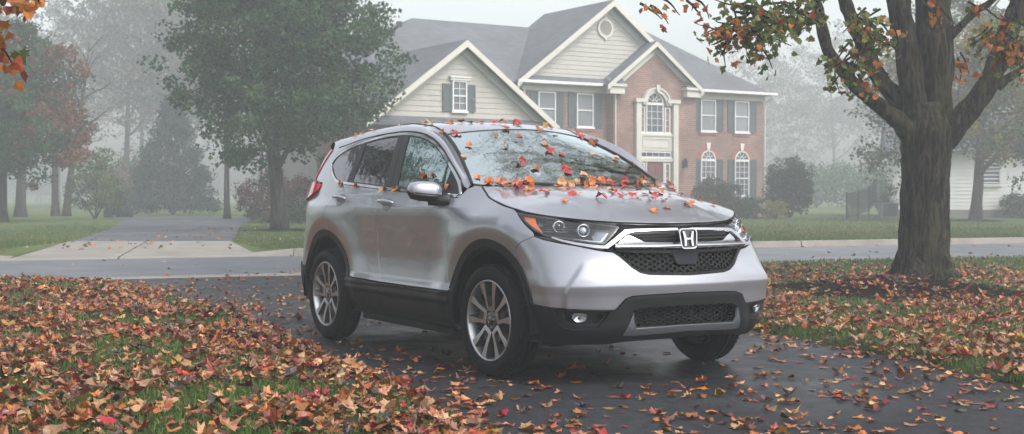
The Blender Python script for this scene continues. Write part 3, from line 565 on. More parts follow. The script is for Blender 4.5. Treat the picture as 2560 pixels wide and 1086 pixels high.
SPRAYS = [(1.16, 12.0, 2.91, 0.6, -0.3, 0.25, 4, 0.95, 0.07), (1.34, 12.0, 2.96, 0.6, -0.3, 0.25, 4, 0.95, 0.07), (1.25, 12.0, 2.89, 0.6, -0.3, 0.25, 4, 0.95, 0.07), (1.58, 12.0, 2.94, 0.6, -0.3, 0.25, 4, 0.95, 0.07), (1.65, 12.0, 2.96, 0.6, -0.3, 0.25, 4, 0.95, 0.07), (2.1, 12.5, 2.8, -0.26, -0.06, 0.35, 6, 0.22, 0.12), (2.23, 12.5, 2.96, -0.97, 0.15, 0.35, 6, 0.22, 0.12), (2.11, 12.5, 2.9, 0.99, -0.18, 0.35, 6, 0.22, 0.12), (2.31, 12.5, 2.82, 0.28, -0.46, 0.35, 6, 0.22, 0.12), (2.24, 12.5, 2.7, 0.05, 0.07, 0.35, 6, 0.22, 0.12), (2.25, 12.5, 2.96, 0.52, -0.07, 0.35, 6, 0.22, 0.12), (2.12, 12.5, 2.97, 0.73, -0.17, 0.35, 6, 0.22, 0.12), (2.27, 12.5, 2.7, 0.43, 0.23, 0.35, 6, 0.22, 0.12), (2.16, 12.5, 2.72, -0.11, 0.24, 0.35, 6, 0.22, 0.12), (2.32, 12.5, 2.95, -0.73, -0.4, 0.35, 6, 0.22, 0.12), (2.35, 12.5, 2.84, 0.25, -0.33, 0.35, 6, 0.22, 0.12), (2.19, 12.5, 2.85, -0.3, -0.07, 0.35, 6, 0.22, 0.12), (2.22, 12.5, 2.69, 0.36, 0.24, 0.35, 6, 0.22, 0.12), (2.31, 12.5, 2.66, 0.34, -0.45, 0.35, 6, 0.22, 0.12), (2.31, 12.5, 2.67, 0.81, -0.09, 0.35, 6, 0.22, 0.12), (2.26, 12.5, 2.91, 0.66, -0.08, 0.35, 6, 0.22, 0.12), (2.12, 12.5, 2.96, 0.71, 0.29, 0.35, 6, 0.22, 0.12), (2.05, 12.5, 2.72, -0.18, -0.46, 0.35, 6, 0.22, 0.12), (2.12, 12.5, 2.73, 0.75, -0.56, 0.35, 6, 0.22, 0.12), (2.23, 12.5, 2.96, 0.44, -0.3, 0.35, 6, 0.22, 0.12), (2.24, 12.5, 2.64, -0.34, 0.2, 0.3, 7, 0.65, 0.09), (2.1, 12.5, 2.78, -0.22, -0.48, 0.3, 7, 0.65, 0.09), (2.07, 12.5, 2.73, -0.21, -0.39, 0.3, 7, 0.65, 0.09), (2.03, 12.5, 2.66, -0.59, 0.17, 0.3, 7, 0.65, 0.09), (2.24, 12.5, 2.73, -0.4, -0.14, 0.3, 7, 0.65, 0.09), (2.18, 12.5, 2.7, -0.27, -0.07, 0.3, 7, 0.65, 0.09), (2.25, 12.5, 2.71, -0.44, 0.0, 0.3, 7, 0.65, 0.09), (2.08, 12.5, 2.74, 0.27, -0.14, 0.3, 7, 0.65, 0.09), (2.16, 12.5, 2.79, -0.46, -0.09, 0.3, 7, 0.65, 0.09), (2.37, 12.8, 2.93, 0.26, -0.45, 0.4, 7, 0.25, 0.13), (2.82, 12.8, 2.97, 0.36, -0.18, 0.4, 7, 0.25, 0.13), (2.88, 12.8, 2.9, -0.96, -0.45, 0.4, 7, 0.25, 0.13), (2.86, 12.8, 2.84, -0.5, -0.09, 0.4, 7, 0.25, 0.13), (2.79, 12.8, 3.01, -0.27, -0.22, 0.4, 7, 0.25, 0.13), (2.63, 12.8, 2.94, -0.4, -0.16, 0.4, 7, 0.25, 0.13), (2.93, 12.8, 3.09, 0.14, 0.16, 0.4, 7, 0.25, 0.13), (2.59, 12.8, 3.04, 0.61, -0.29, 0.4, 7, 0.25, 0.13), (2.5, 12.8, 2.98, 0.4, -0.41, 0.4, 7, 0.25, 0.13), (2.6, 12.8, 3.01, 0.67, -0.11, 0.4, 7, 0.25, 0.13), (2.99, 12.8, 3.05, -0.33, 0.09, 0.4, 7, 0.25, 0.13), (3.01, 12.8, 2.98, -0.55, -0.39, 0.4, 7, 0.25, 0.13), (2.75, 12.8, 3.05, 0.61, 0.25, 0.4, 7, 0.25, 0.13), (2.49, 12.8, 3.02, 0.61, 0.08, 0.4, 7, 0.25, 0.13), (2.95, 12.8, 3.0, -0.74, -0.24, 0.4, 7, 0.25, 0.13), (2.94, 12.8, 3.02, -0.31, -0.12, 0.4, 7, 0.25, 0.13), (3.53, 13.5, 2.82, 0.84, -0.6, 0.35, 6, 0.2, 0.11), (3.54, 13.5, 2.99, 0.89, -0.6, 0.35, 6, 0.2, 0.11), (3.48, 13.5, 2.54, -0.13, -0.6, 0.35, 6, 0.2, 0.11), (3.44, 13.5, 2.5, -0.56, -0.6, 0.35, 6, 0.2, 0.11), (3.5, 13.5, 2.62, 0.33, -0.6, 0.35, 6, 0.2, 0.11), (3.46, 13.5, 2.76, -0.32, -0.6, 0.35, 6, 0.2, 0.11), (3.53, 13.5, 2.94, 0.18, -0.6, 0.35, 6, 0.2, 0.11), (3.67, 13.5, 2.91, -0.91, -0.6, 0.35, 6, 0.2, 0.11), (3.41, 13.5, 2.53, 0.85, -0.6, 0.35, 6, 0.2, 0.11), (3.46, 13.5, 2.53, 0.15, -0.6, 0.35, 6, 0.2, 0.11), (3.76, 13.5, 3.07, -0.66, -0.6, 0.35, 6, 0.2, 0.11), (3.63, 13.5, 2.9, 0.05, -0.6, 0.35, 6, 0.2, 0.11), (3.65, 13.5, 2.83, 0.22, -0.6, 0.35, 6, 0.2, 0.11), (3.52, 13.5, 2.87, 0.72, -0.6, 0.35, 6, 0.2, 0.11), (3.59, 13.5, 2.79, -0.3, -0.6, 0.35, 6, 0.2, 0.11), (3.64, 13.5, 2.96, 0.63, -0.6, 0.35, 6, 0.2, 0.11), (3.71, 13.5, 2.98, 0.84, -0.6, 0.35, 6, 0.2, 0.11), (3.48, 13.5, 2.59, -0.98, -0.6, 0.35, 6, 0.2, 0.11), (3.55, 13.5, 2.7, -0.9, -0.6, 0.35, 6, 0.2, 0.11), (3.55, 13.5, 2.91, 0.05, -0.6, 0.35, 6, 0.2, 0.11), (3.54, 13.5, 2.82, 0.55, -0.6, 0.35, 6, 0.2, 0.11), (3.61, 13.5, 3.08, -0.75, -0.6, 0.35, 6, 0.2, 0.11), (3.57, 13.5, 3.0, 0.95, -0.6, 0.35, 6, 0.2, 0.11), (3.29, 13.5, 2.56, 0.0, -0.6, 0.35, 6, 0.2, 0.11), (3.45, 13.2, 2.38, 0.2, -0.5, 0.2, 4, 0.7, 0.07), (3.57, 13.2, 2.36, 0.2, -0.5, 0.2, 4, 0.7, 0.07), (3.71, 13.2, 2.76, 0.2, -0.5, 0.2, 4, 0.7, 0.07), (3.63, 13.2, 2.52, 0.2, -0.5, 0.2, 4, 0.7, 0.07), (3.79, 13.2, 2.88, 0.2, -0.5, 0.2, 4, 0.7, 0.07), (4.01, 13.0, 3.09, 0.4, -0.3, 0.25, 4, 0.9, 0.08), (4.12, 13.0, 3.06, 0.4, -0.3, 0.25, 4, 0.9, 0.08), (4.2, 13.0, 3.01, 0.4, -0.3, 0.25, 4, 0.9, 0.08), (4.48, 13.0, 3.07, 0.4, -0.3, 0.25, 4, 0.9, 0.08), (4.64, 13.0, 3.01, 0.4, -0.3, 0.25, 4, 0.9, 0.08), (5.2, 14.0, 2.98, -0.3, -0.4, 0.35, 7, 0.45, 0.12), (5.36, 14.0, 2.86, -0.28, -0.4, 0.35, 7, 0.45, 0.12), (5.13, 14.0, 2.97, -0.75, -0.4, 0.35, 7, 0.45, 0.12), (5.32, 14.0, 2.81, -0.24, -0.4, 0.35, 7, 0.45, 0.12), (5.08, 14.0, 3.03, -0.25, -0.4, 0.35, 7, 0.45, 0.12), (5.34, 14.0, 2.78, -0.24, -0.4, 0.35, 7, 0.45, 0.12), (5.44, 14.0, 2.85, -0.14, -0.4, 0.35, 7, 0.45, 0.12), (5.22, 14.0, 2.9, 0.41, -0.4, 0.35, 7, 0.45, 0.12), (5.25, 14.0, 2.82, -0.08, -0.4, 0.35, 7, 0.45, 0.12), (5.16, 14.0, 2.88, 0.39, -0.4, 0.35, 7, 0.45, 0.12), (5.07, 14.0, 2.93, -0.15, -0.4, 0.35, 7, 0.45, 0.12), (5.48, 14.0, 2.71, -0.25, -0.4, 0.35, 7, 0.45, 0.12), (5.49, 14.0, 2.77, -0.48, -0.4, 0.35, 7, 0.45, 0.12), (5.27, 14.0, 3.06, 0.63, -0.4, 0.35, 7, 0.45, 0.12), (5.1, 13.5, 2.71, 0.2, -0.5, 0.25, 5, 0.8, 0.09), (5.2, 13.5, 2.67, 0.2, -0.5, 0.25, 5, 0.8, 0.09), (4.57, 13.5, 2.63, 0.2, -0.5, 0.25, 5, 0.8, 0.09), (4.55, 13.5, 2.57, 0.2, -0.5, 0.25, 5, 0.8, 0.09), (5.22, 13.5, 2.92, 0.2, -0.5, 0.25, 5, 0.8, 0.09)]
# ------------------------------------------------------------------ trees
def bark_mat(name, c1, c2, scale=1., moss=None):
    m = bpy.data.materials.new(name); m.use_nodes = True; t = m.node_tree; b = t.nodes['Principled BSDF']; L = t.links
    tc = t.nodes.new('ShaderNodeTexCoord'); mp = t.nodes.new('ShaderNodeMapping'); mp.inputs['Scale'].default_value = (9*scale, 9*scale, 1.1*scale); L.new(tc.outputs['Object'], mp.inputs[0])
    n = t.nodes.new('ShaderNodeTexNoise'); n.inputs['Scale'].default_value = 2; n.inputs['Detail'].default_value = 7; n.inputs['Roughness'].default_value = .65; n.inputs['Distortion'].default_value = .8; L.new(mp.outputs[0], n.inputs['Vector'])
    r = t.nodes.new('ShaderNodeValToRGB'); r.color_ramp.elements[0].position = .43; r.color_ramp.elements[1].position = .64; r.color_ramp.elements[0].color = (*c1, 1); r.color_ramp.elements[1].color = (*c2, 1); L.new(n.outputs['Fac'], r.inputs[0])
    out = r.outputs[0]
    if moss:
        n2 = t.nodes.new('ShaderNodeTexNoise'); n2.inputs['Scale'].default_value = 2.2; n2.inputs['Detail'].default_value = 7; n2.inputs['Roughness'].default_value = .7; L.new(tc.outputs['Object'], n2.inputs['Vector'])
        r2 = t.nodes.new('ShaderNodeValToRGB'); r2.color_ramp.elements[0].position = .50; r2.color_ramp.elements[1].position = .66; r2.color_ramp.elements[0].color = (0, 0, 0, 1); r2.color_ramp.elements[1].color = (.75, .75, .75, 1); L.new(n2.outputs['Fac'], r2.inputs[0])
        mx = t.nodes.new('ShaderNodeMixRGB'); L.new(r2.outputs[0], mx.inputs[0]); L.new(out, mx.inputs[1]); mx.inputs[2].default_value = (*moss, 1); out = mx.outputs[0]
    L.new(out, b.inputs['Base Color']); _in(b, 'Roughness', .95); _in(b, 'Specular IOR Level', .1)
    bp = t.nodes.new('ShaderNodeBump'); bp.inputs['Strength'].default_value = 1; bp.inputs['Distance'].default_value = .07; L.new(n.outputs['Fac'], bp.inputs['Height']); L.new(bp.outputs[0], b.inputs['Normal'])
    return m
M['bark'] = bark_mat('maple_bark', (.002, .002, .002), (.070, .058, .046), 1.1, moss=(.048, .056, .024))
M['bark2'] = bark_mat('grey_bark', (.03, .028, .025), (.09, .082, .07), .7)
M['leafmat'] = attr_mat('tree_leaves', .55, .35)
def wander(p0, d, L, n, r0, r1, bend=.12, rg=None, up=0.):
    rg = rg or rng; P = [np.array(p0, float)]; d = np.array(d, float); d /= np.linalg.norm(d)
    for i in range(n):
        d = d+rg.normal(0, bend, 3)+np.array([0, 0, up]); d /= np.linalg.norm(d); P.append(P[-1]+d*L/n)
    return P, list(np.linspace(r0, r1, n+1))
def leaf_cloud(C, R_, n_per, size, cols, up=.35, rg=None, rad=(.5, .5, .35)):
    """small leaf faces (bent rhombs) round cluster centres C with radii R_; cols: (k,3) per cluster"""
    rg = rg or rng; k = len(C); idx = np.repeat(np.arange(k), n_per); n = len(idx)
    v = rg.normal(0, 1, (n, 3)); v /= np.linalg.norm(v, axis=1)[:, None]; rr = rg.uniform(0, 1, n)**.45
    P = C[idx]+v*rr[:, None]*R_[idx][:, None]*np.array(rad)*2
    a = rg.normal(0, 1, (n, 3)); a[:, 2] -= .5; a /= np.linalg.norm(a, axis=1)[:, None]
    b = rg.normal(0, 1, (n, 3)); b[:, 2] *= .6; b -= a*(a*b).sum(1)[:, None]; b /= np.linalg.norm(b, axis=1)[:, None]
    s = size*rg.uniform(.6, 1.4, n)[:, None]; N = np.cross(a, b)
    V = np.stack([P-a*s*.5, P+b*s*.38+N*s*.08, P+a*s*.5-N*s*.12, P-b*s*.38+N*s*.08], 1).reshape(-1, 3)
    F = np.arange(4*n).reshape(n, 4)
    c = np.asarray(cols)[idx]*rg.uniform(.65, 1.35, n)[:, None]+rg.normal(0, .006, (n, 3)); c = np.clip(c, .004, .9)
    return V, F, np.repeat(c, 4, axis=0)
def branchy(base, H0, H, spread, r, rg, nl=9, sub=5, lean=(0, 0)):
    """trunk, limbs and twigs; returns mesh builders and the twig ends"""
    T = MB(); L_ = MB(); tips = []
    P, rad = wander(base, (lean[0], lean[1], 1), H*.95, 12, r, r*.12, .035, rg, .05)
    rad[0] *= 1.35; T.tube(P, rad, 12)
    for i in range(nl):
        h = H0+(H*.9-H0)*(i/max(1, nl-1))**1.05; q = h/(H*.95)*12; j = min(11, int(q)); p = P[j]+(P[min(12, j+1)]-P[j])*(q-j)
        a = i*2.4+rg.uniform(-.4, .4); t = i/nl; ll = spread*(1-.62*t)*rg.uniform(.8, 1.1)
        B, br = wander(p, (math.cos(a), math.sin(a), .55+.7*t), ll, 7, r*.38*(1-.7*t)+.015, .012, .10, rg, .03); L_.tube(B, br, 7)
        for k in range(sub):
            f = rg.uniform(.3, 1); q2 = f*7; j2 = min(6, int(q2)); p2 = B[j2]+(B[j2+1]-B[j2])*(q2-j2)
            a2 = a+rg.choice([-1, 1])*rg.uniform(.4, 1.1); B2, b2 = wander(p2, (math.cos(a2), math.sin(a2), rg.uniform(-.1, .7)), ll*rg.uniform(.25, .5), 4, .03*(1-f*.5), .006, .15, rg, 0); L_.tube(B2, b2, 5); tips += B2[1:]
        tips += B[3:]
    return T, L_, np.array(tips), P
def crown_pts(n, c, rad, rg, top=1.0, shell=.62, bumps=.16, lowcut=-.75):
    """cluster centres through an uneven ellipsoid, more towards its surface"""
    out = []; ph = rg.uniform(0, 6, 6)
    while len(out) < n:
        v = rg.normal(0, 1, 3); v /= np.linalg.norm(v)
        if v[2] < lowcut: continue
        az = math.atan2(v[1], v[0]); f = 1+bumps*(math.sin(3*az+ph[0]+2*v[2])+math.sin(5*az+ph[1]-4*v[2])+math.sin(7*v[2]+ph[2]+2*az))/1.6
        w_ = 1-.45*max(0, v[2])**1.2*(1-top) if top < 1 else 1
        r_ = rg.uniform(shell**3, 1)**(1/3) if rg.random() < .8 else rg.uniform(.1, .8)
        out.append(np.array(c)+v*np.array(rad)*r_*f*w_)
    return np.array(out)
def tree(name, label, lat, dep, H, H0, crown, cols, ncl, nper, size, r=.2, seed=1, z=None, clr=.55, cat='tree', nl=9, group=None, barkm='bark2', top=1., shell=.62, bumps=.16, colfn=None, lowcut=-.75, spread=None):
    rg = np.random.default_rng(seed); b = W(lat, dep, (FZ if dep > 28 else .03)-.05 if z is None else z)
    o = empty(name, b, label, cat, group); (cx, cy, cz, rx, ry, rz) = crown
    T, L_, tips, P = branchy(b, H0, H, spread or rx*.95, r, rg, nl)
    T.build('trunk', M[barkm], o, True); L_.build('limbs', M[barkm], o, True)
    C = crown_pts(ncl, b+np.array([cx, cy, cz]), (rx, ry, rz), rg, top, shell, bumps, lowcut)
    k = min(len(tips), ncl//3)
    if k: C = np.vstack([C, tips[rg.choice(len(tips), k, replace=False)]])
    cc = np.array(cols); w_ = rg.choice(len(cc), len(C), p=None); col = cc[w_]*rg.uniform(.75, 1.25, len(C))[:, None]
    if colfn is not None: col = colfn(C-b, col, rg)
    V, F, cl = leaf_cloud(C, clr*rg.uniform(.6, 1.3, len(C)), nper, size, col, rg=rg)
    npmesh('crown', V, F, M['leafmat'], o, cl)
    return o
G1, G2, G3 = (.018, .056, .020), (.028, .078, .024), (.055, .105, .028)
RD, OR, YL, BR = (.19, .035, .022), (.26, .095, .03), (.22, .17, .04), (.10, .055, .03)
tree('shade_tree', 'large dense green tree between the far driveway and the brick house', -6.75, 38.4, 10.8, 1.75, (0, 0, 5.75, 3.3, 3.3, 4.2), [G1, G2, G2, G3], 800, 62, .125, .23, 3, clr=.46, shell=.5, bumps=.15, lowcut=-.93, top=.2)
def redright(rel, col, rg):
    k = rel@RT; m_ = rg.random(len(rel)) < np.clip((k-1.0)/2.2, 0, .8)+.05; col[m_] = np.array((.15, .062, .030)); return col*rg.uniform(.8, 1.2, len(rel))[:, None]
tree('maple_tree', 'dark green maple turning red at its right side, at the left edge', -19.6, 50.5, 7.4, 1.6, (0, 0, 4.1, 3.2, 3.2, 3.0), [G1, G2, G2], 420, 66, .15, .28, 11, clr=.55, colfn=redright)
tree('street_tree', 'green and amber tree with a bare lower trunk in front of the white house', 18.4, 52.4, 9.2, 1.9, (0, 0, 4.9, 5.0, 4.4, 3.6), [G2, G3, YL, (.12, .10, .03)], 560, 56, .14, .24, 21, clr=.55, bumps=.2, shell=.35, lowcut=-.85)
mound('mulch_bed', 18.4, 52.4, 1.3, 1.1, .08, '')
mound('mulch_bed', -6.5, 38.2, 1.5, .9, .07, '')
# the misty wood: separate trees
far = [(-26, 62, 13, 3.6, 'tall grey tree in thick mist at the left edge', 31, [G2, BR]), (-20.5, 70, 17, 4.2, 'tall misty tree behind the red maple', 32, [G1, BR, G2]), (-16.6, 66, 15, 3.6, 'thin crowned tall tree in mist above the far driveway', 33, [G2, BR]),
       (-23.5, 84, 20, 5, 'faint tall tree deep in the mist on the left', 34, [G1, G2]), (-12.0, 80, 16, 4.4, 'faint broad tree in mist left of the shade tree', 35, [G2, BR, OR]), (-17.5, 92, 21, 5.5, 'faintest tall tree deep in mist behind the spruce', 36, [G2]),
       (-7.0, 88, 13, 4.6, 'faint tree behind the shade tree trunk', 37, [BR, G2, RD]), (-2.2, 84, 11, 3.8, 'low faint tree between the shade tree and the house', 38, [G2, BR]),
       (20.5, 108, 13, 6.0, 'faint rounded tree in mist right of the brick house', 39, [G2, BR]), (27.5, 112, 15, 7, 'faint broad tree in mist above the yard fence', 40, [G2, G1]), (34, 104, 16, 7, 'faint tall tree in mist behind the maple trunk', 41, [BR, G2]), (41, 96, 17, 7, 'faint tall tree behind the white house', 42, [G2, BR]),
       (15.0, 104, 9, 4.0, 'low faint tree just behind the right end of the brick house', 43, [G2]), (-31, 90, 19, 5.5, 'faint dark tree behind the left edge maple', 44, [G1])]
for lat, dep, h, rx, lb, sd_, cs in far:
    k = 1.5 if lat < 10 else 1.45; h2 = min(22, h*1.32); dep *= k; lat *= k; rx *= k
    tree('misty_tree', lb, lat, dep, h2, h2*.26, (0, 0, h2*.60, rx, rx, h2*.42), [(.115, .12, .10), (.13, .115, .095), tuple(.5*q+.06 for q in cs[-1])], 330, 28, .28, .26, sd_, clr=1.05, group='trees standing in the mist', shell=.35, bumps=.22)  # leaf colours lifted to pale grey: part of the mist's fade is painted in
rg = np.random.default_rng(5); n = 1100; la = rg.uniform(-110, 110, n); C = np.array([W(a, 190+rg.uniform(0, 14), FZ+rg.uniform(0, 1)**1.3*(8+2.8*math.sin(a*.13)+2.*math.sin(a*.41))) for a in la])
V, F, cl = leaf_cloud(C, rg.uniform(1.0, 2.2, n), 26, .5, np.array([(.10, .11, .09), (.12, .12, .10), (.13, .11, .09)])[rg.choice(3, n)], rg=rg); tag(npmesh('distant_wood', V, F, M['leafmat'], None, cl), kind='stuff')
# low dense growth closing the view under the misty trees
def bush(name, label, lat, dep, rx, ry, h, cols, n, nper, size, seed, cat='bush', group=None, clr=.28, cone=0):
    rg = np.random.default_rng(seed); b = W(lat, dep, FZ-.03 if dep > 28 else .03); o = empty(name, b, label, cat, group)
    st = MB()
    for i in range(5): a = i*1.3; P, rr = wander(b, (math.cos(a)*.6, math.sin(a)*.6, 1), h*.7, 4, .04, .01, .1, rg); st.tube(P, rr, 5)
    st.build('stems', M['bark2'], o, True)
    if cone:
        t = rg.uniform(0, 1, n)**1.25; a = rg.uniform(0, 6.283, n); rr = (1-t)**.85*(.72+.28*rg.random(n))*(1+.10*np.sin(t*34+2*a)); C = np.stack([b[0]+rr*rx*np.cos(a), b[1]+rr*ry*np.sin(a), b[2]+.05*h+t*h*.95], 1)
    else: C = crown_pts(n, b+np.array([0, 0, h*.5]), (rx, ry, h*.5), rg, 1, .55, .10, -.9)
    cc = np.array(cols)[rg.choice(len(cols), len(C))]*rg.uniform(.75, 1.25, len(C))[:, None]
    V, F, cl = leaf_cloud(C, clr*rg.uniform(.6, 1.2, len(C)), nper, size, cc, rg=rg); V[:, 2] = np.maximum(V[:, 2], b[2]); npmesh('foliage', V, F, M['leafmat'], o, cl); return o
SP = (.030, .055, .045)
bush('spruce_tree', 'tall blue green spruce in mist behind the far driveway', -18.0, 70, 2.5, 2.5, 6.2, [SP, (.04, .065, .05)], 420, 40, .14, 51, 'tree', clr=.5, cone=1)
bush('small_conifer', 'small cone shaped evergreen left of the spruce', -18.2, 61, .65, .65, 1.25, [SP], 70, 40, .08, 52, 'evergreen', clr=.22, cone=1)
bush('japanese_maple', 'low dusky red weeping maple behind the shade tree trunk', -8.75, 50.5, 1.9, 1.6, 2.0, [(.085, .030, .030), (.06, .022, .026), (.10, .045, .035)], 190, 50, .08, 53, 'tree', clr=.35)
bush('sapling', 'small yellow green tree under the left edge maple', -18.0, 57, 1.2, 1.2, 3.3, [(.12, .15, .05), G3], 110, 40, .10, 54, 'tree', clr=.35)
bush('round_shrub', 'small rounded dark shrub at the far driveway end', -11.2, 57.0, .35, .35, .55, [G1], 30, 40, .05, 55, 'shrub', clr=.14)
bush('round_shrub', 'dark shrub behind the trunk of the shade tree', -7.5, 46.8, .6, .6, .8, [G1], 50, 40, .07, 56, 'shrub', clr=.2)
bush('flower_clump', 'low reddish plant clump left of the shade tree', -9.0, 48.6, .9, .5, .45, [(.10, .06, .05), G2], 40, 40, .05, 60, 'plant', clr=.15)
bush('large_holly', 'large dark evergreen bush at the right corner of the brick house', 12.6, 60, 1.05, 1.0, 2.85, [(.026, .045, .030), (.035, .058, .036)], 260, 60, .08, 57, 'bush', clr=.28)
bush('yellow_bush', 'low round yellow green bush in front of the large dark bush', 11.45, 57.5, .62, .55, .85, [(.24, .23, .05), (.17, .19, .05)], 90, 60, .05, 58, 'bush', clr=.15)
bush('barberry_bush', 'brownish red bush below the arched windows', 8.9, 58.2, 1.45, .8, 1.75, [(.085, .05, .035), (.06, .05, .03), (.04, .05, .03)], 210, 55, .07, 59, 'bush', clr=.24)
bush('foundation_shrub', 'dark green shrub between the barberry and the yellow bush', 10.3, 57.8, .85, .6, 1.0, [G1, G2], 120, 55, .06, 61, 'shrub', clr=.2)
bush('hedge_shrub', 'dark shrub against the white house wall on the right', 22.6, 58.5, 1.0, .7, 1.15, [G1, G2], 110, 50, .07, 62, 'shrub', clr=.22)
bush('wall_shrub', 'thin green shrub by the white house wall beside the maple trunk', 16.9, 59.6, .5, .4, 1.6, [G2, G3], 60, 40, .06, 63, 'shrub', clr=.2)
bush('understory', 'low misty thicket under the tall trees on the left', -26, 92, 11, 3, 3.6, [G1, BR], 300, 30, .24, 64, 'thicket', clr=1.)
bush('understory', 'low misty thicket beyond the far driveway', -9, 98, 11, 3, 3.4, [G2, BR, (.10, .05, .04)], 300, 30, .24, 65, 'thicket', clr=1.)
bush('understory', 'low misty thicket right of the brick house', 24, 104, 11, 3, 3.4, [G2], 300, 30, .24, 66, 'thicket', clr=1.)
# bare trunks in the mist
for lat, dep, h, r, lb in ((-12.4, 57.5, 9, .14, 'slim bare trunk right of the spruce'), (-11.5, 76, 13, .27, 'pale bare trunk in mist left of the shade tree'), (-9.6, 80, 13, .16, 'thinner bare trunk beside the pale one'), (-22.3, 64.5, 9, .19, 'left one of two dark trunks behind the far lawn'), (-21.6, 64.0, 9, .19, 'right one of two dark trunks behind the far lawn'), (-22.9, 61.5, 9, .26, 'thick dark trunk at the left beneath the maple')):
    rg = np.random.default_rng(int(abs(lat)*10)); b = W(lat, dep, FZ-.05); o = empty('bare_tree', b, lb, 'tree', 'bare trunks in the mist')
    T, L_, tips, P = branchy(b, h*.35, h, h*.28, r, rg, 12, 4); T.build('trunk', M['bark2'], o, True); L_.build('limbs', M['bark2'], o, True)

# ------------------------------------------------------------------ the near maple
TB = W(*TREE, 0.10)
mt = empty('near_maple_tree', TB, 'big maple with dark furrowed trunk and forked limbs beside the driveway', 'tree')
def T3(px_off, h, dd=0.): return W(TREE[0]+px_off, TREE[1]+dd, h)
def limb(mb, pts, rads, n=14, jit=.03, seed=0, ridge=0., swell=0.):
    """a smooth, knobbly tapering limb through the points"""
    P = [np.array(p, float) for p in pts]; Q = [2*P[0]-P[1]]+P+[2*P[-1]-P[-2]]; out = []; rr = []; rg = np.random.default_rng(seed); m_ = 9
    for i in range(1, len(Q)-2):
        for j in range(m_):
            t = j/m_; a, b, c, d = Q[i-1:i+3]
            out.append(.5*((2*b)+(-a+c)*t+(2*a-5*b+4*c-d)*t*t+(-a+3*b-3*c+d)*t**3)); rr.append(rads[i-1]+(rads[i]-rads[i-1])*t)
    out.append(P[-1]); rr.append(rads[-1])
    k0 = len(mb.v); mb.tube(out, rr, n)
    if jit or ridge:
        V = np.array(mb.v[k0:]); C = np.repeat(np.array(out), n, axis=0); r_ = np.repeat(np.array(rr), n); V2 = V[:len(C)]; d = (V2-C)/r_[:, None]
        ang = np.tile(np.arange(n)*2*math.pi/n, len(out)); s = np.repeat(np.arange(len(out)), n)*1.0
        f = 1+jit*np.sin(s*.9+ang*2+seed)+jit*.7*np.sin(s*.37+ang*3+1.3*seed)+ridge*.6*np.sin(ang*7+1.9*np.sin(s*.42)+seed)+ridge*.7*np.sin(ang*16-s*.35+2*np.sin(s*.9+ang*2))+ridge*.6*np.sin(ang*27+1.5*np.sin(s*1.3+ang*5))*np.sin(s*.8+ang*3)
        V2 = C+d*(r_*f)[:, None]; V[:len(C)] = V2; mb.v[k0:] = [tuple(v) for v in V]
    return out
tk = MB()
limb(tk, [T3(.0, -.15), T3(.0, .10), T3(.0, .35), T3(.0, .9), T3(.02, 1.5), T3(.02, 2.0), T3(.02, 2.35)], [.46, .385, .322, .305, .295, .315, .20], 72, .02, 2, .035)
for a, l in ((-1.2, .62), (.2, .6), (2.6, .55), (3.6, .6), (-2.3, .6), (1.4, .5)):
    c, s_ = math.cos(a), math.sin(a); b = W(*TREE, 0)
    limb(tk, [b+[c*.16, s_*.16, .60], b+[c*.26, s_*.26, .26], b+[c*.38, s_*.38, .09], b+[c*(l-.08), s_*(l-.08), -.06]], [.10, .14, .11, .04], 14, .08, int(a*5+20), .03)
tk.build('trunk', M['bark'], mt, True)
# limbs: (offset to the right, height, depth offset)
LB = MB(); tips = []
def LL(pts, rads, n=22, seed=1, ridge=.03):
    q = limb(LB, [T3(*p) for p in pts], rads, n, .05, seed, ridge); return q
# two central leaders
tips += LL([(-.10, 1.7, 0), (-.13, 2.1, 0), (-.15, 2.45, 0), (-.24, 3.15, .05), (-.32, 3.7, .1), (-.38, 4.6, .2), (-.6, 6, .3), (-.7, 8, .3), (-.8, 10, .2)], [.19, .19, .17, .15, .145, .13, .11, .07, .03], 34, 3)[40:]
tips += LL([(.10, 1.7, .1), (.13, 2.4, .1), (.15, 3.1, .1), (.17, 3.8, .2), (.25, 5.5, .2), (.3, 8, .4), (.3, 10.5, .4)], [.24, .25, .235, .225, .19, .12, .04], 38, 4)[30:]
l1 = LL([(-.08, 1.75, -.05), (-.30, 2.06, -.08), (-.52, 2.22, -.15), (-.95, 2.53, -.3), (-1.16, 2.73, -.4), (-1.37, 2.98, -.5), (-1.50, 3.38, -.6), (-1.62, 3.75, -.7), (-1.85, 4.4, -.8), (-2.4, 5.4, -1.0), (-3.2, 6.6, -1.5)], [.15, .125, .10, .085, .078, .075, .070, .066, .055, .035, .02], 20, 5); tips += l1[70:]
l2 = LL([(-.14, 1.9, .1), (-.30, 2.38, .15), (-.50, 2.65, .2), (-.73, 3.12, .25), (-.88, 3.50, .3), (-1.0, 3.9, .35), (-1.3, 5.3, .6), (-1.5, 7, .8)], [.14, .12, .105, .095, .09, .085, .06, .03], 20, 6); tips += l2[45:]
l3 = LL([(.12, 1.7, 0), (.40, 2.08, -.05), (.70, 2.47, -.1), (.91, 2.91, -.1), (1.07, 3.38, -.1), (1.20, 3.75, -.1), (1.35, 5.0, -.1), (1.6, 6.5, 0), (1.8, 8.3, .1)], [.15, .155, .135, .13, .13, .125, .10, .07, .03], 24, 7); tips += l3[52:]
l4 = LL([(.88, 2.55, -.12), (1.02, 2.66, -.15), (1.3, 2.86, -.2), (1.8, 3.3, -.3), (2.4, 4.2, -.4), (3.2, 5.2, -.5), (3.8, 6.0, -.6)], [.07, .055, .045, .042, .035, .025, .015], 12, 8); tips += l4[36:]
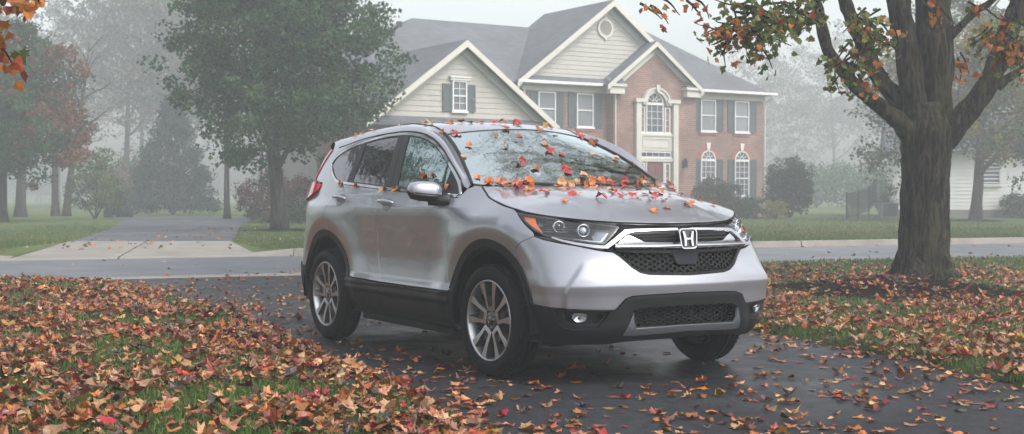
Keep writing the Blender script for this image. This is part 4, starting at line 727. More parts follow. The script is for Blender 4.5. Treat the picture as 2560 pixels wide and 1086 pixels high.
l5 = LL([(.25, 3.12, .05), (.42, 3.32, -.05), (.62, 3.52, -.1), (.88, 3.72, -.1), (1.4, 4.5, -.3), (2.2, 5.8, -.5)], [.07, .05, .045, .042, .035, .015], 12, 9); tips += l5[34:]
LL([(-.5, 5.9, .3), (-1.6, 6.6, -.6), (-2.8, 7.4, -1.8), (-4.2, 8.0, -3.0)], [.11, .09, .06, .02], 12, 12); LL([(-.6, 6.6, .3), (-1.8, 7.8, .2), (-3.2, 8.8, -.6), (-4.6, 9.4, -1.2)], [.10, .08, .05, .02], 12, 13); LL([(-1.85, 4.6, -.8), (-2.2, 6.0, -2.0), (-3.0, 7.2, -3.2)], [.06, .05, .02], 12, 14)
LB.build('limbs', M['bark'], mt, True)
# maple leaf outline
ML = np.array([(0, 0), (.10, .02), (.34, -.10), (.30, .10), (.50, .22), (.36, .32), (.40, .52), (.20, .46), (.13, .62), (0, .92), (-.13, .62), (-.20, .46), (-.40, .52), (-.36, .32), (-.50, .22), (-.30, .10), (-.34, -.10), (-.10, .02)])
def maple_leaves(P, size, cols, rg, normal_bias=.0, curl=.3, fan=True, droop=None, Nrm=None):
    """n real leaf shapes; each is a fan of 17 triangles about an inner point, cupped and twisted"""
    n = len(P); k = len(ML); L_ = ML-np.array([0, .35]); L_ = np.vstack([[0, -.05], L_])
    if Nrm is None:
        Nrm = rg.normal(0, 1, (n, 3)); Nrm[:, 2] = np.abs(Nrm[:, 2])*(.4+normal_bias)+normal_bias
    Nrm = Nrm/np.linalg.norm(Nrm, axis=1)[:, None]
    a = rg.normal(0, 1, (n, 3))
    if droop is not None: a = a*(1-droop)+np.array([0, 0, -1.])*droop*1.6
    a -= Nrm*(a*Nrm).sum(1)[:, None]; a /= np.linalg.norm(a, axis=1)[:, None]; b = np.cross(Nrm, a)
    cx = rg.normal(0, curl, n); cy = rg.normal(curl*.3, curl, n); cz = rg.normal(0, curl, n); ph = rg.uniform(0, 6.3, n)
    x = L_[None, :, 0]*np.ones((n, 1)); y = L_[None, :, 1]*np.ones((n, 1))
    lob = np.clip(rg.uniform(.15, 1.25, (n, 1)), 0, 1); rr_ = np.hypot(x, y+1e-6); tgt = .40*(1+.12*np.sin(3*np.arctan2(y, x)+rg.uniform(0, 6, (n, 1)))); sc_ = np.where(rr_ > .1, lob+(1-lob)*tgt/np.maximum(rr_, .1), 1); x = x*sc_; y = y*sc_*1.05
    x = x*(1+rg.normal(0, .17, (n, 1))); fold = np.abs(rg.normal(0, curl*1.3, n))[:, None]
    h = cx[:, None]*x*x*2.2+cy[:, None]*y*y*1.8+cz[:, None]*x*y*2+fold*np.abs(x)*.6+.05*np.sin(7*x+5*y+ph[:, None])
    s = np.asarray(size)*np.ones(n)
    V = P[:, None, :]+s[:, None, None]*(b[:, None, :]*x[..., None]+a[:, None, :]*y[..., None]+Nrm[:, None, :]*h[..., None])
    kk = k+1; f = np.array([(0, i, i % k+1) for i in range(1, k+1)]); F = (f[None]+(np.arange(n)*kk)[:, None, None]).reshape(-1, 3)
    c = np.repeat(np.asarray(cols), kk, axis=0).copy()
    return V.reshape(-1, 3), F, c, kk
rg = np.random.default_rng(77)
tw = MB(); LP = []; LC = []
TGR, TOL, TOR, TRD = np.array((.075, .115, .025)), np.array((.17, .16, .035)), np.array((.36, .13, .025)), np.array((.27, .055, .022))
def spray(o, d, L_, n, redness, sp=.28):
    """a leafy twig"""
    P, rr = wander(o, d, L_, 6, .014, .004, .16, rg, -.05); tw.tube(P, rr, 5)
    n = int(n); k = rg.integers(0, len(P)-1, n); t = rg.random(n)[:, None]; P = np.array(P); c = P[k]*(1-t)+P[k+1]*t+rg.normal(0, sp*.55, (n, 3))*np.array([1, 1, .75]); c[:, 2] -= .04
    LP.append(c); redness = redness*.6 if redness < .5 else redness; m_ = rg.random(n)[:, None]; base = np.where(m_ < .55, TGR, TOL)*rg.uniform(.7, 1.35, (n, 1)); red = np.where(rg.random((n, 1)) < .6, TOR, TRD)*rg.uniform(.7, 1.3, (n, 1))
    LC.append(np.where(rg.random((n, 1)) < redness, red, base))
TI = np.array(tips); TI = TI[TI[:, 2] > 5.2]
for i in range(330):      # the high crown, mostly above the frame; it shades the lawn and shows in the windscreen
    o_ = TI[rg.integers(len(TI))]; v = rg.normal(0, 1, 3); v[2] = abs(v[2])*.5+.1; spray(o_+v*rg.uniform(.2, 1.6), v, rg.uniform(.8, 1.8), 34, .14, .40)
for i in range(230):
    a = rg.uniform(0, 6.28); q = W(TREE[0]-.8, TREE[1]-.9)+np.array([math.cos(a), math.sin(a), 0])*rg.uniform(1.2, 5.0); z = rg.uniform(6.4, 9.8); spray(np.array([q[0], q[1], z]), rg.normal(0, 1, 3), rg.uniform(.8, 1.6), 32, .14, .42)
for i in range(125):
    q = W(rg.uniform(.8, 4.2), rg.uniform(12.4, 16.0)); spray(np.array([q[0], q[1], rg.uniform(6.9, 9.9)]), rg.normal(0, 1, 3), rg.uniform(.8, 1.7), 30, .14, .36)
# hanging sprays seen at the top of the picture: (right, ahead, height, right-step, height-step, length, n, redness)
for lat, dep, z, dx, dz, L_, n, rd, sp in SPRAYS:
    spray(W(lat, dep, z), RT*dx+DH*rg.uniform(-.1, .1)+np.array([0, 0, dz]), L_, n*(2.3 if rd < .5 else 1.2), rd, sp*1.1)
tw.build('twigs', M['bark'], mt, True)
P = np.vstack(LP); c = np.vstack(LC); V, F, cl, kk = maple_leaves(P, rg.uniform(.055, .10, len(P)), c, rg, .15, .22, droop=.35); npmesh('crown', V, F, M['leafmat'], mt, cl)
# the branch tip of another maple reaching in at the top left
ob = empty('overhanging_branch', W(-3.4, 7.6, 2.0), 'orange leaved maple branch tip reaching into the top left corner', 'branch')
tw = MB(); LP = []; LC = []
for lat, z, dx, dz, L_, n in ((-3.35, 2.34, 1, -.10, .58, 40), (-3.42, 2.30, 1, -.22, .58, 40), (-3.35, 2.38, 1, -.02, .45, 30), (-3.45, 2.24, 1, -.15, .45, 34), (-3.35, 2.20, 1, -.30, .3, 16)):
    spray(W(lat, 7.9, z), RT*dx+np.array([0, 0, dz]), L_, n, .9, .10)
tw.build('twigs', M['bark'], ob, True)
P = np.vstack(LP); c = np.vstack(LC); V, F, cl, kk = maple_leaves(P, rg.uniform(.07, .12, len(P)), c, rg, .15, .22, droop=.45); npmesh('leaves', V, F, M['leafmat'], ob, cl)
# ------------------------------------------------------------------ the car
def lut(pts):
    # monotone-ish catmull-rom (finite difference hermite with limiting)
    xs=[p[0] for p in pts]; ys=[p[1] for p in pts]; n=len(xs)
    d=[(ys[i+1]-ys[i])/(xs[i+1]-xs[i]) for i in range(n-1)]
    m=[d[0]]+[0 if d[i-1]*d[i]<=0 else 2*d[i-1]*d[i]/(d[i-1]+d[i]) for i in range(1,n-1)]+[d[-1]]
    def f(x):
        if x<=xs[0]: return ys[0]+m[0]*(x-xs[0])
        if x>=xs[-1]: return ys[-1]+m[-1]*(x-xs[-1])
        i=0
        while x>xs[i+1]: i+=1
        h=xs[i+1]-xs[i]; t=(x-xs[i])/h
        return ((2*t**3-3*t*t+1)*ys[i]+(t**3-2*t*t+t)*h*m[i]+(-2*t**3+3*t*t)*ys[i+1]+(t**3-t*t)*h*m[i+1])
    return f
def sst(a,b,x):
    t=min(1,max(0,(x-a)/(b-a))); return t*t*(3-2*t)
# reference plan curve (z about 0.75), rear centre -> side -> front centre, y positive
PLAN=[(-3.66,0),(-3.65,.3),(-3.60,.58),(-3.46,.77),(-3.20,.865),(-2.9,.895),(-2.66,.905),(-2.0,.910),(-1.2,.912),(-.5,.912),(0,.908),(.25,.895),(.45,.862),(.60,.805),(.715,.70),(.79,.56),(.845,.38),(.875,.2),(.885,0)]
def _build_plan():
    P=[(PLAN[1][0],-PLAN[1][1])]+PLAN+[(PLAN[-2][0],-PLAN[-2][1])]
    out=[]; N=24
    for i in range(1,len(P)-2):
        p0,p1,p2,p3=P[i-1],P[i],P[i+1],P[i+2]
        def k(a,b): return math.sqrt(math.hypot(b[0]-a[0],b[1]-a[1]))
        t0=0;t1=k(p0,p1);t2=t1+k(p1,p2);t3=t2+k(p2,p3)
        for j in range(N):
            t=t1+(t2-t1)*j/N
            def L(a,b,ta,tb): return tuple(a[q]*(tb-t)/(tb-ta)+b[q]*(t-ta)/(tb-ta) for q in (0,1))
            A1=L(p0,p1,t0,t1);A2=L(p1,p2,t1,t2);A3=L(p2,p3,t2,t3)
            B1=L(A1,A2,t0,t2);B2=L(A2,A3,t1,t3); out.append(L(B1,B2,t1,t2))
    out.append(PLAN[-1]); 
    s=[0]
    for a,b in zip(out,out[1:]): s.append(s[-1]+math.hypot(b[0]-a[0],b[1]-a[1]))
    # resample uniform
    M=600; L=s[-1]; res=[];j=0
    for i in range(M+1):
        q=L*i/M
        while j<len(s)-2 and s[j+1]<q: j+=1
        t=(q-s[j])/(s[j+1]-s[j]); res.append((out[j][0]+(out[j+1][0]-out[j][0])*t,out[j][1]+(out[j+1][1]-out[j][1])*t))
    for _ in range(60):
        q=[(-res[1][0]*0+res[1][0],-res[1][1])]+res+[(res[-2][0],-res[-2][1])]
        res=[((q[i-1][0]+2*q[i][0]+q[i+1][0])/4,(q[i-1][1]+2*q[i][1]+q[i+1][1])/4) for i in range(1,len(q)-1)]
    return res,L
_RP,SL=_build_plan()
# smooth normals
def _norms():
    n=[];M=len(_RP)
    for i in range(M):
        if i==0: n.append((-1,0));continue
        if i==M-1: n.append((1,0));continue
        a=_RP[max(0,i-3)];b=_RP[min(M-1,i+3)]; tx,ty=b[0]-a[0],b[1]-a[1]; l=math.hypot(tx,ty); n.append((-ty/l,tx/l))
    return n
_RN=_norms()
def plan(s):
    M=len(_RP)-1; q=min(M-1e-6,max(0,s/SL*M)); i=int(q); t=q-i
    a,b=_RP[i],_RP[i+1]; na,nb=_RN[i],_RN[i+1]
    return a[0]+(b[0]-a[0])*t,a[1]+(b[1]-a[1])*t,na[0]+(nb[0]-na[0])*t,na[1]+(nb[1]-na[1])*t
def s_of_x(x):
    lo,hi=0,SL
    for _ in range(40):
        m=(lo+hi)/2
        if plan(m)[0]<x: lo=m
        else: hi=m
    return (lo+hi)/2
# offsets from the plan curve
SIDE=lut([(.15,-.09),(.22,-.06),(.32,-.018),(.44,.006),(.52,.010),(.58,-.006),(.70,-.012),(.82,-.003),(.95,.010),(1.06,.0205),(1.083,.0205),(1.10,.013),(1.17,-.018),(1.22,-.034),(1.35,-.078),(1.5,-.132),(1.62,-.182),(1.75,-.245)])
FEND=lut([(.15,-.09),(.22,-.06),(.32,-.018),(.44,.004),(.52,.006),(.58,-.002),(.70,-.004),(.82,.004),(.92,.012),(.98,.006),(1.03,-.010),(1.08,-.038),(1.13,-.075),(1.18,-.12),(1.25,-.2)])
FRONT=lut([(.15,-.20),(.22,-.12),(.27,-.06),(.32,-.025),(.38,-.005),(.46,.0),(.55,.013),(.607,.0285),(.622,.031),(.640,.028),(.70,.014),(.80,-.008),(.88,-.022),(.95,-.05),(1.0,-.09),(1.05,-.16),(1.1,-.26)])
REAR=lut([(.15,-.1),(.3,-.02),(.5,.0),(.6,.02),(.8,.0),(1.1,-.06),(1.3,-.14),(1.5,-.26),(1.62,-.35),(1.75,-.5)])
S_F0=s_of_x(-.75); S_F1=s_of_x(-.15); S_C0=s_of_x(.30); S_C1=s_of_x(.74); S_R0=s_of_x(-3.56); S_R1=s_of_x(-3.0)
CREASE=lut([(.44,0),(.50,.004),(.60,.0),(.70,-.02),(.78,-.05)])
def S(s,z,sg=-1,inset=0.0):
    x,y,nx,ny=plan(s)
    a=sst(S_F0,S_F1,s); b=sst(S_C0,S_C1,s); c=1-sst(S_R0,S_R1,s)
    side=SIDE(z)*(1-a)+FEND(z)*a
    off=side*(1-b-c)+FRONT(z)*b+REAR(z)*c
    # wheel flares
    if ny>.5:
        for wx in (0.0,-2.66):
            r=math.hypot(x-wx,z-.37)
            if z>.25 and r<.9:
                off+=FLARE(r)*sst(.2,.5,z)*sst(.5,.88,ny)
    # bumper cheek: surface steps in towards the front past a leaning crease
    sc=SCR+.10*sst(.50,.80,z)**1.5
    off+=.024*sst(sc-.012,sc+.020,s)*(1-sst(sc+.10,sc+.45,s))*sst(.40,.50,z)*(1-sst(.66,.79,z))
    off+=CORN(z)*sst(S_K0,S_K1,s)*(1-sst(S_K1,S_K2,s))
    off-=inset
    return (x+nx*off,sg*(y+ny*off),z)
SCR=s_of_x(.66)
FLARE=lut([(.40,.0),(.50,.006),(.535,.011),(.565,.0165),(.59,.0215),(.605,.0238),(.62,.0245),(.64,.0236),(.68,.0195),(.74,.011),(.80,.0045),(.86,.001),(.9,0),(1.2,0)])
S_K0=s_of_x(.1);S_K1=s_of_x(.62);S_K2=s_of_x(.84)
CORN=lut([(.2,0),(.4,.014),(.5,.022),(.64,.020),(.72,.010),(.82,-.012),(.92,-.040),(1.0,-.065),(1.1,-.09)])
def Snormal(s,z,sg=-1):
    e=.004
    a=S(s+e,z,sg);b=S(s-e,z,sg);c=S(s,z+e,sg);d=S(s,z-e,sg)
    u=[a[i]-b[i] for i in range(3)];v=[c[i]-d[i] for i in range(3)]
    n=[u[1]*v[2]-u[2]*v[1],u[2]*v[0]-u[0]*v[2],u[0]*v[1]-u[1]*v[0]]
    l=math.sqrt(sum(q*q for q in n)); n=[q/l*(-1 if sg>0 else 1) for q in n]
    return n
def paint_mat():
    m = bpy.data.materials.new('silver_paint'); m.use_nodes = True; t = m.node_tree; b = t.nodes['Principled BSDF']; L = t.links
    _in(b, 'Base Color', (.315, .325, .37, 1)); _in(b, 'Metallic', .58); _in(b, 'Roughness', .30); _in(b, 'Coat Weight', 1.); _in(b, 'Coat Roughness', .03); _in(b, 'Coat IOR', 1.65)
    tc = t.nodes.new('ShaderNodeTexCoord'); v = t.nodes.new('ShaderNodeTexVoronoi'); v.inputs['Scale'].default_value = 170; L.new(tc.outputs['Object'], v.inputs['Vector'])
    mr = t.nodes.new('ShaderNodeMapRange'); mr.inputs[1].default_value = 0; mr.inputs[2].default_value = .35; mr.inputs[3].default_value = 1; mr.inputs[4].default_value = 0; L.new(v.outputs['Distance'], mr.inputs[0])
    bp = t.nodes.new('ShaderNodeBump'); bp.inputs['Strength'].default_value = .10; bp.inputs['Distance'].default_value = .001; L.new(mr.outputs[0], bp.inputs['Height']); L.new(bp.outputs[0], b.inputs['Coat Normal'])
    n = t.nodes.new('ShaderNodeTexNoise'); n.inputs['Scale'].default_value = 900; L.new(tc.outputs['Object'], n.inputs['Vector'])
    bp2 = t.nodes.new('ShaderNodeBump'); bp2.inputs['Strength'].default_value = .12; bp2.inputs['Distance'].default_value = .0006; L.new(n.outputs['Fac'], bp2.inputs['Height']); L.new(bp2.outputs[0], b.inputs['Normal'])
    return m
def glass_mat(name, tint, refl, gcol, rough=.02, drops=.0):
    """thin window glass: part see-through (tinted), part mirror"""
    m = bpy.data.materials.new(name); m.use_nodes = True; t = m.node_tree; t.nodes.remove(t.nodes['Principled BSDF']); L = t.links
    tr = t.nodes.new('ShaderNodeBsdfTransparent'); tr.inputs[0].default_value = (*tint, 1); g = t.nodes.new('ShaderNodeBsdfGlossy'); g.inputs['Color'].default_value = (*gcol, 1); g.inputs['Roughness'].default_value = rough
    fr = t.nodes.new('ShaderNodeFresnel'); fr.inputs[0].default_value = 1.5; mr = t.nodes.new('ShaderNodeMapRange'); mr.inputs[1].default_value = .03; mr.inputs[2].default_value = .5; mr.inputs[3].default_value = refl; mr.inputs[4].default_value = (.9 if refl > .2 else .35); L.new(fr.outputs[0], mr.inputs[0])
    mx = t.nodes.new('ShaderNodeMixShader'); L.new(mr.outputs[0], mx.inputs[0]); L.new(tr.outputs[0], mx.inputs[1]); L.new(g.outputs[0], mx.inputs[2]); L.new(mx.outputs[0], t.nodes['Material Output'].inputs[0])
    if drops:
        tc = t.nodes.new('ShaderNodeTexCoord'); n = t.nodes.new('ShaderNodeTexNoise'); n.inputs['Scale'].default_value = 26; n.inputs['Detail'].default_value = 3
        mp = t.nodes.new('ShaderNodeMapping'); mp.inputs['Scale'].default_value = (.45, 1, .45); L.new(tc.outputs['Object'], mp.inputs[0]); L.new(mp.outputs[0], n.inputs['Vector'])
        bp = t.nodes.new('ShaderNodeBump'); bp.inputs['Strength'].default_value = drops; bp.inputs['Distance'].default_value = .004; L.new(n.outputs['Fac'], bp.inputs['Height']); L.new(bp.outputs[0], g.inputs['Normal'])
    return m
M['paint'] = paint_mat()
M['plastic'] = mat('black_plastic', (.009, .010, .012), .5, spec=.3, bump=(900, .15, .001))
M['plastic2'] = mat('dark_trim', (.012, .012, .013), .5)
M['gloss'] = mat('gloss_black', (.006, .006, .007), .08, coat=1.)
M['gap'] = mat('unlit_underbody', (.004, .004, .004), .9)
M['grille'] = mat('grille_gloss', (.004, .004, .005), .28, spec=.22)
M['mesh'] = mat('grille_black', (.006, .006, .007), .55, spec=.25)
M['chrome'] = mat('chrome', (.50, .50, .52), .08, metal=1.)
M['satin'] = mat('satin_silver', (.22, .225, .24), .38, metal=.75)
M['skid'] = mat('grey_skid_paint', (.10, .112, .13), .42, metal=.3, coat=.3)
M['machined'] = mat('machined_alloy', (.46, .47, .49), .34, metal=.95)
M['alloy'] = mat('grey_alloy', (.075, .075, .085), .35, metal=.6, coat=.4)
M['rubber'] = mat('tyre_rubber', (.007, .007, .008), .75, spec=.2, bump=(180, .2, .002))
M['rotor'] = mat('brake_disc', (.10, .095, .09), .4, metal=.8)
M['redlens'] = mat('red_lens', (.50, .012, .018), .12, coat=1.)
M['amber'] = mat('amber_lens', (.75, .16, .015), .2, coat=1.)
M['lampsilver'] = mat('lamp_reflector', (.55, .57, .60), .12, metal=1.)
M['lampdark'] = mat('lamp_housing', (.15, .17, .20), .25, metal=.75)
M['white_lens'] = mat('white_lens', (.55, .58, .62), .15)
M['ws'] = glass_mat('windscreen_glass', (.20, .25, .24), .74, (.90, 1., 1.), .015, .22)
M['glassf'] = glass_mat('front_side_glass', (.16, .22, .22), .55, (.62, .74, .75), .03, .3)
M['glassr'] = glass_mat('tinted_privacy_glass', (.02, .02, .022), .28, (.62, .60, .63), .03, .5)
M['lens'] = glass_mat('clear_lens', (.93, .95, .97), .05, (1, 1, 1), .02)
M['seat'] = mat('seat_cloth', (.035, .035, .038), .9)

def inpoly1(x, y, P):
    c = False; j = len(P)-1
    for i in range(len(P)):
        a, b = P[i], P[j]
        if (a[1] > y) != (b[1] > y) and x < (b[0]-a[0])*(y-a[1])/(b[1]-a[1])+a[0]: c = not c
        j = i
    return c
def resample(P, h):
    o = []
    for i in range(len(P)):
        a, b = P[i], P[(i+1) % len(P)]; L = math.hypot(b[0]-a[0], b[1]-a[1]); k = max(1, int(math.ceil(L/h)))
        o += [(a[0]+(b[0]-a[0])*j/k, a[1]+(b[1]-a[1])*j/k) for j in range(k)]
    return o
def shrink(P, g):
    A = sum(P[i][0]*P[(i+1) % len(P)][1]-P[(i+1) % len(P)][0]*P[i][1] for i in range(len(P))); sg = 1 if A > 0 else -1; o = []; n = len(P)
    for i in range(n):
        a, b, c = P[i-1], P[i], P[(i+1) % n]; d1 = (b[0]-a[0], b[1]-a[1]); d2 = (c[0]-b[0], c[1]-b[1]); l1 = math.hypot(*d1)+1e-9; l2 = math.hypot(*d2)+1e-9
        nx = -(d1[1]/l1+d2[1]/l2); ny = d1[0]/l1+d2[0]/l2; l = math.hypot(nx, ny)+1e-9; k = 1/max(.5, l/2)
        o.append((b[0]+sg*nx/l*g*k, b[1]+sg*ny/l*g*k))
    return o
def smooth_open(pts, n=6):
    P = [(2*pts[0][0]-pts[1][0], 2*pts[0][1]-pts[1][1])]+list(pts)+[(2*pts[-1][0]-pts[-2][0], 2*pts[-1][1]-pts[-2][1])]; o = []
    for i in range(1, len(P)-2):
        a, b, c, d = P[i-1:i+3]
        for j in range(n):
            t = j/n; o.append(tuple(.5*((2*b[q])+(-a[q]+c[q])*t+(2*a[q]-5*b[q]+4*c[q]-d[q])*t*t+(-a[q]+3*b[q]-3*c[q]+d[q])*t**3) for q in (0, 1)))
    return o+[tuple(pts[-1])]
def patch(name, out, fn, m, parent, h=.03, rim=.014, gap=.0022, holes=(), nfn=None, back=False):
    """a crisp-edged panel of the surface fn(a, b), with turned-in edges"""
    P = [tuple(p) for p in out]
    if gap: P = shrink(P, gap)
    P = resample(P, h); Hs = [resample(list(q), h) for q in holes]
    x0, x1 = min(p[0] for p in P), max(p[0] for p in P); y0, y1 = min(p[1] for p in P), max(p[1] for p in P)
    pts = list(P); loops = [list(range(len(P)))]
    for q in Hs: loops.append(list(range(len(pts), len(pts)+len(q)))); pts += q
    gx = np.arange(x0+h*.5, x1, h); gy = np.arange(y0+h*.43, y1, h*.87); X, Y = np.meshgrid(gx, gy); X = X+(np.arange(len(gy)) % 2)[:, None]*h*.5; X = X.ravel(); Y = Y.ravel()
    k = inpoly(X, Y, P) & (seg_dist(X, Y, P) > h*.45)
    for q in Hs: k &= ~inpoly(X, Y, q) & (seg_dist(X, Y, q) > h*.45)
    pts += list(zip(X[k], Y[k]))
    edges = [(l[i], l[(i+1) % len(l)]) for l in loops for i in range(len(l))]
    r = delaunay_2d_cdt([Vector((float(a), float(b))) for a, b in pts], edges, [loops[0]], 1, 1e-7)
    v2 = [(p.x, p.y) for p in r[0]]; F = []
    for f in r[2]:
        c = (sum(v2[i][0] for i in f)/len(f), sum(v2[i][1] for i in f)/len(f))
        if any(inpoly1(c[0], c[1], q) for q in Hs): continue
        F.append(list(f))
    V = [fn(a, b) for a, b in v2]
    def nrm(a, b):
        e = .007; p, q, u, w = fn(a+e, b), fn(a-e, b), fn(a, b+e), fn(a, b-e)
        A = [p[i]-q[i] for i in range(3)]; B = [u[i]-w[i] for i in range(3)]; n = [A[1]*B[2]-A[2]*B[1], A[2]*B[0]-A[0]*B[2], A[0]*B[1]-A[1]*B[0]]; l = math.sqrt(sum(c*c for c in n))+1e-12
        return [c/l for c in n]
    N = [nrm(a, b) for a, b in v2]
    # orient outward: sign decided by the caller's surface (outward = away from the car's middle)
    ci = len(v2)//2; s = 0
    for i in range(0, len(v2), max(1, len(v2)//25)): s += (V[i][0]+1.4)*N[i][0]*.3+V[i][1]*N[i][1]+(V[i][2]-.75)*N[i][2]
    sg = 1 if s > 0 else -1; N = [[c*sg for c in n] for n in N]
    FF = []
    for f in F:
        a, b, c = (V[f[0]], V[f[1]], V[f[2]]); A = [b[i]-a[i] for i in range(3)]; B = [c[i]-a[i] for i in range(3)]; n = [A[1]*B[2]-A[2]*B[1], A[2]*B[0]-A[0]*B[2], A[0]*B[1]-A[1]*B[0]]
        FF.append(f if sum(n[i]*N[f[0]][i] for i in range(3)) > 0 else f[::-1])
    if rim:
        cnt = {}
        for f in FF:
            for i in range(len(f)): a, b = f[i], f[(i+1) % len(f)]; cnt[(a, b)] = 1
        bd = [(a, b) for (a, b) in cnt if (b, a) not in cnt]; mp = {}
        for a, b in bd:
            t = [V[b][i]-V[a][i] for i in range(3)]; n = N[a]; o = [t[1]*n[2]-t[2]*n[1], t[2]*n[0]-t[0]*n[2], t[0]*n[1]-t[1]*n[0]]; l = math.sqrt(sum(c*c for c in o))+1e-12; o = [c/l for c in o]
            i0 = len(V)
            for v, in_ in ((a, 0), (b, 0), (b, 1), (a, 1)):
                q = V[v]; V.append(tuple(q[i]-N[v][i]*rim*in_-o[i]*rim*.15*in_ for i in range(3))); 
            N += [[(o[i]*.8+N[a][i]*.6) for i in range(3)], [(o[i]*.8+N[b][i]*.6) for i in range(3)], o, o]
            FF.append([i0, i0+3, i0+2, i0+1])
    N = [Vector(n).normalized() for n in N]
    o = pymesh(name, V, FF, m, parent, True, normals=N); return o
def arc(cx, cz, r, a0, a1, n=22): return [(cx+r*math.cos(R(a0+(a1-a0)*i/n)), cz+r*math.sin(R(a0+(a1-a0)*i/n))) for i in range(n+1)]
SWF, SWR = s_of_x(-.02), s_of_x(-2.68); SF = s_of_x(0)
CAR = empty('parked_suv', (-1.4, 0, 0), 'wet silver compact SUV scattered with fallen leaves, parked on the dark driveway', 'car')
def Sf(sg, inset=0., extra=None):
    def f(s, z):
        i = inset(s, z) if callable(inset) else inset
        if extra: i -= extra(s, z)
        return S(s, z, sg, i)
    return f
def SF2(inset=0.):
    """front surface running right across: t over SL is the other side"""
    def f(t, z):
        i = inset(t, z) if callable(inset) else inset
        return S(t, z, -1, i) if t <= SL else S(2*SL-t, z, 1, i)
    return f
def mir(P): return P+[(2*SL-a, b) for a, b in P[::-1]]

# shared lines in (distance along the side, height)
gF = [(3.800, 1.1535), (3.778, 1.084), (3.768, .98), (3.752, .78), (3.762, .66), (3.786, .527)]
gB = [(2.7066, 1.2114), (2.6348, 1.1247), (2.625, 1.017), (2.610, .836), (2.612, .71), (2.686, .525)]
gR = [(1.860, 1.262), (1.825, 1.19), (1.7328, 1.1046), (1.672, 1.0069), (1.675, .93), (1.700, .893)]
gFb = [(4.7573, .92), (4.6652, .8764), (4.6148, .8343), (4.579, .7922)]
AO = .522; AI = .468
front_arch_hi = arc(SWF, .37, AO, math.degrees(math.atan2(.157, -.49)), math.degrees(math.atan2(.4222, .297)), 26)
front_arch_lo = arc(SWF, .37, AO, math.degrees(math.atan2(.4222, .297)), math.degrees(math.atan2(.137, .50)), 14)
front_arch_bot = arc(SWF, .37, AO, 15.3, -12, 8)
belt = [(1.7931, 1.2658), (2.2133, 1.2409), (2.7344, 1.2113), (3.3465, 1.1841), (3.8158, 1.1595)]
beltf = lut(belt)
sillf = lut([(2.03, .5453), (2.319, .5351), (2.6647, .527), (3.2211, .5243), (3.7065, .5289), (3.87, .5476)])
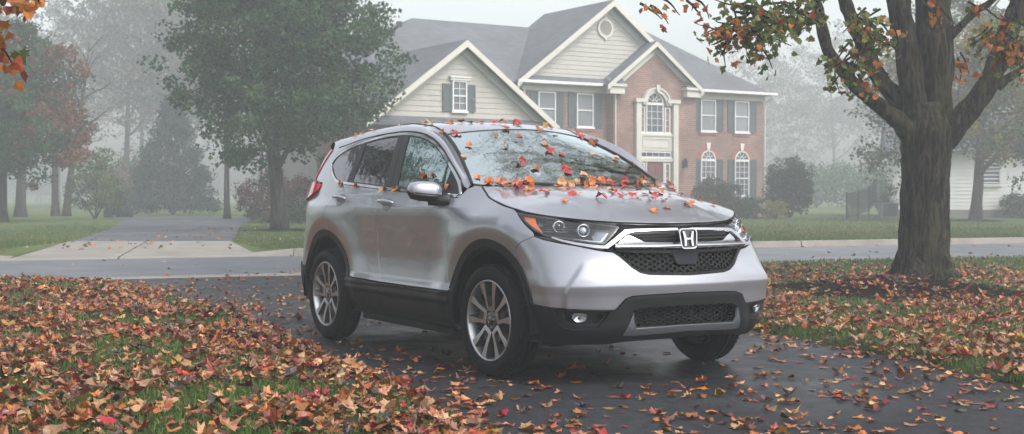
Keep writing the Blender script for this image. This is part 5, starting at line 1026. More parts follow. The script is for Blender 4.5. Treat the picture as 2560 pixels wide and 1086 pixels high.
for sg, side in ((-1, 0), (1, 1)):
    f = Sf(sg)
    # front door, rear door (below the windows)
    ol = smooth_open(gF)+[(s, sillf(s)) for s in np.linspace(3.7, 2.75, 12)]+smooth_open(gB)[::-1]+[(s, beltf(s)-.004) for s in np.linspace(2.75, 3.76, 14)]
    fd = patch('front_door', ol, f, M['paint'], CAR, h=.02)
    a0 = math.degrees(math.atan2(.893-.37, 1.700-SWR)); a1 = math.degrees(math.asin(.17/AO))
    ol = smooth_open(gB)+[(s, sillf(s)) for s in np.linspace(2.62, SWR+AO*math.cos(R(a1))+.03, 10)]+arc(SWR, .37, AO, a1, a0, 14)+smooth_open(gR)[::-1][1:]+[(s, beltf(s)-.004) for s in np.linspace(1.92, 2.67, 12)]
    rd = patch('rear_door', ol, f, M['paint'], CAR, h=.02)
    # handles: a bar over a dished cup
    for dr, s0, s1, zz in ((fd, 2.668, 2.937, 1.113), (rd, 1.80, 2.045, 1.142)):
        c = (s0+s1)/2+.02; cup = [(c+.075*math.cos(t*2*math.pi/24), zz-.008+.046*math.sin(t*2*math.pi/24)) for t in range(24)]
        q = patch('handle_recess', cup, Sf(sg, lambda s, z: -.0025), M['satin'], dr, h=.02, rim=.002, gap=0)
        hb = MB(); pts = []; 
        for i in range(9):
            t = i/8; s = s0+(s1-s0)*t; p = np.array(S(s, zz+.004-.008*t, sg)); n = np.array(Snormal(s, zz, sg)); pts.append(p+n*(.012+.026*math.sin(math.pi*t)**.5))
        hb.tube(pts, [.006]+[.0135]*7+[.007], 10); hb.v = [tuple(v) for v in hb.v]; hb.build('door_handle', M['paint'], dr, True)
    # front fender up to the hood line
    ol = smooth_open(gF)[::-1]+[(3.8359, 1.1838), (3.850, 1.215), (3.90, 1.236), (3.9646, 1.2304), (4.0525, 1.1889), (4.1524, 1.1521), (4.3576, 1.1117), (4.5211, 1.0851), (4.5669, 1.0655), (4.6645, .9947), (4.7448, .9442)]+smooth_open(gFb)+front_arch_hi[::-1][1:]
    patch('front_fender', ol, f, M['paint'], CAR, h=.02)
    # rear quarter with the D pillar
    ol = smooth_open(gR)+arc(SWR, .37, AO, a0, 168, 24)+[(1.05, .60), (.90, .60), (.90, .90), (.93, 1.1), (1.14, 1.128), (1.36, 1.200), (1.42, 1.25), (1.40, 1.272), (1.17, 1.305), (1.30, 1.46), (1.395, 1.556), (1.55, 1.575), (1.70, 1.592), (1.9264, 1.622), (2.1964, 1.644), (2.24, 1.636), (1.93, 1.598), (1.675, 1.556), (1.512, 1.500), (1.452, 1.428), (1.50, 1.372), (1.60, 1.320), (1.70, 1.283), (1.78, 1.268)]
    patch('rear_quarter_panel', ol, f, M['paint'], CAR, h=.02)
    # wheel-arch mouldings
    ra0 = math.degrees(math.asin(.18/AO)); fa1 = math.degrees(math.asin(.137/AO))
    flare = lambda s, z: -.008
    patch('arch_moulding', arc(SWF, .37, AO, 180-ra0, fa1, 30)+arc(SWF, .37, AI, fa1, 180-ra0, 30), Sf(sg, flare), M['plastic'], CAR, h=.025, rim=.05, gap=0)
    patch('arch_moulding', arc(SWR, .37, AO, 165, ra0-1, 30)+arc(SWR, .37, AI, ra0-1, 165, 30), Sf(sg, flare), M['plastic'], CAR, h=.025, rim=.05, gap=0)
    # sill mouldings with a stepped rib, one on each door and the stubs by the arches
    rib = lambda s, z: -(.004+.016*sst(.43, .455, z)*(1-sst(.522, .534, z))-.006*sst(.480, .486, z)*(1-sst(.494, .500, z))-.010*(1-sst(.27, .33, z)))
    lowf = lut([(1.9, .385), (2.10, .355), (2.68, .304), (3.27, .285), (3.85, .270)])
    cxr = lambda z, r: SWR+math.sqrt(max(0, r*r-(z-.37)**2)); cxf = lambda z, r: SWF-math.sqrt(max(0, r*r-(z-.37)**2))
    ol = [(s, sillf(s)-.004) for s in np.linspace(cxr(.54, AI), 2.686, 10)]+[(s, lowf(s)) for s in np.linspace(2.692, cxr(.38, AI), 10)]+[(cxr(z, AI), z) for z in (.42, .48, .52)]
    patch('sill_moulding', ol, Sf(sg, rib), M['plastic'], rd, h=.016, rim=.02)
    ol = [(s, sillf(s)-.004) for s in np.linspace(2.688, 3.786, 12)]+[(s, lowf(s)) for s in np.linspace(3.79, 2.694, 12)]
    patch('sill_moulding', ol, Sf(sg, rib), M['plastic'], fd, h=.016, rim=.02)
    ol = [(3.79, sillf(3.79)-.002), (cxf(.55, AI), .550)]+[(cxf(z, AI), z) for z in (.48, .42, .36, .30)]+[(3.86, .262), (3.795, .27)]
    patch('sill_end_moulding', ol, Sf(sg, lambda s, z: -.008), M['plastic'], CAR, h=.02, rim=.02)
    ol = arc(SWR, .37, AI, 157, 192, 10)+[(1.02, .30), (.8, .34), (.6, .40), (.6, .56), (.90, .59), (1.10, .585)]
    patch('rear_bumper_trim', ol, Sf(sg, -.006), M['plastic'], CAR, h=.03, rim=.02)
    # window band: chrome frame, black pillars, three panes
    cho = [(1.7931, 1.2658), (2.2133, 1.2409), (2.7344, 1.2113), (3.3465, 1.1841), (3.790, 1.1600), (3.815, 1.168), (3.822, 1.185), (3.800, 1.215), (3.7483, 1.272), (3.66, 1.350), (3.5704, 1.415), (3.4305, 1.4895), (3.2723, 1.5532), (3.1249, 1.5941), (2.9808, 1.6202), (2.83, 1.636), (2.6664, 1.6433), (2.41, 1.6386), (2.1964, 1.6238), (1.9264, 1.5921), (1.6751, 1.5479), (1.5285, 1.4958), (1.474, 1.440), (1.478, 1.412), (1.53, 1.366), (1.60, 1.325), (1.68, 1.289), (1.74, 1.2745)]
    cho2 = smooth_open(cho+[cho[0]], 4)[:-1]; chi = shrink(cho2, .019)
    patch('window_chrome', cho2, Sf(sg, -.004), M['chrome'], CAR, h=.014, rim=.006, gap=0, holes=[chi])
    patch('window_surround', shrink(cho2, .017), Sf(sg, .006), M['gloss'], CAR, h=.03, rim=0, gap=0, holes=[])if False else None
    topc = lambda s: min(1.63, lut([(1.50, 1.44), (1.5285, 1.470), (1.6751, 1.524), (1.9264, 1.570), (2.1964, 1.602), (2.41, 1.617), (2.6664, 1.622), (2.83, 1.615), (2.9808, 1.599), (3.1249, 1.573), (3.2723, 1.532), (3.4305, 1.468), (3.5704, 1.394), (3.66, 1.330), (3.74, 1.262), (3.80, 1.19)])(s))
    bb = lambda s: beltf(s)+.018 if s > 1.8 else max(beltf(1.8)+.018, beltf(1.8)+.018+(1.8-s)*.52)
    def band(s0b, s0t, s1b, s1t, n=12):
        lo = [(s0b+(s1b-s0b)*i/n, bb(s0b+(s1b-s0b)*i/n)) for i in range(n+1)]; hi = [(s1t+(s0t-s1t)*i/n, topc(s1t+(s0t-s1t)*i/n)) for i in range(n+1)]; return lo+hi
    patch('quarter_window', [(1.60, 1.352), (1.69, 1.306), (1.80, 1.284), (1.93, bb(1.93)), (1.992, 1.580), (1.9264, 1.568), (1.80, 1.549), (1.6751, 1.522), (1.58, 1.492), (1.535, 1.462), (1.508, 1.425), (1.53, 1.40)], Sf(sg, .004), M['glassr'], CAR, h=.03, rim=0, gap=0)
    patch('rear_window', band(2.035, 2.050, 2.688, 2.625), Sf(sg, .004), M['glassr'], rd, h=.03, rim=0, gap=0)
    fg = [(2.876, bb(2.876))]+[(s, bb(s)) for s in np.linspace(2.95, 3.60, 8)]+[(3.64, bb(3.64)), (3.652, topc(3.652)-.008)]+[(s, topc(s)) for s in np.linspace(3.63, 2.80, 16)]
    patch('front_window', fg, Sf(sg, .004), M['glassf'], fd, h=.03, rim=0, gap=0)
    patch('pillar_trim', band(1.930, 1.978, 2.045, 2.060), Sf(sg, -.001), M['plastic2'], rd, h=.03, rim=.008, gap=.001)
    patch('pillar_trim', band(2.680, 2.612, 2.772, 2.700), Sf(sg, -.001), M['plastic2'], rd, h=.03, rim=.008, gap=.002)
    patch('pillar_trim', band(2.780, 2.705, 2.885, 2.800), Sf(sg, -.001), M['plastic2'], fd, h=.03, rim=.008, gap=.002)
    patch('mirror_sail', [(3.625, bb(3.625)), (3.80, bb(3.80)), (3.79, 1.205), (3.735, 1.262), (3.66, 1.325), (3.63, 1.345)], Sf(sg, -.002), M['plastic2'], fd, h=.03, rim=.01, gap=0)
    # window seals
    for wnd, par in ((fg, fd), (band(2.035, 2.050, 2.688, 2.625), rd)):
        q = shrink(resample(wnd, .03), .010); patch('window_seal', wnd, Sf(sg, .0015), M['plastic2'], par, h=.02, rim=0, gap=0, holes=[q])
    # tail lamp: wrap-round lens plus the thin strip up the D pillar
    tl = patch('tail_lamp', [(.86, 1.10), (.95, 1.13), (1.14, 1.132), (1.25, 1.158), (1.362, 1.204), (1.415, 1.248), (1.395, 1.266), (1.25, 1.285), (1.12, 1.295), (.95, 1.30), (.84, 1.30)], Sf(sg, lambda s, z: -.030*sst(1.43, 1.30, s)*sst(1.10, 1.14, z) if s < 1.43 else 0.), M['redlens'], CAR, h=.02, rim=.03)
    patch('lamp_strip', [(1.115, 1.300), (1.165, 1.303), (1.30, 1.462), (1.390, 1.552), (1.340, 1.55), (1.24, 1.46)], Sf(sg, -.008), M['redlens'], tl, h=.02, rim=.02)

# ---- bumper across the front
up = [(4.7573, .92), (4.8244, .900), (4.94, .880), (5.0549, .865), (5.226, .833), (5.29, .826), (5.33, .80), (5.40, .735), (5.455, .702), (5.52, .688), (SL, .679)]
trimT = [(4.770, .507), (4.9254, .4945), (5.1081, .4842), (5.297, .479), (5.32, .502), (5.358, .545), (5.40, .560), (5.50, .566), (SL, .573)]
half = smooth_open(gFb)[::-1][:1]
R_up = up; R_lo = trimT[::-1]
outl = []
left = [(2*SL-a, b) for a, b in up[::-1]][1:]            # across to the other side along the top
top = up+left
archs = [p for p in front_arch_lo][::-1]                  # from low to high on this side
sideR = [p for p in front_arch_lo]                       # high to low
gl = smooth_open(gFb)
near_side = gl+front_arch_lo[1:]                        # from headlamp tip down to the trim line
far_side = [(2*SL-a, b) for a, b in near_side]
bottom_near = trimT+[(2*SL-a, b) for a, b in trimT[::-1]][1:]
outl = up+left[:-1]+far_side+[(2*SL-a, b) for a, b in trimT][1:]+trimT[::-1][1:-1]+near_side[::-1][:-1]
FB = patch('front_bumper', outl, SF2(), M['paint'], CAR, h=.010)
# black lower trim
lowline = [(4.655, .285), (4.80, .268), (5.05, .262), (5.25, .262), (5.36, .276), (5.50, .285), (5.63, .290), (SL, .292)]
fb_near = front_arch_bot                                  # from trim line down round the arch
tr = trimT+[(2*SL-a, b) for a, b in trimT[::-1]][1:]+[(2*SL-a, b) for a, b in fb_near]+[(2*SL-a, b) for a, b in lowline]+lowline[::-1][1:]+fb_near[::-1]
fogp = [(4.945, .484), (5.1081, .474), (5.262, .468), (5.235, .425), (5.195, .378), (5.170, .366), (5.05, .362), (5.000, .368), (4.962, .405)]
lowg = [(5.405, .470), (5.46, .490), (5.60, .494), (SL, .496)]; lowg2 = [(SL, .374), (5.60, .374), (5.398, .370)]
lgh = lowg+[(2*SL-a, b) for a, b in lowg[::-1]][1:]+[(2*SL-a, b) for a, b in lowg2[::-1]][:-1]+lowg2
def trim_in(t, z):
    s = t if t <= SL else 2*SL-t
    a = sst(5.20, 5.34, s-.35*(z-.40)); b = sst(.27, .40, z)
    return -.006-.020*a*(.35+.65*b)*(1-sst(.545, .585, z)*.5)+.0*b
BT = patch('bumper_lower_trim', tr, SF2(trim_in), M['plastic'], CAR, h=.02, rim=.02, holes=[fogp, [(2*SL-a, b) for a, b in fogp], lgh])
# lower grille behind the trim
def rect_patch(name, ol, inset, m, par, h=.03, rim=0, holes=(), gap=0): return patch(name, ol, SF2(inset), m, par, h=h, rim=rim, gap=gap, holes=holes)
gb = [(5.36, .505), (2*SL-5.36, .505), (2*SL-5.36, .35), (5.36, .35)]
rect_patch('lower_grille_back', gb, .045, M['gap'], CAR)
def honey(name, region, inset, par, m, sx=.030, sz=.0155, wall=.0028, deep=.018, skip=None):
    """a lattice of hexagonal cells following the curved front"""
    mb = MB(); f0 = SF2(inset); f1 = SF2(inset+deep); xs = [p[0] for p in region]; zs = [p[1] for p in region]; dz = sz*1.55; row = 0; z = min(zs)-dz
    while z < max(zs)+dz:
        x = min(xs)-sx+(sx if row % 2 else 0)
        while x < max(xs)+sx:
            if inpoly1(x, z, region) and not (skip and inpoly1(x, z, skip)):
                hx = [(x-sx*.97, z), (x-sx*.48, z+sz*.93), (x+sx*.48, z+sz*.93), (x+sx*.97, z), (x+sx*.48, z-sz*.93), (x-sx*.48, z-sz*.93)]; k = 1-wall/sz*1.6
                hi = [(x+(a-x)*k, z+(b-z)*k) for a, b in hx]; n = 6
                V = [f0(*p) for p in hx]+[f0(*p) for p in hi]+[f1(*p) for p in hi]; mb.add(V, [(i, (i+1) % n, n+(i+1) % n, n+i) for i in range(n)]+[(n+i, n+(i+1) % n, 2*n+(i+1) % n, 2*n+i) for i in range(n)])
            x += sx*2.0
        z += dz*.62*1.0; row += 1
    return mb.build(name, m, par)
honey('lower_grille', gb, .022, CAR, M['mesh'], .034, .0135)
# grey skid plate: wide U under the grille
sk_o = [(5.405, .462), (5.350, .322), (5.42, .318), (5.585, .326), (SL, .334)]; sk_i = [(SL, .372), (5.70, .372), (5.60, .368), (5.425, .364), (5.410, .40)]
sk = sk_o+[(2*SL-a, b) for a, b in sk_o[::-1]][1:]+[(2*SL-a, b) for a, b in sk_i[::-1]]+sk_i[1:]
def skin_(t, z):
    return trim_in(t, z)-.010-.012*sst(.375, .34, z)if False else trim_in(t, z)-.012
SKP = patch('skid_plate', sk, SF2(skin_), M['skid'], CAR, h=.014, rim=.02, gap=0)
# radar-smooth valance under the trim closing the bottom
for sg in (-1, 1):
    m2 = (lambda P: P) if sg < 0 else (lambda P: [(2*SL-a, b) for a, b in P])
    pk = patch('fog_pocket', m2([(4.93, .495), (5.28, .480), (5.25, .35), (4.94, .35)]), SF2(.035), M['plastic2'], CAR, h=.03, rim=0, gap=0)
    pr = patch('fog_bezel', m2([(4.950, .478), (5.1081, .470), (5.252, .463), (5.228, .425), (5.192, .385), (5.165, .376), (5.05, .373), (5.008, .378), (4.970, .408)]), SF2(lambda t, z: .004), M['plastic2'], CAR, h=.02, rim=.03, gap=0, holes=[m2([(4.985, .466), (5.1, .460), (5.232, .452), (5.205, .412), (5.17, .394), (5.03, .392), (5.0, .41)])])
    lc = np.array(SF2(.014)(*m2([(5.082, .438)])[0])); n = np.array(Snormal(5.082, .436, sg)); u = np.cross([0, 0, 1], n); u /= np.linalg.norm(u); w_ = np.cross(n, u)
    def disc(name, c, n, u, w_, prof, m, par, k=20, sx=1., sz=1., smooth=True):
        V = []; F = []
        for r_, d in prof: V += [tuple(c+n*d+(u*math.cos(2*math.pi*i/k)*sx+w_*math.sin(2*math.pi*i/k)*sz)*r_) for i in range(k)]
        for j in range(len(prof)-1): F += [(j*k+i, j*k+(i+1) % k, (j+1)*k+(i+1) % k, (j+1)*k+i) for i in range(k)]
        F.append(tuple(range((len(prof)-1)*k, len(prof)*k))); return pymesh(name, V, F, m, par, smooth)
    fl_ = disc('fog_lamp', lc, n, u, w_, [(.052, -.02), (.052, .004), (.046, .010), (.044, .004), (.0, -.012)], M['lampsilver'], CAR, sx=.95, sz=.72)
    disc('lens', lc, n, u, w_, [(.045, .006), (.036, .012), (.02, .016), (.004, .0175)], M['lens'], fl_, sx=.95, sz=.72)
    for zz in (.415, .44):
        pass
# ---- upper grille
ug = [(5.235, .845), (5.29, .826), (5.33, .80), (5.40, .735), (5.455, .702), (5.52, .688), (SL, .679)]
ugl = ug+[(2*SL-a, b) for a, b in ug[::-1]][1:]
topg = [(5.335, .992), (5.45, .998), (5.60, 1.000), (SL, 1.002)]
topl = topg+[(2*SL-a, b) for a, b in topg[::-1]][1:]
ol = ugl+topl[::-1]
patch('grille_backing', ol, SF2(.055), M['gap'], CAR, h=.03, rim=0, gap=-.01)
# gloss black surround rim inside the bumper opening
inn = [(5.30, .838), (5.36, .785), (5.42, .735), (5.47, .712), (5.53, .702), (SL, .695)]
ring = ugl+([(2*SL-a, b) for a, b in inn]+inn[::-1][1:])
patch('grille_surround', ring, SF2(lambda t, z: .010), M['grille'], CAR, h=.012, rim=.04, gap=0)
reg = [(5.30, .848), (5.36, .785), (5.42, .738), (5.47, .714), (SL, .697), (2*SL-5.47, .714), (2*SL-5.42, .738), (2*SL-5.36, .785), (2*SL-5.30, .848)]
radar = [(5.70, .835), (5.733, .745), (2*SL-5.733, .745), (2*SL-5.70, .835)]
honey('grille_mesh', reg, .028, CAR, M['mesh'], .030, .0165, skip=radar)
patch('radar_cover', radar, SF2(.014), mat('radar_cover_black', (.008, .010, .016), .35, spec=.2), CAR, h=.03, rim=.03, gap=0)
rect_patch('grille_crossbar', [(5.30, .850), (5.45, .838), (SL, .832), (2*SL-5.45, .838), (2*SL-5.30, .850), (2*SL-5.32, .832), (2*SL-5.45, .820), (SL, .814), (5.45, .820), (5.32, .832)], .006, M['grille'], CAR, h=.012, rim=.03)
def skew(P): return mir(P)
# upper dark shelf between hood lip and chrome
rect_patch('grille_top_cover', [(5.35, .996), (5.50, .996), (SL, .998), (2*SL-5.50, .996), (2*SL-5.35, .996), (2*SL-5.36, .955), (2*SL-5.5, .962), (SL, .966), (5.5, .962), (5.36, .955)], lambda t, z: .040, M['gap'], CAR, h=.02, rim=0)
# thin chrome bar along the top, sweeping down under each headlamp
ub = [(5.375, .962), (5.43, .966), (5.55, .968), (SL-.05, .971)]; ub2 = [(SL-.05, .957), (5.55, .954), (5.44, .951), (5.385, .940), (5.31, .888), (5.255, .850), (5.18, .853), (5.05, .873), (4.95, .893), (4.88, .912)]
ub3 = [(4.885, .920), (4.96, .902), (5.06, .886), (5.16, .874), (5.235, .868), (5.30, .912)]
cb_ = ub+ub2+ub3
for fl in (False, True):
    P = cb_ if not fl else [(2*SL-a, b) for a, b in cb_]
    patch('grille_chrome_bar', P, SF2(lambda t, z: -.010-.010*sst(5.05, 5.3, t if t < SL else 2*SL-t)), M['chrome'], CAR, h=.011, rim=.02, gap=0)
# lower chrome wing
wing = [(5.292, .860), (5.335, .892), (5.395, .930), (5.43, .917), (5.47, .896), (5.50, .886), (5.60, .883), (SL-.06, .882), (SL-.06, .843), (5.60, .846), (5.40, .850), (5.30, .852)]
for fl in (False, True):
    P = wing if not fl else [(2*SL-a, b) for a, b in wing]
    patch('grille_chrome_wing', P, SF2(lambda t, z: -.006-.034*math.exp(-((z-.862)/.017)**2)), M['chrome'], CAR, h=.010, rim=.03, gap=0)
rect_patch('grille_slot', [(5.40, .948), (5.50, .950), (SL, .953), (2*SL-5.50, .950), (2*SL-5.40, .948), (2*SL-5.44, .90), (2*SL-5.52, .888), (SL, .884), (5.52, .888), (5.44, .90)], .03, M['grille'], CAR, h=.02)
sl_ = MB()
for z in (.905, .925):
    for sg in (-1, 1): sl_.tube([SF2(.012)(SL+sg*(.03+.35*i/8), z) for i in range(9)], .004, 5)
sl_.build('grille_bar', M['plastic2'], CAR)
# emblem: upright H in a rounded frame on the nose
ec = np.array([S(SL, .903, -1)[0]+.022, 0, .903]); en = np.array([math.cos(R(8)), 0, math.sin(R(8))]); eu = np.array([0, 1., 0]); ew = np.cross(en, eu)
def plate(mb, poly, d0, d1): mb.prism([ec+eu*a+ew*b+en*d0 for a, b in poly], en*(d1-d0))
def rr_poly(wt, wb, h, r, n=5):
    P = []
    for (cx, cy, a0) in ((wt/2-r, h/2-r, 0), (-wt/2+r, h/2-r, 90), (-wb/2+r, -h/2+r, 180), (wb/2-r, -h/2+r, 270)):
        P += [(cx+r*math.cos(R(a0+90*i/n)), cy+r*math.sin(R(a0+90*i/n))) for i in range(n+1)]
    return P
eb = MB(); plate(eb, rr_poly(.134, .120, .122, .025), -.03, .000); EB = eb.build('emblem', M['gloss'], CAR)
fr = MB(); o_ = rr_poly(.144, .130, .132, .028); i_ = rr_poly(.122, .109, .111, .021); n_ = len(o_)
P0 = [ec+eu*a+ew*b for a, b in o_]; P1 = [ec+eu*(a*.97)+ew*(b*.97)+en*.012 for a, b in o_]; P2 = [ec+eu*a*1.02+ew*b*1.02+en*.012 for a, b in i_]; P3 = [ec+eu*a+ew*b+en*.001 for a, b in i_]
fr.add(P0+P1+P2+P3, [(q*n_+i, q*n_+(i+1) % n_, (q+1)*n_+(i+1) % n_, (q+1)*n_+i) for q in range(3) for i in range(n_)]); fr.build('emblem_frame', M['chrome'], EB, False)
hb = MB()
for sg in (-1, 1):
    plate(hb, [(sg*a, b) for a, b in ((.044, .046), (.029, .046), (.016, .005), (.016, -.005), (.021, -.046), (.036, -.046), (.034, -.003))][::sg], .002, .013)
plate(hb, [(-.019, .005), (.019, .005), (.019, -.007), (-.019, -.007)][::-1], .002, .012)
hb.build('emblem_letter', M['chrome'], EB)

# ---- headlamps
hl = [(4.5669, 1.0655), (4.70, 1.0485), (4.8751, 1.030), (5.05, 1.013), (5.2276, .9984), (5.350, .9835), (5.345, .968), (5.300, .925), (5.240, .872), (5.15, .880), (5.05, .893), (4.93, .908), (4.8244, .921), (4.7448, .9542), (4.6645, 1.0000)]
hout = smooth_open(hl[:6], 3)+hl[6:]
for sg in (-1, 1):
    mm = (lambda P: P) if sg < 0 else (lambda P: [(2*SL-a, b) for a, b in P])
    hd = SF2(.0)
    base = patch('headlight', mm(hout), SF2(lambda t, z: .060), M['lampdark'], CAR, h=.03, rim=0, gap=-.004)
    patch('lamp_bezel', mm(hout), SF2(.002), M['gloss'], base, h=.012, rim=.05, gap=.001, holes=[mm(shrink(hout, .011))])
    patch('amber_reflector', mm([(4.610, 1.045), (4.700, 1.034), (4.735, .990), (4.812, .928), (4.770, .938), (4.680, .990)]), SF2(.018), M['amber'], base, h=.015, rim=.03, gap=0)
    # stepped silver fins
    fins = MB()
    for i in range(6):
        z = .945+i*.0145; a = 4.775-(i*.006); b = 5.19+i*.006
        fins.add([SF2(.030)(*mm([(a+(b-a)*k/10, z)])[0]) for k in range(11)]+[SF2(.038)(*mm([(a+(b-a)*k/10, z+.0095)])[0]) for k in range(11)], [(k, k+1, 12+k, 11+k) for k in range(10)])
    fins.build('reflector_fins', M['lampsilver'], base, True)
    for (s_, z_, r_) in ((4.875, .977, .033), (5.10, .955, .036)):
        c = np.array(SF2(.036)(*mm([(s_, z_)])[0])); n = np.array([.93, sg*.30, .05]); n /= np.linalg.norm(n); u = np.cross([0, 0, 1], n); u /= np.linalg.norm(u); w_ = np.cross(n, u)
        disc('projector_ring', c, n, u, w_, [(r_*1.08, -.04), (r_*1.12, .016), (r_*.98, .020), (r_*.88, .0), (r_*.55, -.018), (r_*.50, -.02)], M['lampsilver'], base, 24)
        disc('projector_lens', c, n, u, w_, [(r_*.72, -.010), (r_*.68, .002), (r_*.45, .013), (r_*.15, .018)], M['white_lens'] if r_ > .035 else M['lens'], base, 24)
    # bright running-light blade along the lower edge and up the inner side
    drl = [(4.86, .9165), (4.97, .9045), (5.08, .893), (5.20, .880), (5.225, .884), (5.275, .940), (5.262, .940), (5.212, .892), (5.08, .9015), (4.97, .9125), (4.865, .9235)]
    patch('running_light', mm(drl), SF2(.010), M['white_lens'], base, h=.012, rim=.012, gap=0)
    patch('lens', mm(hout), SF2(.0005), M['lens'], base, h=.02, rim=0, gap=.002)
    lowstrip = [(4.7573, .922), (4.83, .918), (4.94, .904), (5.05, .888), (5.14, .876), (5.235, .866), (5.232, .838), (5.14, .852), (5.05, .868), (4.94, .884), (4.84, .899)]
    patch('lamp_lower_trim', mm(lowstrip), SF2(.004), M['gloss'], base, h=.014, rim=.02, gap=.001)

# ---- hood
HE = [(-.341, .768, 1.232), (-.253, .79, 1.193), (-.154, .817, 1.158), (.05, .846, 1.118), (.211, .847, 1.090), (.331, .823, 1.067), (.43, .757, 1.049), (.52, .673, 1.035), (.60, .590, 1.024), (.66, .515, 1.017), (.711, .435, 1.011), (.745, .345, 1.007), (.770, .25, 1.004), (.785, .15, 1.002), (.792, .07, 1.001), (.796, 0, 1.001)]
hye = lut([(x, y) for x, y, z in HE]); hze = lut([(x, z) for x, y, z in HE]); hzc = lut([(-.5, 1.238), (-.25, 1.226), (0, 1.205), (.2, 1.178), (.4, 1.138), (.55, 1.098), (.65, 1.062), (.72, 1.034), (.765, 1.014), (.796, 1.001)])
def hood(x, y):
    x = min(x, .7959); ye = max(.02, hye(x)) if x > -.341 else .768+(-.341-x)*.0; q = min(1.25, abs(y)/ye); zc = hzc(x); ze = hze(max(x, -.341))
    z = zc-(zc-ze)*q**(2.6)
    # raised centre with a soft shoulder line each side
    sh = .50-.16*sst(-.3, .7, x); z += .014*(1-sst(sh-.02, sh+.10, abs(y)))*(1-sst(.35, .72, x))*sst(-.45, -.2, x)
    return (x, y, z)
ho = [(x, -y) for x, y, z in HE][:-1]+[(x, y) for x, y, z in HE[::-1]]
rear = [(-.341, .70), (-.320, .5), (-.30, .25), (-.295, 0), (-.30, -.25), (-.320, -.5), (-.341, -.70)]
hoo = [tuple(p) for p in smooth_open([(x, -y) for x, y, z in HE], 4)][:-1]+smooth_open([(x, y) for x, y, z in HE[::-1]], 4)+rear
HOOD = patch('hood', hoo, hood, M['paint'], CAR, h=.026, rim=.03, gap=.0045)
q = MB(); q.tube([(x, y, hood(x, y)[2]-.006) for x, y in smooth_open([(x, -y) for x, y, z in HE], 4)[:-1]+smooth_open([(x, y) for x, y, z in HE[::-1]], 4)], .0065, 6); q.build('hood_gap_line', M['gap'], CAR, True)  # added black tube, sunk along the hood edge to paint the gap dark
# ---- windscreen
def ws(u, v):
    xb = -.20-.25*u*u; zb = 1.190+.062*u*u; yb = .785*u; xt = -1.075-.11*u*u; zt = 1.658-.045*u*u; yt = .588*u
    x = xb+(xt-xb)*v; y = yb+(yt-yb)*v; z = zb+(zt-zb)*v; b = math.sin(math.pi*min(1, max(0, v))); return (x+.012*b, y, z+.030*b)
def wsf(ins):
    def f(a, b):
        e = .01; p = ws(a, b); A = np.array(ws(a+e, b))-p; B = np.array(ws(a, b+e))-p; n = np.cross(A, B); n /= np.linalg.norm(n)
        if n[2] < 0: n = -n
        return tuple(np.array(p)-n*ins)
    return f
WS = patch('windscreen', [(-1, 0), (1, 0), (1, 1), (-1, 1)], wsf(.0), M['ws'], CAR, h=.06, rim=0, gap=0)
patch('frit_border', [(-1, 0), (1, 0), (1, 1), (-1, 1)], wsf(.0025), M['plastic2'], WS, h=.05, rim=0, gap=0, holes=[[(-.955, .09), (-.5, .055), (.5, .055), (.955, .09), (.948, .965), (-.948, .965)]])
# cowl
cw = MB(); k = 24; A_ = []; B_ = []
for i in range(k+1):
    u = -1+2*i/k; A_.append(np.array(ws(u, 0))+[0, 0, -.004]); y = .76*u; B_.append(np.array([-.325-.02*u*u, y, hood(-.33, y)[2]-.035]))
cw.add(A_+B_, [(i, i+1, k+2+i, k+1+i) for i in range(k)]); cw.build('cowl', M['plastic2'], CAR, True)
for y0, y1, x0 in ((-.60, .02, 0), (.12, .66, 0)):
    wp = MB(); P = []
    for i in range(10):
        t = i/9; u = (y0+(y1-y0)*t)/.78; p = np.array(wsf(-.018)(u, .028+.045*t)); P.append(p)
    wp.tube(P, .007, 6); a = P[1]; wp.tube([a+[.06, 0, -.03], a+[.03, .01, .005], P[4]+[.008, 0, .012], P[6]], [.012, .011, .008, .005], 6); wp.build('wiper', M['plastic2'], CAR, True)
# ---- roof
rzc = lut([(-3.42, 1.535), (-3.2, 1.600), (-2.8, 1.680), (-2.3, 1.722), (-1.8, 1.738), (-1.4, 1.722), (-1.2, 1.692), (-1.075, 1.660)]); rdrop = lut([(-3.4, .030), (-2.5, .022), (-1.8, .022), (-1.4, .036), (-1.185, .070), (-1.07, .085)]); rye = lut([(-3.42, .54), (-3.1, .565), (-2.4, .592), (-1.6, .602), (-1.3, .596), (-1.185, .588), (-1.0, .58)])
def roof(x, y): return (x, y, rzc(x)-rdrop(x)*(abs(y)/rye(x))**2.3)
fr_ = [(-1.075-.11*u*u, .588*u) for u in np.linspace(-1, 1, 15)]
ro = [(x, -rye(x)) for x in np.linspace(-3.40, -1.19, 26)]+fr_+[(x, rye(x)) for x in np.linspace(-1.19, -3.40, 26)]
sunr = [(-1.42, -.40), (-1.40, 0), (-1.42, .40), (-1.50, .43), (-2.02, .43), (-2.10, .40), (-2.10, -.40), (-2.02, -.43), (-1.50, -.43)]
RF = patch('roof', ro, roof, M['paint'], CAR, h=.045, rim=.01, gap=.001, holes=[sunr])
patch('sunroof', sunr, lambda x, y: (x, y, roof(x, y)[2]+.004), M['gloss'], RF, h=.06, rim=.02, gap=.006)
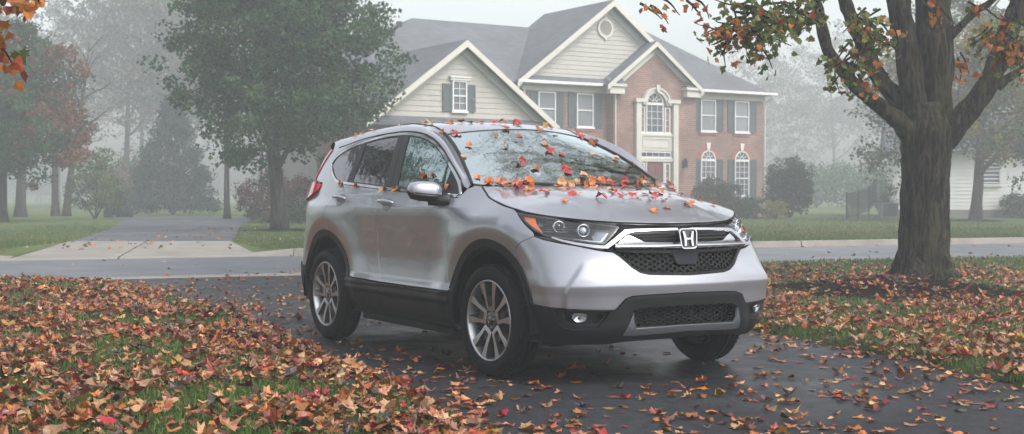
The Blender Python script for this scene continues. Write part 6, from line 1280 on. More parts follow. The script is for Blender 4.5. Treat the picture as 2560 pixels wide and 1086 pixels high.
# cant rails and windscreen pillars: lofts from the window line to the roof / windscreen edge
Bc = [(3.850, 1.215), (3.800, 1.238), (3.7483, 1.285), (3.66, 1.362), (3.5704, 1.427), (3.4305, 1.502), (3.2723, 1.566), (3.1249, 1.607), (2.9808, 1.633), (2.83, 1.649), (2.6664, 1.656), (2.41, 1.652), (2.1964, 1.642), (1.9264, 1.620), (1.70, 1.590), (1.55, 1.573), (1.395, 1.554)]
Ac = [('w', 0), ('w', .055), ('w', .16), ('w', .34), ('w', .50), ('w', .70), ('w', .86), ('w', .985), ('r', -1.36), ('r', -1.50), ('r', -1.66), ('r', -1.90), ('r', -2.13), ('r', -2.42), ('r', -2.72), ('r', -2.98), ('r', -3.24)]
def aval(sg, t):
    i = min(len(Ac)-2, int(t)); f = t-i; a, b = Ac[i], Ac[i+1]
    def pt(q, d=0.):
        if q[0] == 'w': return np.array(ws(sg*(1+d), q[1]))
        x = q[1]; return np.array([x, sg*(rye(x)*(1+d)), roof(x, rye(x)*(1+d))[2]])
    p = pt(a)*(1-f)+pt(b)*f; tn = (pt(a, .06)-pt(a))*(1-f)+(pt(b, .06)-pt(b))*f; tn = tn/np.linalg.norm(tn)+np.array([0, 0, -.75 if t < 7 else -.75*max(0, 8.5-t)/1.5]); return p, tn/np.linalg.norm(tn)
def bval(sg, t):
    i = min(len(Bc)-2, int(t)); f = t-i; P = Bc
    def cr(q):
        a, b, c, d = P[max(0, i-1)][q], P[i][q], P[i+1][q], P[min(len(P)-1, i+2)][q]; return .5*(2*b+(-a+c)*f+(2*a-5*b+4*c-d)*f*f+(-a+3*b-3*c+d)*f**3)
    s, z = cr(0), cr(1); p = np.array(S(s, z, sg)); e = .01; j = min(len(P)-2, i)
    ds, dz = P[j+1][0]-P[j][0], P[j+1][1]-P[j][1]; l = math.hypot(ds, dz); ps, pz = (dz/l, -ds/l)   # across the curve, upward/outboard of the window
    if pz < 0: ps, pz = -ps, -pz
    q = np.array(S(s+ps*e, z+pz*e, sg))-p; return p, q/np.linalg.norm(q)
def loft(sg):
    NT = 110; NV = 12; V = []; m_ = len(Bc)-1.0001
    for i in range(NT+1):
        t = m_*i/NT; b, tb = bval(sg, t); a, ta = aval(sg, t); L = np.linalg.norm(a-b); k = .42*L
        c1 = b+tb*k; c2 = a+ta*k
        for j in range(NV+1):
            v = j/NV; V.append((1-v)**3*b+3*(1-v)**2*v*c1+3*(1-v)*v*v*c2+v**3*a)
    F = [(i*(NV+1)+j, (i+1)*(NV+1)+j, (i+1)*(NV+1)+j+1, i*(NV+1)+j+1) for i in range(NT) for j in range(NV)]
    if sg < 0: F = [f[::-1] for f in F]
    o = pymesh('roof_pillar_rail', V, F, M['paint'], CAR, True)
    return o
for sg in (-1, 1): loft(sg)
# black seal beads: windscreen edge and window-frame upper edge
for sg in (-1, 1):
    q = MB(); q.tube([aval(sg, 7.2*i/40)[0]+np.array([0, sg*.004, .002]) for i in range(41)], .012, 6); q.tube([np.array(ws(sg*(1-i/10), 1.0))+[-.002, 0, .001] for i in range(11)], .006, 6); q.build('windscreen_seal', M['plastic2'], CAR, True)
    q = MB(); q.tube([bval(sg, .6+14.6*i/70)[0]-bval(sg, .6+14.6*i/70)[1]*.006 for i in range(71)], .0045, 5); q.build('window_frame_seal', M['plastic2'], CAR, True)
    q = MB(); q.tube([roof(x, sg*(rye(x)-.004)) for x in np.linspace(-1.25, -3.3, 30)], .006, 5); q.build('roof_ditch_trim', M['plastic2'], CAR, True)
# ---- rear: tailgate, glass, spoiler, bumper
f2 = lambda t, z: S(t, z, -1) if t >= 0 else S(-t, z, 1)
patch('tailgate', [(-.90, .58), (.90, .58), (.93, 1.10), (.84, 1.30), (1.0, 1.42), (-1.0, 1.42), (-.84, 1.30), (-.93, 1.10)], f2, M['paint'], CAR, h=.06, rim=.01)
patch('rear_screen', [(-.80, 1.20), (.80, 1.20), (.92, 1.50), (-.92, 1.50)], lambda t, z: (f2(t, z)[0]-.006, f2(t, z)[1], z), M['glassr'], CAR, h=.08, rim=.0)
patch('rear_bumper', [(-.95, .38), (.95, .38), (.92, .60), (-.92, .60)], lambda t, z: (f2(t, z)[0]-.03, f2(t, z)[1], z), M['plastic'], CAR, h=.06, rim=.02)
sp = MB(); sp.prism([(-3.36, -.54, 1.545), (-3.54, -.50, 1.50), (-3.54, .50, 1.50), (-3.36, .54, 1.545)], (0, 0, .02)); sp.build('roof_spoiler', M['paint'], CAR)
af = MB(); af.prism([(-2.9, -.02, 1.665), (-3.12, -.008, 1.622), (-3.14, 0, 1.70), (-3.12, .008, 1.62), (-2.9, .02, 1.665)], (0, 0, .012)); af.v = [(x, y, z) for x, y, z in af.v]; af.build('shark_fin_aerial', M['paint'], CAR)

# ---- dark inner body, floor and wheel wells
def inner(sg):
    P = [(0.02, .30), (SL-.03, .30), (SL-.03, .55), (SL-.03, 1.0)]
    hol = [arc(SWF, .37, AI-.02, 0, 360, 36)[:-1], arc(SWR, .37, AI-.02, 0, 360, 36)[:-1]]
    ol = [(.02, .42), (SWR-AI-.1, .42), (SWR-AI-.1, .26), (SWF+AI+.05, .26), (SL-.03, .30), (SL-.03, .95), (5.3, .95), (4.7, .98), (4.4, 1.02), (3.9, 1.12), (3.8, 1.14), (2.7, 1.18), (1.8, 1.22), (.02, 1.0)]
    hh = [[(a, max(.27, b)) for a, b in q] for q in hol]
    patch('inner_shell', ol, Sf(sg, lambda s, z: .030+.04*sst(SL-.9, SL-.5, s)), M['gap'], CAR, h=.07, rim=0, gap=0, holes=hh)
for sg in (-1, 1): inner(sg)
fl0 = MB(); fl0.box((-3.4, -.74, .24), (3.9, 0, 0), (0, 1.48, 0), (0, 0, .06)); fl0.box((.30, -.55, .285), (.44, 0, 0), (0, 1.10, 0), (0, 0, .07)); fl0.box((-2.1, -.84, .215), (1.5, 0, 0), (0, 1.68, 0), (0, 0, .08)); fl0.build('underbody', M['gap'], CAR)
for wx in (0., -2.66):
    for sg in (-1, 1):
        V = []; k = 26
        for i in range(k+1):
            a = R(-6+192*i/k)
            for yy in (.50, .90): V.append((wx-.02+.50*math.cos(a), sg*yy, .37+.50*math.sin(a)))
        F = [(2*i, 2*i+1, 2*i+3, 2*i+2) for i in range(k)]; V.append((wx-.02, sg*.50, .37)); F += [(2*i, 2*i+2, 2*(k+1)) for i in range(k)]
        pymesh('wheel_well', V, F, M['gap'], CAR, True)
# ---- mirrors
def mirror(sg):
    root = None
    cx, cy, cz = -.70, sg*1.005, 1.190
    def shell(lo, hi, m, par, name, grow=1.0):
        V = []; NA, NB = 28, 18
        for i in range(NB+1):
            t = i/NB; y = -.115+.25*t                     # outboard coordinate
            k = (1-abs(2*t-1)**3.2)**.5 if 0 < t < 1 else .0; ty = t
            hx = .078*k*(1.0-.12*t); hz = (.074-.010*ty)*k; zc = .002+.012*ty; xc = -.018*ty
            for j in range(NA):
                a = 2*math.pi*j/NA; ca, sa = math.cos(a), math.sin(a); r_ = (abs(ca)**2.6+abs(sa)**2.6)**(-1/2.6)
                V.append((cx+xc+hx*r_*ca*grow*(1 if ca > 0 else .75), cy+sg*y, cz+zc+hz*r_*sa*grow))
        F = []
        for i in range(NB):
            for j in range(NA):
                a = 2*math.pi*(j+.5)/NA
                if lo <= math.sin(a) <= hi: F.append((i*NA+j, i*NA+(j+1) % NA, (i+1)*NA+(j+1) % NA, (i+1)*NA+j))
        if sg < 0: F = [f[::-1] for f in F]
        return pymesh(name, V, F, m, par, True)
    root = shell(-.42, 1, M['paint'], CAR, 'door_mirror'); shell(-1, -.42, M['plastic2'], root, 'mirror_lower_cover', 1.0)
    g = MB(); g.tube([(cx-.0, sg*.985, cz-.058), (cx+.05, sg*.93, cz-.060), (cx+.13, sg*.885, cz-.048)], [.030, .032, .040], 10); g.build('mirror_stalk', M['plastic2'], root, True)
    p = np.array([cx-.060, cy+sg*.012, cz+.010]); V = [(p[0], p[1]+sg*a, p[2]+b) for a, b in rr_poly(.19, .18, .115, .03)]; pymesh('mirror_glass', V, [tuple(range(len(V)))], M['chrome'], root)
    s_ = MB(); s_.tube([(cx+.078, cy-sg*.07, cz-.018), (cx+.078, cy, cz-.012), (cx+.062, cy+sg*.07, cz-.006), (cx+.02, cy+sg*.118, cz)], .0045, 6); s_.build('turn_signal', M['plastic2'], root, True)
for sg in (-1, 1): mirror(sg)

# ---- wheels
def wheel(x, sg, steer=0.):
    root = None; c = np.array([x, sg*.835, .368]); ct, st = math.cos(steer), math.sin(steer)
    ax = np.array([-st*0, sg*1., 0.]); ax = np.array([math.sin(steer)*(-1)*1., sg*math.cos(steer), 0]); uu = np.cross([0, 0, 1.], ax); 
    def lathe(name, prof, m, par, k=56, closed=False):
        V = []; F = []
        for r_, d in prof: V += [tuple(c+ax*d+(uu*math.cos(2*math.pi*i/k)+np.array([0, 0, 1.])*math.sin(2*math.pi*i/k))*r_) for i in range(k)]
        for j in range(len(prof)-1+(1 if closed else 0)): j2 = (j+1) % len(prof); F += [(j*k+i, j*k+(i+1) % k, j2*k+(i+1) % k, j2*k+i) for i in range(k)]
        return pymesh(name, V, F, m, par, True)
    def P3(r_, a, d): return tuple(c+ax*d+(uu*math.cos(a)+np.array([0, 0, 1.])*math.sin(a))*r_)
    tp = [(.258, .074), (.264, .084), (.274, .091), (.295, .0985), (.316, .0990), (.334, .093), (.348, .083), (.3575, .066), (.3610, .063), (.3635, .045), (.3565, .043), (.3565, .038), (.3650, .036), (.3665, .008), (.3580, .006), (.3580, .0), (.3665, -.002), (.366, -.035), (.3575, -.037), (.3575, -.043), (.3640, -.045), (.361, -.068), (.348, -.088), (.325, -.10), (.28, -.10), (.255, -.08)]
    root = lathe('wheel', tp, M['rubber'], CAR, 72)
    # tread blocks on the shoulders
    tb = MB()
    for i in range(60):
        a = 2*math.pi*i/60; da = .055
        for d0, d1, r0, r1 in ((.052, .082, .3635, .3515),):
            V = [P3(r0+.004, a, d0), P3(r0+.004, a+da, d0), P3(r1+.004, a+da, d1), P3(r1+.004, a, d1), P3(r0-.006, a, d0), P3(r0-.006, a+da, d0), P3(r1-.006, a+da, d1), P3(r1-.006, a, d1)]; tb.add(V, [(0, 1, 2, 3), (0, 4, 5, 1), (2, 6, 7, 3), (1, 5, 6, 2), (3, 7, 4, 0)])
    tb.build('tread', M['rubber'], root)
    rim = lathe('rim', [(.260, .078), (.264, .082), (.261, .088), (.252, .088), (.248, .078), (.242, .055), (.232, .02), (.228, -.06)], M['machined'], root, 64)
    lathe('rim_barrel', [(.243, .055), (.229, .01), (.222, -.07), (.02, -.075)], M['alloy'], root, 48)
    lathe('brake_disc', [(.150, -.028), (.150, -.02), (.07, -.02), (.07, .0), (.0, .0)], M['rotor'], root, 40)
    cal = MB(); 
    for i in range(5):
        a0, a1 = 2.5+i*.16, 2.5+(i+1)*.16; V = [P3(.10, a0, -.045), P3(.10, a1, -.045), P3(.185, a1, -.045), P3(.185, a0, -.045), P3(.10, a0, .005), P3(.10, a1, .005), P3(.185, a1, .005), P3(.185, a0, .005)]; cal.add(V, [(4, 5, 6, 7), (0, 1, 5, 4), (1, 2, 6, 5), (2, 3, 7, 6), (3, 0, 4, 7)])
    cal.build('brake_caliper', M['rotor'], root)
    # five spokes; each is a U of two machined legs round a sunken grey floor
    def q2(r_, off, a): return (math.hypot(r_, off), a+math.atan2(off, r_))
    for s in range(5):
        a = R(90+72*s)+.06; sp = MB(); fa = MB()
        def ring(pts, d, dd): return [P3(*q2(r_, o_, a), d(r_)) for r_, o_ in pts]
        top = lambda r_: .062+.018*min(1, max(0, (r_-.06)/.17))
        for leg in (-1, 1):
            inn_ = [(.094, leg*.0), (.096, leg*.022), (.150, leg*.029), (.2465, leg*.040)]; out_ = [(.060, leg*.0), (.064, leg*.045), (.150, leg*.062), (.234, leg*.098)]
            I0 = ring(inn_, top, 0); O0 = ring(out_, top, 0); I1 = ring(inn_, lambda r_: top(r_)-.045, 0); O1 = ring([(r_, o_*1.04) for r_, o_ in out_], lambda r_: top(r_)-.050, 0); n4 = 4
            F = []
            for i in range(3): F += [(n4+i, n4+i+1, 3*n4+i+1, 3*n4+i), (i, i+1, 2*n4+i+1, 2*n4+i)]
            sp.add(I0+O0+I1+O1, F); mid_ = [((inn_[i][0]*.85+out_[i][0]*.15), (inn_[i][1]*.85+out_[i][1]*.15)) for i in range(4)]; sp.add(ring(inn_, lambda r_: top(r_)-.010, 0)+ring(mid_, lambda r_: top(r_)-.001, 0), [(i, i+1, 5+i, 4+i) for i in range(3)]); fa.add(ring(mid_, lambda r_: top(r_)+.001, 0)+ring(out_, top, 0), [(i, i+1, 5+i, 4+i) for i in range(3)])
        Lp = [(.092, -.024), (.13, -.028), (.155, -.031)]; Rp = [(.092, .024), (.13, .028), (.155, .031)]
        sp.add(ring(Lp, lambda r_: top(r_)-.015, 0)+ring(Rp, lambda r_: top(r_)-.015, 0), [(0, 1, 4, 3), (1, 2, 5, 4)])
        sp.build('spoke', M['alloy'], root); fa.build('spoke_face', M['machined'], root)
    lathe('hub', [(.064, .035), (.062, .058), (.050, .064), (.034, .062)], M['alloy'], root, 40)
    cap = lathe('centre_cap', [(.034, .058), (.033, .068), (.029, .071), (.0, .072)], M['gloss'], root, 28)
    lm = MB()
    for off in (-.011, .011): lm.add([P3(*q2(r_, o_, math.pi/2), .0735) for r_, o_ in ((-.014, off*1.05-.003), (-.014, off*1.05+.003), (.014, off+.003), (.014, off-.003))], [(0, 1, 2, 3)])
    lm.add([P3(*q2(r_, o_, math.pi/2), .0735) for r_, o_ in ((-.003, -.009), (-.003, .009), (.003, .009), (.003, -.009))], [(0, 1, 2, 3)]); lm.build('cap_letter', M['chrome'], cap) if False else lm.build('cap_letter', M['chrome'], root)
    for s in range(5):
        a = R(90+36+72*s); cc = np.array(P3(.046, a, .056)); nb = MB(); nb.tube([cc, cc+ax*.016], [.0085, .007], 6); nb.build('lug_nut', M['chrome'], root)
for x in (0., -2.66):
    for sg in (-1, 1): wheel(x, sg, R(-2.5) if x == 0 else 0)

# ---- cabin
cb = MB(); cb.box((-.98, -.72, .92), (.62, 0, 0), (0, 1.44, 0), (0, 0, .20)); cb.box((-.62, -.70, 1.06), (.26, 0, 0), (0, 1.40, 0), (0, 0, .10)); cb.build('dashboard', M['seat'], CAR)
sw = MB(); sc = np.array([-1.05, .37, 1.09]); n_ = 26
sw.tube([sc+np.array([math.sin(.45)*.185*math.sin(2*math.pi*i/n_)*-1, .185*math.cos(2*math.pi*i/n_), .185*math.sin(2*math.pi*i/n_)*math.cos(.45)]) for i in range(n_+1)], .014, 8); sw.tube([sc+[0, -.17, 0], sc+[0, .17, 0]], .02, 6); sw.tube([sc, sc+[.2, 0, -.08]], .035, 8); sw.build('steering_wheel', M['seat'], CAR, True)
def seat(x, y, wdt, par):
    s = MB()
    for z0, z1, w_, d in ((.55, .72, wdt, .5),): s.box((x-.25, y-w_/2, z0), (.5, 0, 0), (0, w_, 0), (0, 0, z1-z0))
    st_ = []
    for z, w_, xo, t in ((.70, .46, -.20, .12), (.90, .47, -.25, .13), (1.10, .44, -.31, .11), (1.22, .36, -.345, .09), (1.26, .26, -.355, .07)):
        w2 = w_*wdt/.5; st_.append([(x+xo-t/2, y-w2/2, z), (x+xo+t/2, y-w2/2*.9, z), (x+xo+t/2, y+w2/2*.9, z), (x+xo-t/2, y+w2/2, z)])
    for a, b in zip(st_, st_[1:]): s.add(a+b, [(i, (i+1) % 4, 4+(i+1) % 4, 4+i) for i in range(4)])
    s.add(st_[-1], [(0, 1, 2, 3)]); o = s.build('seat', M['seat'], par)
    for yy in ((y,) if wdt < .7 else (y-.38, y, y+.38)):
        h_ = MB(); h_.add([(x-.42, yy-.12, 1.30), (x-.33, yy-.13, 1.29), (x-.33, yy+.13, 1.29), (x-.42, yy+.12, 1.30), (x-.41, yy-.10, 1.46), (x-.35, yy-.10, 1.46), (x-.35, yy+.10, 1.46), (x-.41, yy+.10, 1.46)], [(0, 3, 2, 1), (4, 5, 6, 7), (0, 1, 5, 4), (1, 2, 6, 5), (2, 3, 7, 6), (3, 0, 4, 7)])
        for d_ in (-.05, .05): h_.tube([(x-.375, yy+d_, 1.22), (x-.375, yy+d_, 1.32)], .006, 5)
        h_.build('headrest', M['seat'], o)
seat(-1.25, -.38, .5, CAR); seat(-1.25, .38, .5, CAR); seat(-2.1, 0, 1.25, CAR)
# ------------------------------------------------------------------ trees on the near side of the street, outside the picture: they show in the paint and side glass
for i, (x, y, h, rx) in enumerate(((-14.2, -8.0, 9.5, 4.0), (-1.5, -18.5, 12, 4.6), (-13.5, -19.5, 12, 4.8), (4.5, -21, 12, 4.6))):
    la, de = inW(x, y)
    tree('yard_tree', 'tall leafy yard tree standing beyond the near left lawn', la, de, h, 2.6, (0, 0, h*.58, rx, rx, h*.38), [G1, G2, (.07, .05, .02)], 150, 34, .22, .25, 80+i, z=0., clr=.7, group='yard trees outside the picture')
CAR_LEAVES = [(-1.455, -0.325, 1.721, 0.07, -0.06, 1.0, 'o', 'sunroof'),
 (-1.448, -0.404, 1.713, 0.33, -0.91, -0.25, 'o', 'sunroof'),
 (-1.381, -0.285, 1.713, 0.1, -0.04, 0.99, 'd', 'roof'),
 (-1.39, -0.183, 1.718, 0.1, -0.03, 1.0, 'o', 'roof'),
 (-1.327, -0.033, 1.714, 0.14, -0.01, 0.99, 'r', 'roof'),
 (-1.334, -0.094, 1.715, 0.14, -0.02, 0.99, 'r', 'roof'),
 (-1.413, 0.13, 1.724, 0.98, 0.05, -0.21, 'r', 'sunroof'),
 (-1.222, 0.048, 1.696, 0.18, 0.01, 0.98, 'd', 'roof'),
 (-1.084, -0.143, 1.661, 0.2, -0.06, 0.98, 'b', 'windscreen_seal'),
 (-1.078, 0.137, 1.659, 0.97, 0.1, 0.21, 'b', 'windscreen_seal'),
 (-1.426, 0.394, 1.714, 0.97, 0.03, -0.23, 'y', 'sunroof'),
 (-1.286, 0.369, 1.69, 0.23, 0.1, 0.97, 'o', 'roof'),
 (-1.246, -0.591, 1.639, -0.06, -0.93, -0.36, 'o', 'roof'),
 (-1.17, -0.532, 1.628, 0.33, -0.22, 0.92, 'r', 'roof'),
 (-1.137, -0.53, 1.613, 0.29, -0.21, 0.93, 'r', 'windscreen'),
 (-0.977, -0.291, 1.599, 0.37, -0.11, 0.92, 'b', 'windscreen'),
 (-0.945, -0.114, 1.602, 0.39, -0.04, 0.92, 'r', 'windscreen'),
 (-1.047, 0.262, 1.63, 0.36, 0.12, 0.93, 'b', 'windscreen'),
 (-1.309, 0.639, 1.652, 0.37, -0.11, 0.92, 'r', 'roof_pillar_rail'),
 (-1.177, 0.575, 1.616, 0.92, 0.35, 0.19, 'r', 'windscreen_seal'),
 (-1.063, 0.614, 1.579, 0.4, -0.72, 0.56, 'o', 'windscreen_seal'),
 (-1.046, 0.62, 1.574, 0.4, -0.72, 0.56, 'b', 'windscreen_seal'),
 (-0.891, -0.567, 1.521, 0.36, -0.17, 0.92, 'o', 'windscreen'),
 (-0.799, -0.327, 1.52, 0.41, -0.11, 0.9, 'b', 'windscreen'),
 (-0.832, 0.026, 1.555, 0.41, 0.01, 0.91, 'b', 'windscreen'),
 (-0.788, 0.02, 1.535, 0.42, 0.0, 0.91, 'o', 'windscreen'),
 (-0.688, -0.023, 1.486, 0.45, -0.01, 0.89, 'r', 'windscreen'),
 (-0.669, -0.008, 1.477, 0.45, -0.01, 0.89, 'p', 'windscreen'),
 (-0.642, 0.06, 1.462, 0.46, 0.02, 0.89, 'r', 'windscreen'),
 (-0.713, 0.38, 1.472, 0.44, 0.12, 0.89, 't', 'windscreen'),
 (-0.752, -0.689, 1.437, 0.41, -0.19, 0.89, 't', 'windscreen'),
 (-0.562, -0.335, 1.399, 0.49, -0.11, 0.87, 'r', 'windscreen'),
 (-0.474, -0.267, 1.354, 0.51, -0.08, 0.85, 'b', 'windscreen'),
 (-0.713, 0.578, 1.441, 0.43, 0.17, 0.89, 't', 'windscreen'),
 (-0.405, -0.041, 1.325, 0.53, -0.01, 0.85, 'r', 'windscreen'),
 (-0.661, 0.7, 1.39, 0.46, 0.18, 0.87, 'b', 'windscreen'),
 (-0.492, -0.721, 1.291, 0.5, -0.18, 0.85, 'o', 'windscreen'),
 (-0.505, 0.672, 1.309, 0.5, 0.18, 0.85, 'o', 'windscreen'),
 (-0.417, -0.69, 1.252, 0.51, -0.18, 0.84, 'o', 'windscreen'),
 (-0.404, -0.673, 1.248, 0.51, -0.17, 0.84, 'o', 'windscreen'),
 (-0.385, -0.635, 1.244, 0.52, -0.16, 0.84, 'o', 'windscreen'),
 (-0.371, -0.59, 1.244, 0.52, -0.15, 0.84, 't', 'windscreen'),
 (-0.348, -0.579, 1.248, 0.68, -0.32, -0.66, 'p', 'wiper'),
 (-0.352, -0.547, 1.239, 0.53, -0.14, 0.84, 't', 'windscreen'),
 (-0.323, -0.525, 1.248, 0.7, -0.28, -0.66, 'p', 'wiper'),
 (-0.269, -0.518, 1.226, 0.12, -0.19, 0.97, 'p', 'hood'),
 (-0.281, -0.461, 1.252, 0.98, -0.17, 0.08, 'o', 'wiper'),
 (-0.28, -0.432, 1.248, 0.57, -0.1, -0.82, 'o', 'wiper'),
 (-0.223, -0.546, 1.214, 0.16, -0.23, 0.96, 'r', 'hood'),
 (-0.149, -0.532, 1.205, 0.14, -0.26, 0.96, 'o', 'hood'),
 (-0.092, -0.519, 1.201, 0.13, -0.26, 0.96, 'o', 'hood'),
 (0.027, -0.516, 1.184, 0.15, -0.27, 0.95, 'r', 'hood'),
 (0.039, -0.494, 1.188, 0.16, -0.25, 0.95, 'o', 'hood'),
 (-0.096, -0.329, 1.222, 0.1, -0.05, 0.99, 'o', 'hood'),
 (-0.247, -0.176, 1.244, 0.95, -0.06, 0.31, 't', 'wiper'),
 (-0.242, -0.133, 1.24, 0.95, -0.06, 0.31, 't', 'wiper'),
 (-0.291, -0.075, 1.249, 0.55, -0.02, 0.83, 't', 'windscreen'),
 (-0.193, -0.115, 1.236, 0.07, -0.01, 1.0, 'o', 'hood'),
 (-0.365, 0.063, 1.299, 0.54, 0.02, 0.84, 't', 'windscreen'),
 (-0.244, -0.003, 1.245, 0.95, 0.04, 0.31, 'o', 'wiper'),
 (-0.32, 0.101, 1.268, 0.55, 0.03, 0.84, 'o', 'windscreen'),
 (-0.31, 0.147, 1.259, 0.55, 0.05, 0.83, 'o', 'windscreen'),
 (-0.3, 0.189, 1.251, 0.55, 0.06, 0.83, 'o', 'windscreen'),
 (-0.302, 0.254, 1.247, 0.55, 0.08, 0.83, 'r', 'windscreen'),
 (-0.245, 0.31, 1.246, 0.89, 0.43, -0.15, 'r', 'wiper'),
 (-0.334, 0.495, 1.257, 0.57, 0.38, -0.73, 'o', 'wiper'),
 (-0.372, 0.568, 1.248, 0.53, 0.15, 0.84, 't', 'windscreen'),
 (0.088, -0.341, 1.201, 0.13, -0.06, 0.99, 'r', 'hood'),
 (0.211, -0.412, 1.176, 0.19, -0.17, 0.97, 'r', 'hood'),
 (0.214, -0.365, 1.18, 0.17, -0.07, 0.98, 't', 'hood'),
 (0.008, -0.077, 1.218, 0.11, -0.01, 0.99, 't', 'hood'),
 (0.142, -0.058, 1.201, 0.15, -0.0, 0.99, 't', 'hood'),
 (0.22, -0.103, 1.188, 0.17, -0.01, 0.99, 'r', 'hood'),
 (0.307, -0.105, 1.172, 0.2, -0.01, 0.98, 'r', 'hood'),
 (0.362, -0.129, 1.16, 0.22, -0.02, 0.98, 'r', 'hood'),
 (0.141, 0.06, 1.201, 0.15, 0.0, 0.99, 'b', 'hood'),
 (0.031, 0.175, 1.214, 0.11, 0.02, 0.99, 'b', 'hood'),
 (0.009, 0.254, 1.215, 0.11, 0.04, 0.99, 'b', 'hood'),
 (-0.45, 0.671, 1.276, 0.51, 0.18, 0.84, 'b', 'windscreen'),
 (-0.318, 0.606, 1.225, 0.26, 0.01, 0.97, 'o', 'hood'),
 (-0.426, 0.755, 1.24, 0.49, 0.17, 0.85, 'b', 'cowl'),
 (0.028, 0.432, 1.202, 0.12, 0.08, 0.99, 'o', 'hood'),
 (0.324, 0.146, 1.168, 0.21, 0.02, 0.98, 'o', 'hood'),
 (0.269, 0.249, 1.176, 0.19, 0.04, 0.98, 'r', 'hood'),
 (0.286, 0.113, 1.176, 0.19, 0.01, 0.98, 'r', 'hood'),
 (0.382, -0.009, 1.156, 0.23, 0.0, 0.97, 't', 'hood'),
 (0.347, -0.034, 1.164, 0.22, -0.0, 0.98, 'r', 'hood'),
 (-0.262, 0.766, 1.199, 0.32, 0.1, 0.94, 'r', 'hood'),
 (-0.203, 0.788, 1.176, 0.27, 0.14, 0.95, 't', 'hood'),
 (0.293, 0.325, 1.168, 0.2, 0.06, 0.98, 't', 'hood'),
 (-0.647, 1.029, 1.242, 0.89, 0.08, 0.45, 'b', 'door_mirror'),
 (0.315, -0.538, 1.128, 0.22, -0.13, 0.97, 'o', 'hood'),
 (0.296, -0.54, 1.132, 0.22, -0.13, 0.97, 'o', 'hood'),
 (0.391, -0.316, 1.146, 0.26, -0.07, 0.96, 'r', 'hood'),
 (0.453, 0.145, 1.135, 0.29, 0.02, 0.96, 'o', 'hood'),
 (0.6, 0.058, 1.084, 0.39, 0.01, 0.92, 'o', 'hood'),
 (0.644, -0.08, 1.066, 0.39, -0.01, 0.92, 'o', 'hood'),
 (0.546, 0.267, 1.099, 0.35, 0.06, 0.94, 'o', 'hood'),
 (0.471, 0.353, 1.118, 0.32, 0.12, 0.94, 'o', 'hood'),
 (0.218, 0.631, 1.135, 0.18, 0.16, 0.97, 'r', 'hood'),
 (0.316, 0.66, 1.108, 0.23, 0.18, 0.96, 'o', 'hood'),
 (0.381, 0.092, 1.156, 0.23, 0.01, 0.97, 'r', 'hood'),
 (-2.173, -0.869, 1.238, -0.0, -0.95, 0.31, 'o', 'rear_door'),
 (-1.646, -0.882, 1.203, -0.0, -0.96, 0.29, 't', 'rear_door'),
 (-1.453, -0.885, 1.21, -0.0, -0.96, 0.3, 'o', 'window_chrome'),
 (-1.409, -0.886, 1.207, -0.0, -0.96, 0.29, 't', 'window_chrome'),
 (-1.076, -0.843, 1.312, -0.0, -0.95, 0.32, 'o', 'front_window'),
 (-1.044, -0.844, 1.31, -0.0, -0.95, 0.32, 'o', 'front_window'),
 (-0.928, -0.844, 1.31, -0.0, -0.95, 0.32, 'o', 'front_window'),
 (-0.643, -0.866, 1.228, 0.18, -0.91, 0.37, 'o', 'mirror_sail'),
 (-2.482, -0.861, 1.257, -0.01, -0.95, 0.32, 'o', 'rear_quarter_panel'),
 (-2.451, -0.687, 1.666, -0.06, -0.59, 0.81, 'o', 'roof_pillar_rail'),
 (-2.555, -0.697, 1.651, -0.06, -0.59, 0.81, 't', 'roof_pillar_rail'),
 (-2.276, -0.671, 1.685, -0.05, -0.37, 0.93, 't', 'roof_pillar_rail'),
 (-1.926, -0.6, 1.718, -0.02, -0.98, 0.18, 't', 'roof_ditch_trim'),
 (-1.535, -0.597, 1.706, 0.09, -0.13, 0.99, 'o', 'roof_ditch_trim'),
 (-1.563, -0.523, 1.711, 0.08, -0.09, 0.99, 'y', 'roof'),
 (-1.241, -0.596, 1.633, 0.32, -0.48, 0.82, 'o', 'roof_pillar_rail')]
# ------------------------------------------------------------------ grass blades and fallen leaves
rg = np.random.default_rng(123)
PAL = {'t': (.45, .24, .115), 'o': (.44, .125, .025), 'r': (.32, .022, .018), 'b': (.17, .060, .024), 'd': (.045, .026, .020), 'y': (.50, .28, .05), 'p': (.40, .16, .11), 'u': (.36, .115, .032)}
def pick_cols(n, keys='toubrpyd', w=(.24, .10, .25, .27, .08, .02, .01, .06)):
    P = np.array([PAL[k] for k in keys]); c = P[rg.choice(len(P), n, p=np.array(w)/sum(w))]; return np.clip(c*rg.uniform(.40, 1.12, (n, 1))+rg.normal(0, .012, (n, 3)), .005, .8)
M['litter'] = attr_mat('fallen_leaf', .42, .12, .5, mottle=30)
def cover(n, lo, hi, P, dens):
    x = rg.uniform(lo[0], hi[0], n); y = rg.uniform(lo[1], hi[1], n); k = inpoly(x, y, P) & (np.abs(x) < .43*y+1.3); x, y = x[k], y[k]; d = dens(x, y); k = rg.random(len(x)) < d; return x[k], y[k]
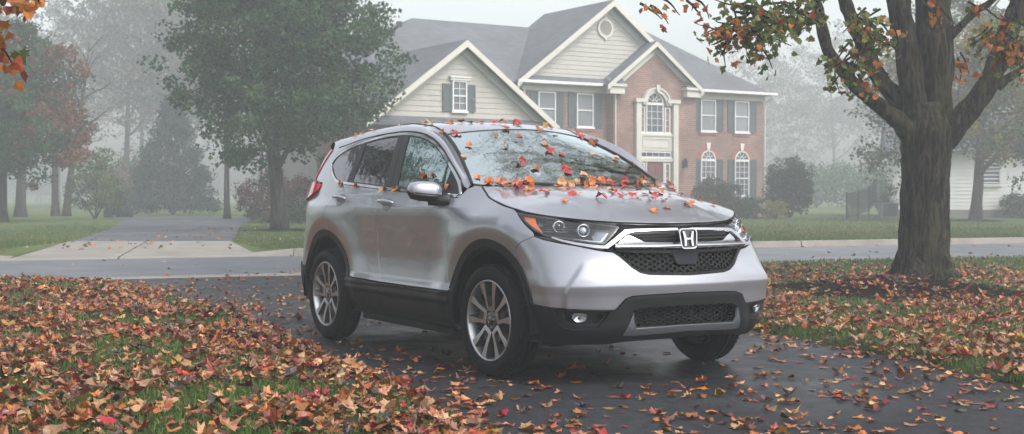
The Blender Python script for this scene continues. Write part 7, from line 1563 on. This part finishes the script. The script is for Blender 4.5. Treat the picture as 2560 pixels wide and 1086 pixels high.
def blades(name, n, lo, hi, P, dens, h0, c1, c2):
    x, y = cover(n, lo, hi, P, dens); n = len(x); z = lawn_z(x, y, P); far_ = np.clip((y-9)/10, 0, 1.2); L_ = h0*rg.uniform(.5, 1.35, n)*(1+.25*vnoise(x, y, 2.5)); w_ = .0022*(1+1.6*far_)*rg.uniform(.8, 1.5, n)
    B = np.array([CAM[0], CAM[1], 0.])+DH*y[:, None]+RT*x[:, None]; B[:, 2] = z-.004; a = rg.uniform(0, 6.283, n); d = np.stack([np.cos(a), np.sin(a), np.zeros(n)], 1); lean = rg.uniform(.1, .95, n)[:, None]; b = rg.uniform(0, 6.283, n); e = np.stack([np.cos(b), np.sin(b), np.zeros(n)], 1)
    M1 = B+d*lean*L_[:, None]*.3+np.array([0, 0, 1.])*L_[:, None]*.6; T_ = B+d*lean*L_[:, None]+np.array([0, 0, 1.])*L_[:, None]*(1-lean*.45)
    V = np.stack([B-e*w_[:, None], B+e*w_[:, None], M1+e*w_[:, None]*.8, M1-e*w_[:, None]*.8, T_], 1).reshape(-1, 3); i = np.arange(n)*5; F = np.concatenate([np.stack([i, i+1, i+2], 1), np.stack([i, i+2, i+3], 1), np.stack([i+3, i+2, i+4], 1)])
    t = np.clip(.5+.5*vnoise(x, y, .9, 5)+rg.normal(0, .25, n), 0, 1)[:, None]; c = np.array(c1)*(1-t)+np.array(c2)*t; dry = rg.random(n) < .10; c[dry] = (.20, .16, .07); c *= rg.uniform(.7, 1.3, (n, 1))
    o = npmesh(name, V, F, M['blade'], None, np.repeat(c, 5, axis=0)); return tag(o, kind='stuff')
M['blade'] = attr_mat('grass_blade', .5, .3, .4)
patchy = lambda x, y, s, sd: np.clip(.5+1.1*vnoise(x, y, s, sd), 0, 1)
blades('grass', 460000, (-9, 4.5), (1.2, 18.6), LAWN_L, lambda x, y: np.clip((7.5/y)**2.2, .10, 1)*.9*(.55+.45*patchy(x, y, 1.6, 2)), .062, (.045, .115, .018), (.085, .155, .028))
blades('grass', 560000, (.9, 5), (13, 27), LAWN_R, lambda x, y: np.clip((8/y)**2.0, .10, 1)*.8*(1-.85*np.exp(-((x-4.55)**2/2.4+(y-15.5)**2/3.6))), .060, (.045, .110, .018), (.085, .150, .028))
# grass fringe of the far lawn, along the kerb
LAWN_F = [(-30, road_far(-30)+.32), (30, road_far(30)+.32), (30, 60), (-30, 60)]
def blades_far(n):
    x = rg.uniform(-16, 18, n); y = road_far(x)+.34+rg.exponential(7, n); k = (np.abs(x) < .42*y+1) & ~inpoly(x, y, [(-9.9, 29.6), (-6.3, 29.6), (-6.9, 33), (-8.3, 40), (-9.6, 47), (-10.6, 54), (-10.5, 61), (-19, 63), (-15.4, 52), (-11.3, 36)]) & ~inpoly(x, y, [(apL0-.8, road_far(apL0)-1), (apR0+.8, road_far(apR0)-1), (-6.3, 29.7), (-9.9, 29.7)]); x, y = x[k], y[k]; n = len(x)
    B = np.array([CAM[0], CAM[1], FZ])+DH*y[:, None]+RT*x[:, None]; a = rg.uniform(0, 6.28, n); e = np.stack([np.cos(a), np.sin(a), np.zeros(n)], 1); h = rg.uniform(.03, .085, n)[:, None]; w_ = .012
    V = np.stack([B-e*w_, B+e*w_, B+e*rg.normal(0, .02, (n, 1))+np.array([0, 0, 1.])*h], 1).reshape(-1, 3); t = np.clip(.5+.5*vnoise(x, y, .5, 2)+rg.normal(0, .3, n), 0, 1)[:, None]; c = np.array((.045, .10, .02))*(1-t)+np.array((.12, .13, .045))*t
    return tag(npmesh('grass', V, np.arange(3*n).reshape(n, 3), M['blade'], None, np.repeat(c, 3, axis=0)), kind='stuff')
blades_far(90000)
# leaf carpet on the lawns
def carpet(name, P, x, y, zf, zr, size=(.038, .102), tilt=.24, curl=.40):
    n = len(x); z = zf(x, y)+zr[0]+(zr[1]-zr[0])*rg.random(n)**1.4; Q = np.array([CAM[0], CAM[1], 0.])+DH*y[:, None]+RT*x[:, None]; Q[:, 2] = z
    N = rg.normal(0, tilt, (n, 3)); N[:, 2] = 1; V, F, c, kk = maple_leaves(Q, rg.uniform(size[0], size[1], n), pick_cols(n), rg, curl=curl, Nrm=N)
    V[:, 2] = np.maximum(V[:, 2], np.repeat(zf(x, y)+.002, kk)); o = npmesh(name, V, F, M['litter'], None, c, smooth=False); return tag(o, kind='stuff')
dL = lambda x, y: seg_dist(x, y, DL, False)
dR = lambda x, y: seg_dist(x, y, DR, False)
x, y = cover(90000, (-9, 4.5), (1.2, 18.6), LAWN_L, lambda x, y: .52*np.clip(1.15-(y-11.0)/7.5, .12, 1)*(.20+1.2*patchy(x, y, 2.3, 9)**1.2))
carpet('fallen_leaves', LAWN_L, x, y, lambda a, b: lawn_z(a, b, LAWN_L), (.016, .070)); nl = len(x)
x, y = cover(150000, (.9, 5), (13, 27), LAWN_R, lambda x, y: .38*np.clip(1.25-(y-14.0)/6.0, .035, 1)*(.22+1.15*patchy(x, y, 2.1, 4)**1.2)*np.where(np.hypot((x-4.6)/1.5, (y-15.6)/1.8) < 1, .22, 1))
carpet('fallen_leaves', LAWN_R, x, y, lambda a, b: np.maximum(lawn_z(a, b, LAWN_R), .045+.12*np.clip(1-(np.hypot((a-4.55)/1.75, (b-15.5)/2.2))**1.6, -1, 1)), (.012, .055)); nr = len(x)
# wet driveway: scattered, thicker along both edges and towards the near right corner
DRV = [(-7.0, gut_near(-7.0))]+DL+[(.9, 0), (6.5, 0)]+DR+[(1.8, gut_near(1.8))]
def dd(x, y):
    e = np.minimum(dL(x, y), dR(x, y)); b = .10+.9*np.exp(-e/.28)+.30*np.exp(-e/1.1)+.34*np.clip((11.3-y)/3.5, 0, 1)+.05*np.exp(-((x+1.5)**2+(y-12.5)**2)/6)
    under = inpoly(CAM[0]+DH[0]*y+RT[0]*x, CAM[1]+DH[1]*y+RT[1]*x, [(-3.3, -.8), (.8, -.8), (.8, .8), (-3.3, .8)]); return np.clip(b*(.45+.8*patchy(x, y, 1.7, 6)), 0, 1)*np.where(under, .25, 1)*np.clip((y > 5.5), 0, 1)
x, y = cover(int(12*21*95*.9), (-7.5, 5), (5, 21), DRV, dd)
for wx, wy in ((0, -.84), (-2.66, -.84), (0, .84), (-2.66, .84)):
    X = CAM[0]+DH[0]*y+RT[0]*x; Y = CAM[1]+DH[1]*y+RT[1]*x; k = np.hypot((X-wx)/.20, (Y-wy)/.16) > 1; x, y = x[k], y[k]
score = -y+np.where(np.abs(x) < .39*y, 0, -50); order = np.argsort(-score); ind = order[:150]; rest = order[150:]
carpet('fallen_leaves', DRV, x[rest], y[rest], lambda a, b: a*0+.006, (.001, .008), (.04, .09), .08, .36)
# the nearest ones one by one
def leaf_protos(curl, lift):
    out = {}
    for key in 'toubrpyd':
        for v_ in range(3):
            V, F, c, kk = maple_leaves(np.zeros((1, 3)), [1.], np.array([PAL[key]]), rg, curl=curl, Nrm=np.array([[0., 0, 1.]])); V[:, 2] -= V[:, 2].min()*(.8 if lift else 1)
            c = np.clip(c*rg.uniform(.8, 1.2), 0, .9); me_o = npmesh('fallen_leaf', V, F, M['litter'], None, c); out[key, v_] = me_o.data; bpy.data.objects.remove(me_o)
    return out
LPR = leaf_protos(.30, False)
def put_leaf(p, n, key, size, label, group):
    o = bpy.data.objects.new('fallen_leaf', LPR[key, int(rg.integers(3))]); COL.objects.link(o); q = Vector(n).to_track_quat('Z', 'Y'); q = q @ Vector((0, 0, 1)).rotation_difference(Vector((0, 0, 1))); o.rotation_mode = 'QUATERNION'
    from mathutils import Quaternion
    o.rotation_quaternion = q @ Quaternion((0, 0, 1), float(rg.uniform(0, 6.28))); o.location = Vector(p)+Vector(n)*.003; o.scale = (size, size, size); tag(o, label, 'leaf', group); return o
CN = {'t': 'pale tan', 'o': 'bright orange', 'u': 'rusty orange', 'b': 'brown', 'r': 'dark red', 'p': 'pinkish', 'y': 'golden yellow', 'd': 'nearly black'}
for i in ind:
    w_ = np.array([.34, .2, .17, .13, .07, .05, .02, .02]); key = 'toubrpyd'[rg.choice(8, p=w_/w_.sum())]; zone = 'in front of the car' if x[i] > -.2 else 'beside the left lawn edge'
    n = rg.normal(0, .10, 3); n[2] = 1; put_leaf(W(x[i], y[i], .006), n, key, float(rg.uniform(.045, .095)), CN[key]+' fallen maple leaf on the wet driveway '+zone, CN[key]+' leaves on the wet driveway '+zone)
ZN = {'hood': 'on the hood', 'windscreen': 'stuck to the windscreen', 'roof': 'on the car roof', 'sunroof': 'on the glass sunroof', 'cowl': 'caught at the wiper cowl', 'wiper': 'caught at the wiper cowl', 'door_mirror': 'on top of the door mirror', 'roof_pillar_rail': 'on the roof rail'}
EXTRA = [(a+float(rg.uniform(-.03, .03)), b+float(rg.uniform(-.05, .05)), c+.018, nx, ny, nz, k_, 'cowl') for (a, b, c, nx, ny, nz, k_, part) in CAR_LEAVES if -.42 < a < -.22 and c > 1.17][:26]
for (a, b, c, nx, ny, nz, key, part) in CAR_LEAVES+EXTRA:
    if part == 'headlight': continue
    zn = ZN.get(part, 'on the side window ledge'); up_ = Vector((nx, ny, nz)); up_ = (up_+Vector(rg.normal(0, .16, 3))).normalized()
    if nz < .3: up_ = (Vector((nx, ny, nz))*.6+Vector((0, 0, .5))).normalized()
    put_leaf((a, b, c), up_, key, float(rg.uniform(.046, .074)), CN[key]+' fallen maple leaf '+zn+' of the silver SUV' if 'side' in zn or 'on the hood' == zn else CN[key]+' fallen maple leaf '+zn+' of the silver car', CN[key]+' leaves '+zn)
# a few leaves and specks on the street, kerb apron and far lawn
n = 900; la = rg.uniform(-10, 13, n); de = road_near(la)-.6+rg.uniform(0, 1, n)**1.5*24; k = (np.abs(la) < .42*de+1); la, de = la[k], de[k]; k = rg.random(len(la)) < np.where((de > road_near(la)+.3) & (de < road_far(la)-.3), .22, 1); la, de = la[k], de[k]
zz = np.where(de > road_far(la)+.3, FZ+.02, .008); Q = np.array([W(a, b, c) for a, b, c in zip(la, de, zz)]); N = rg.normal(0, .3, (len(la), 3)); N[:, 2] = 1
V, F, c, kk = maple_leaves(Q, rg.uniform(.06, .12, len(la)), pick_cols(len(la)), rg, curl=.3, Nrm=N); tag(npmesh('fallen_leaves', V, F, M['litter'], None, c), kind='stuff')
# ------------------------------------------------------------------ the foggy air
hm = bpy.data.materials.new('haze'); hm.use_nodes = True; t = hm.node_tree; t.nodes.clear()
pv = t.nodes.new('ShaderNodeVolumePrincipled'); pv.inputs['Density'].default_value = HAZE; pv.inputs['Color'].default_value = (.86, .90, .925, 1); pv.inputs['Anisotropy'].default_value = .2
ot = t.nodes.new('ShaderNodeOutputMaterial'); t.links.new(pv.outputs[0], ot.inputs['Volume'])
hb = MB(); hb.box(W(-220, -40, -1.3), RT*440, DH*230, np.array([0, 0, 25.]))
o = hb.build('haze', hm); tag(o, kind='stuff')
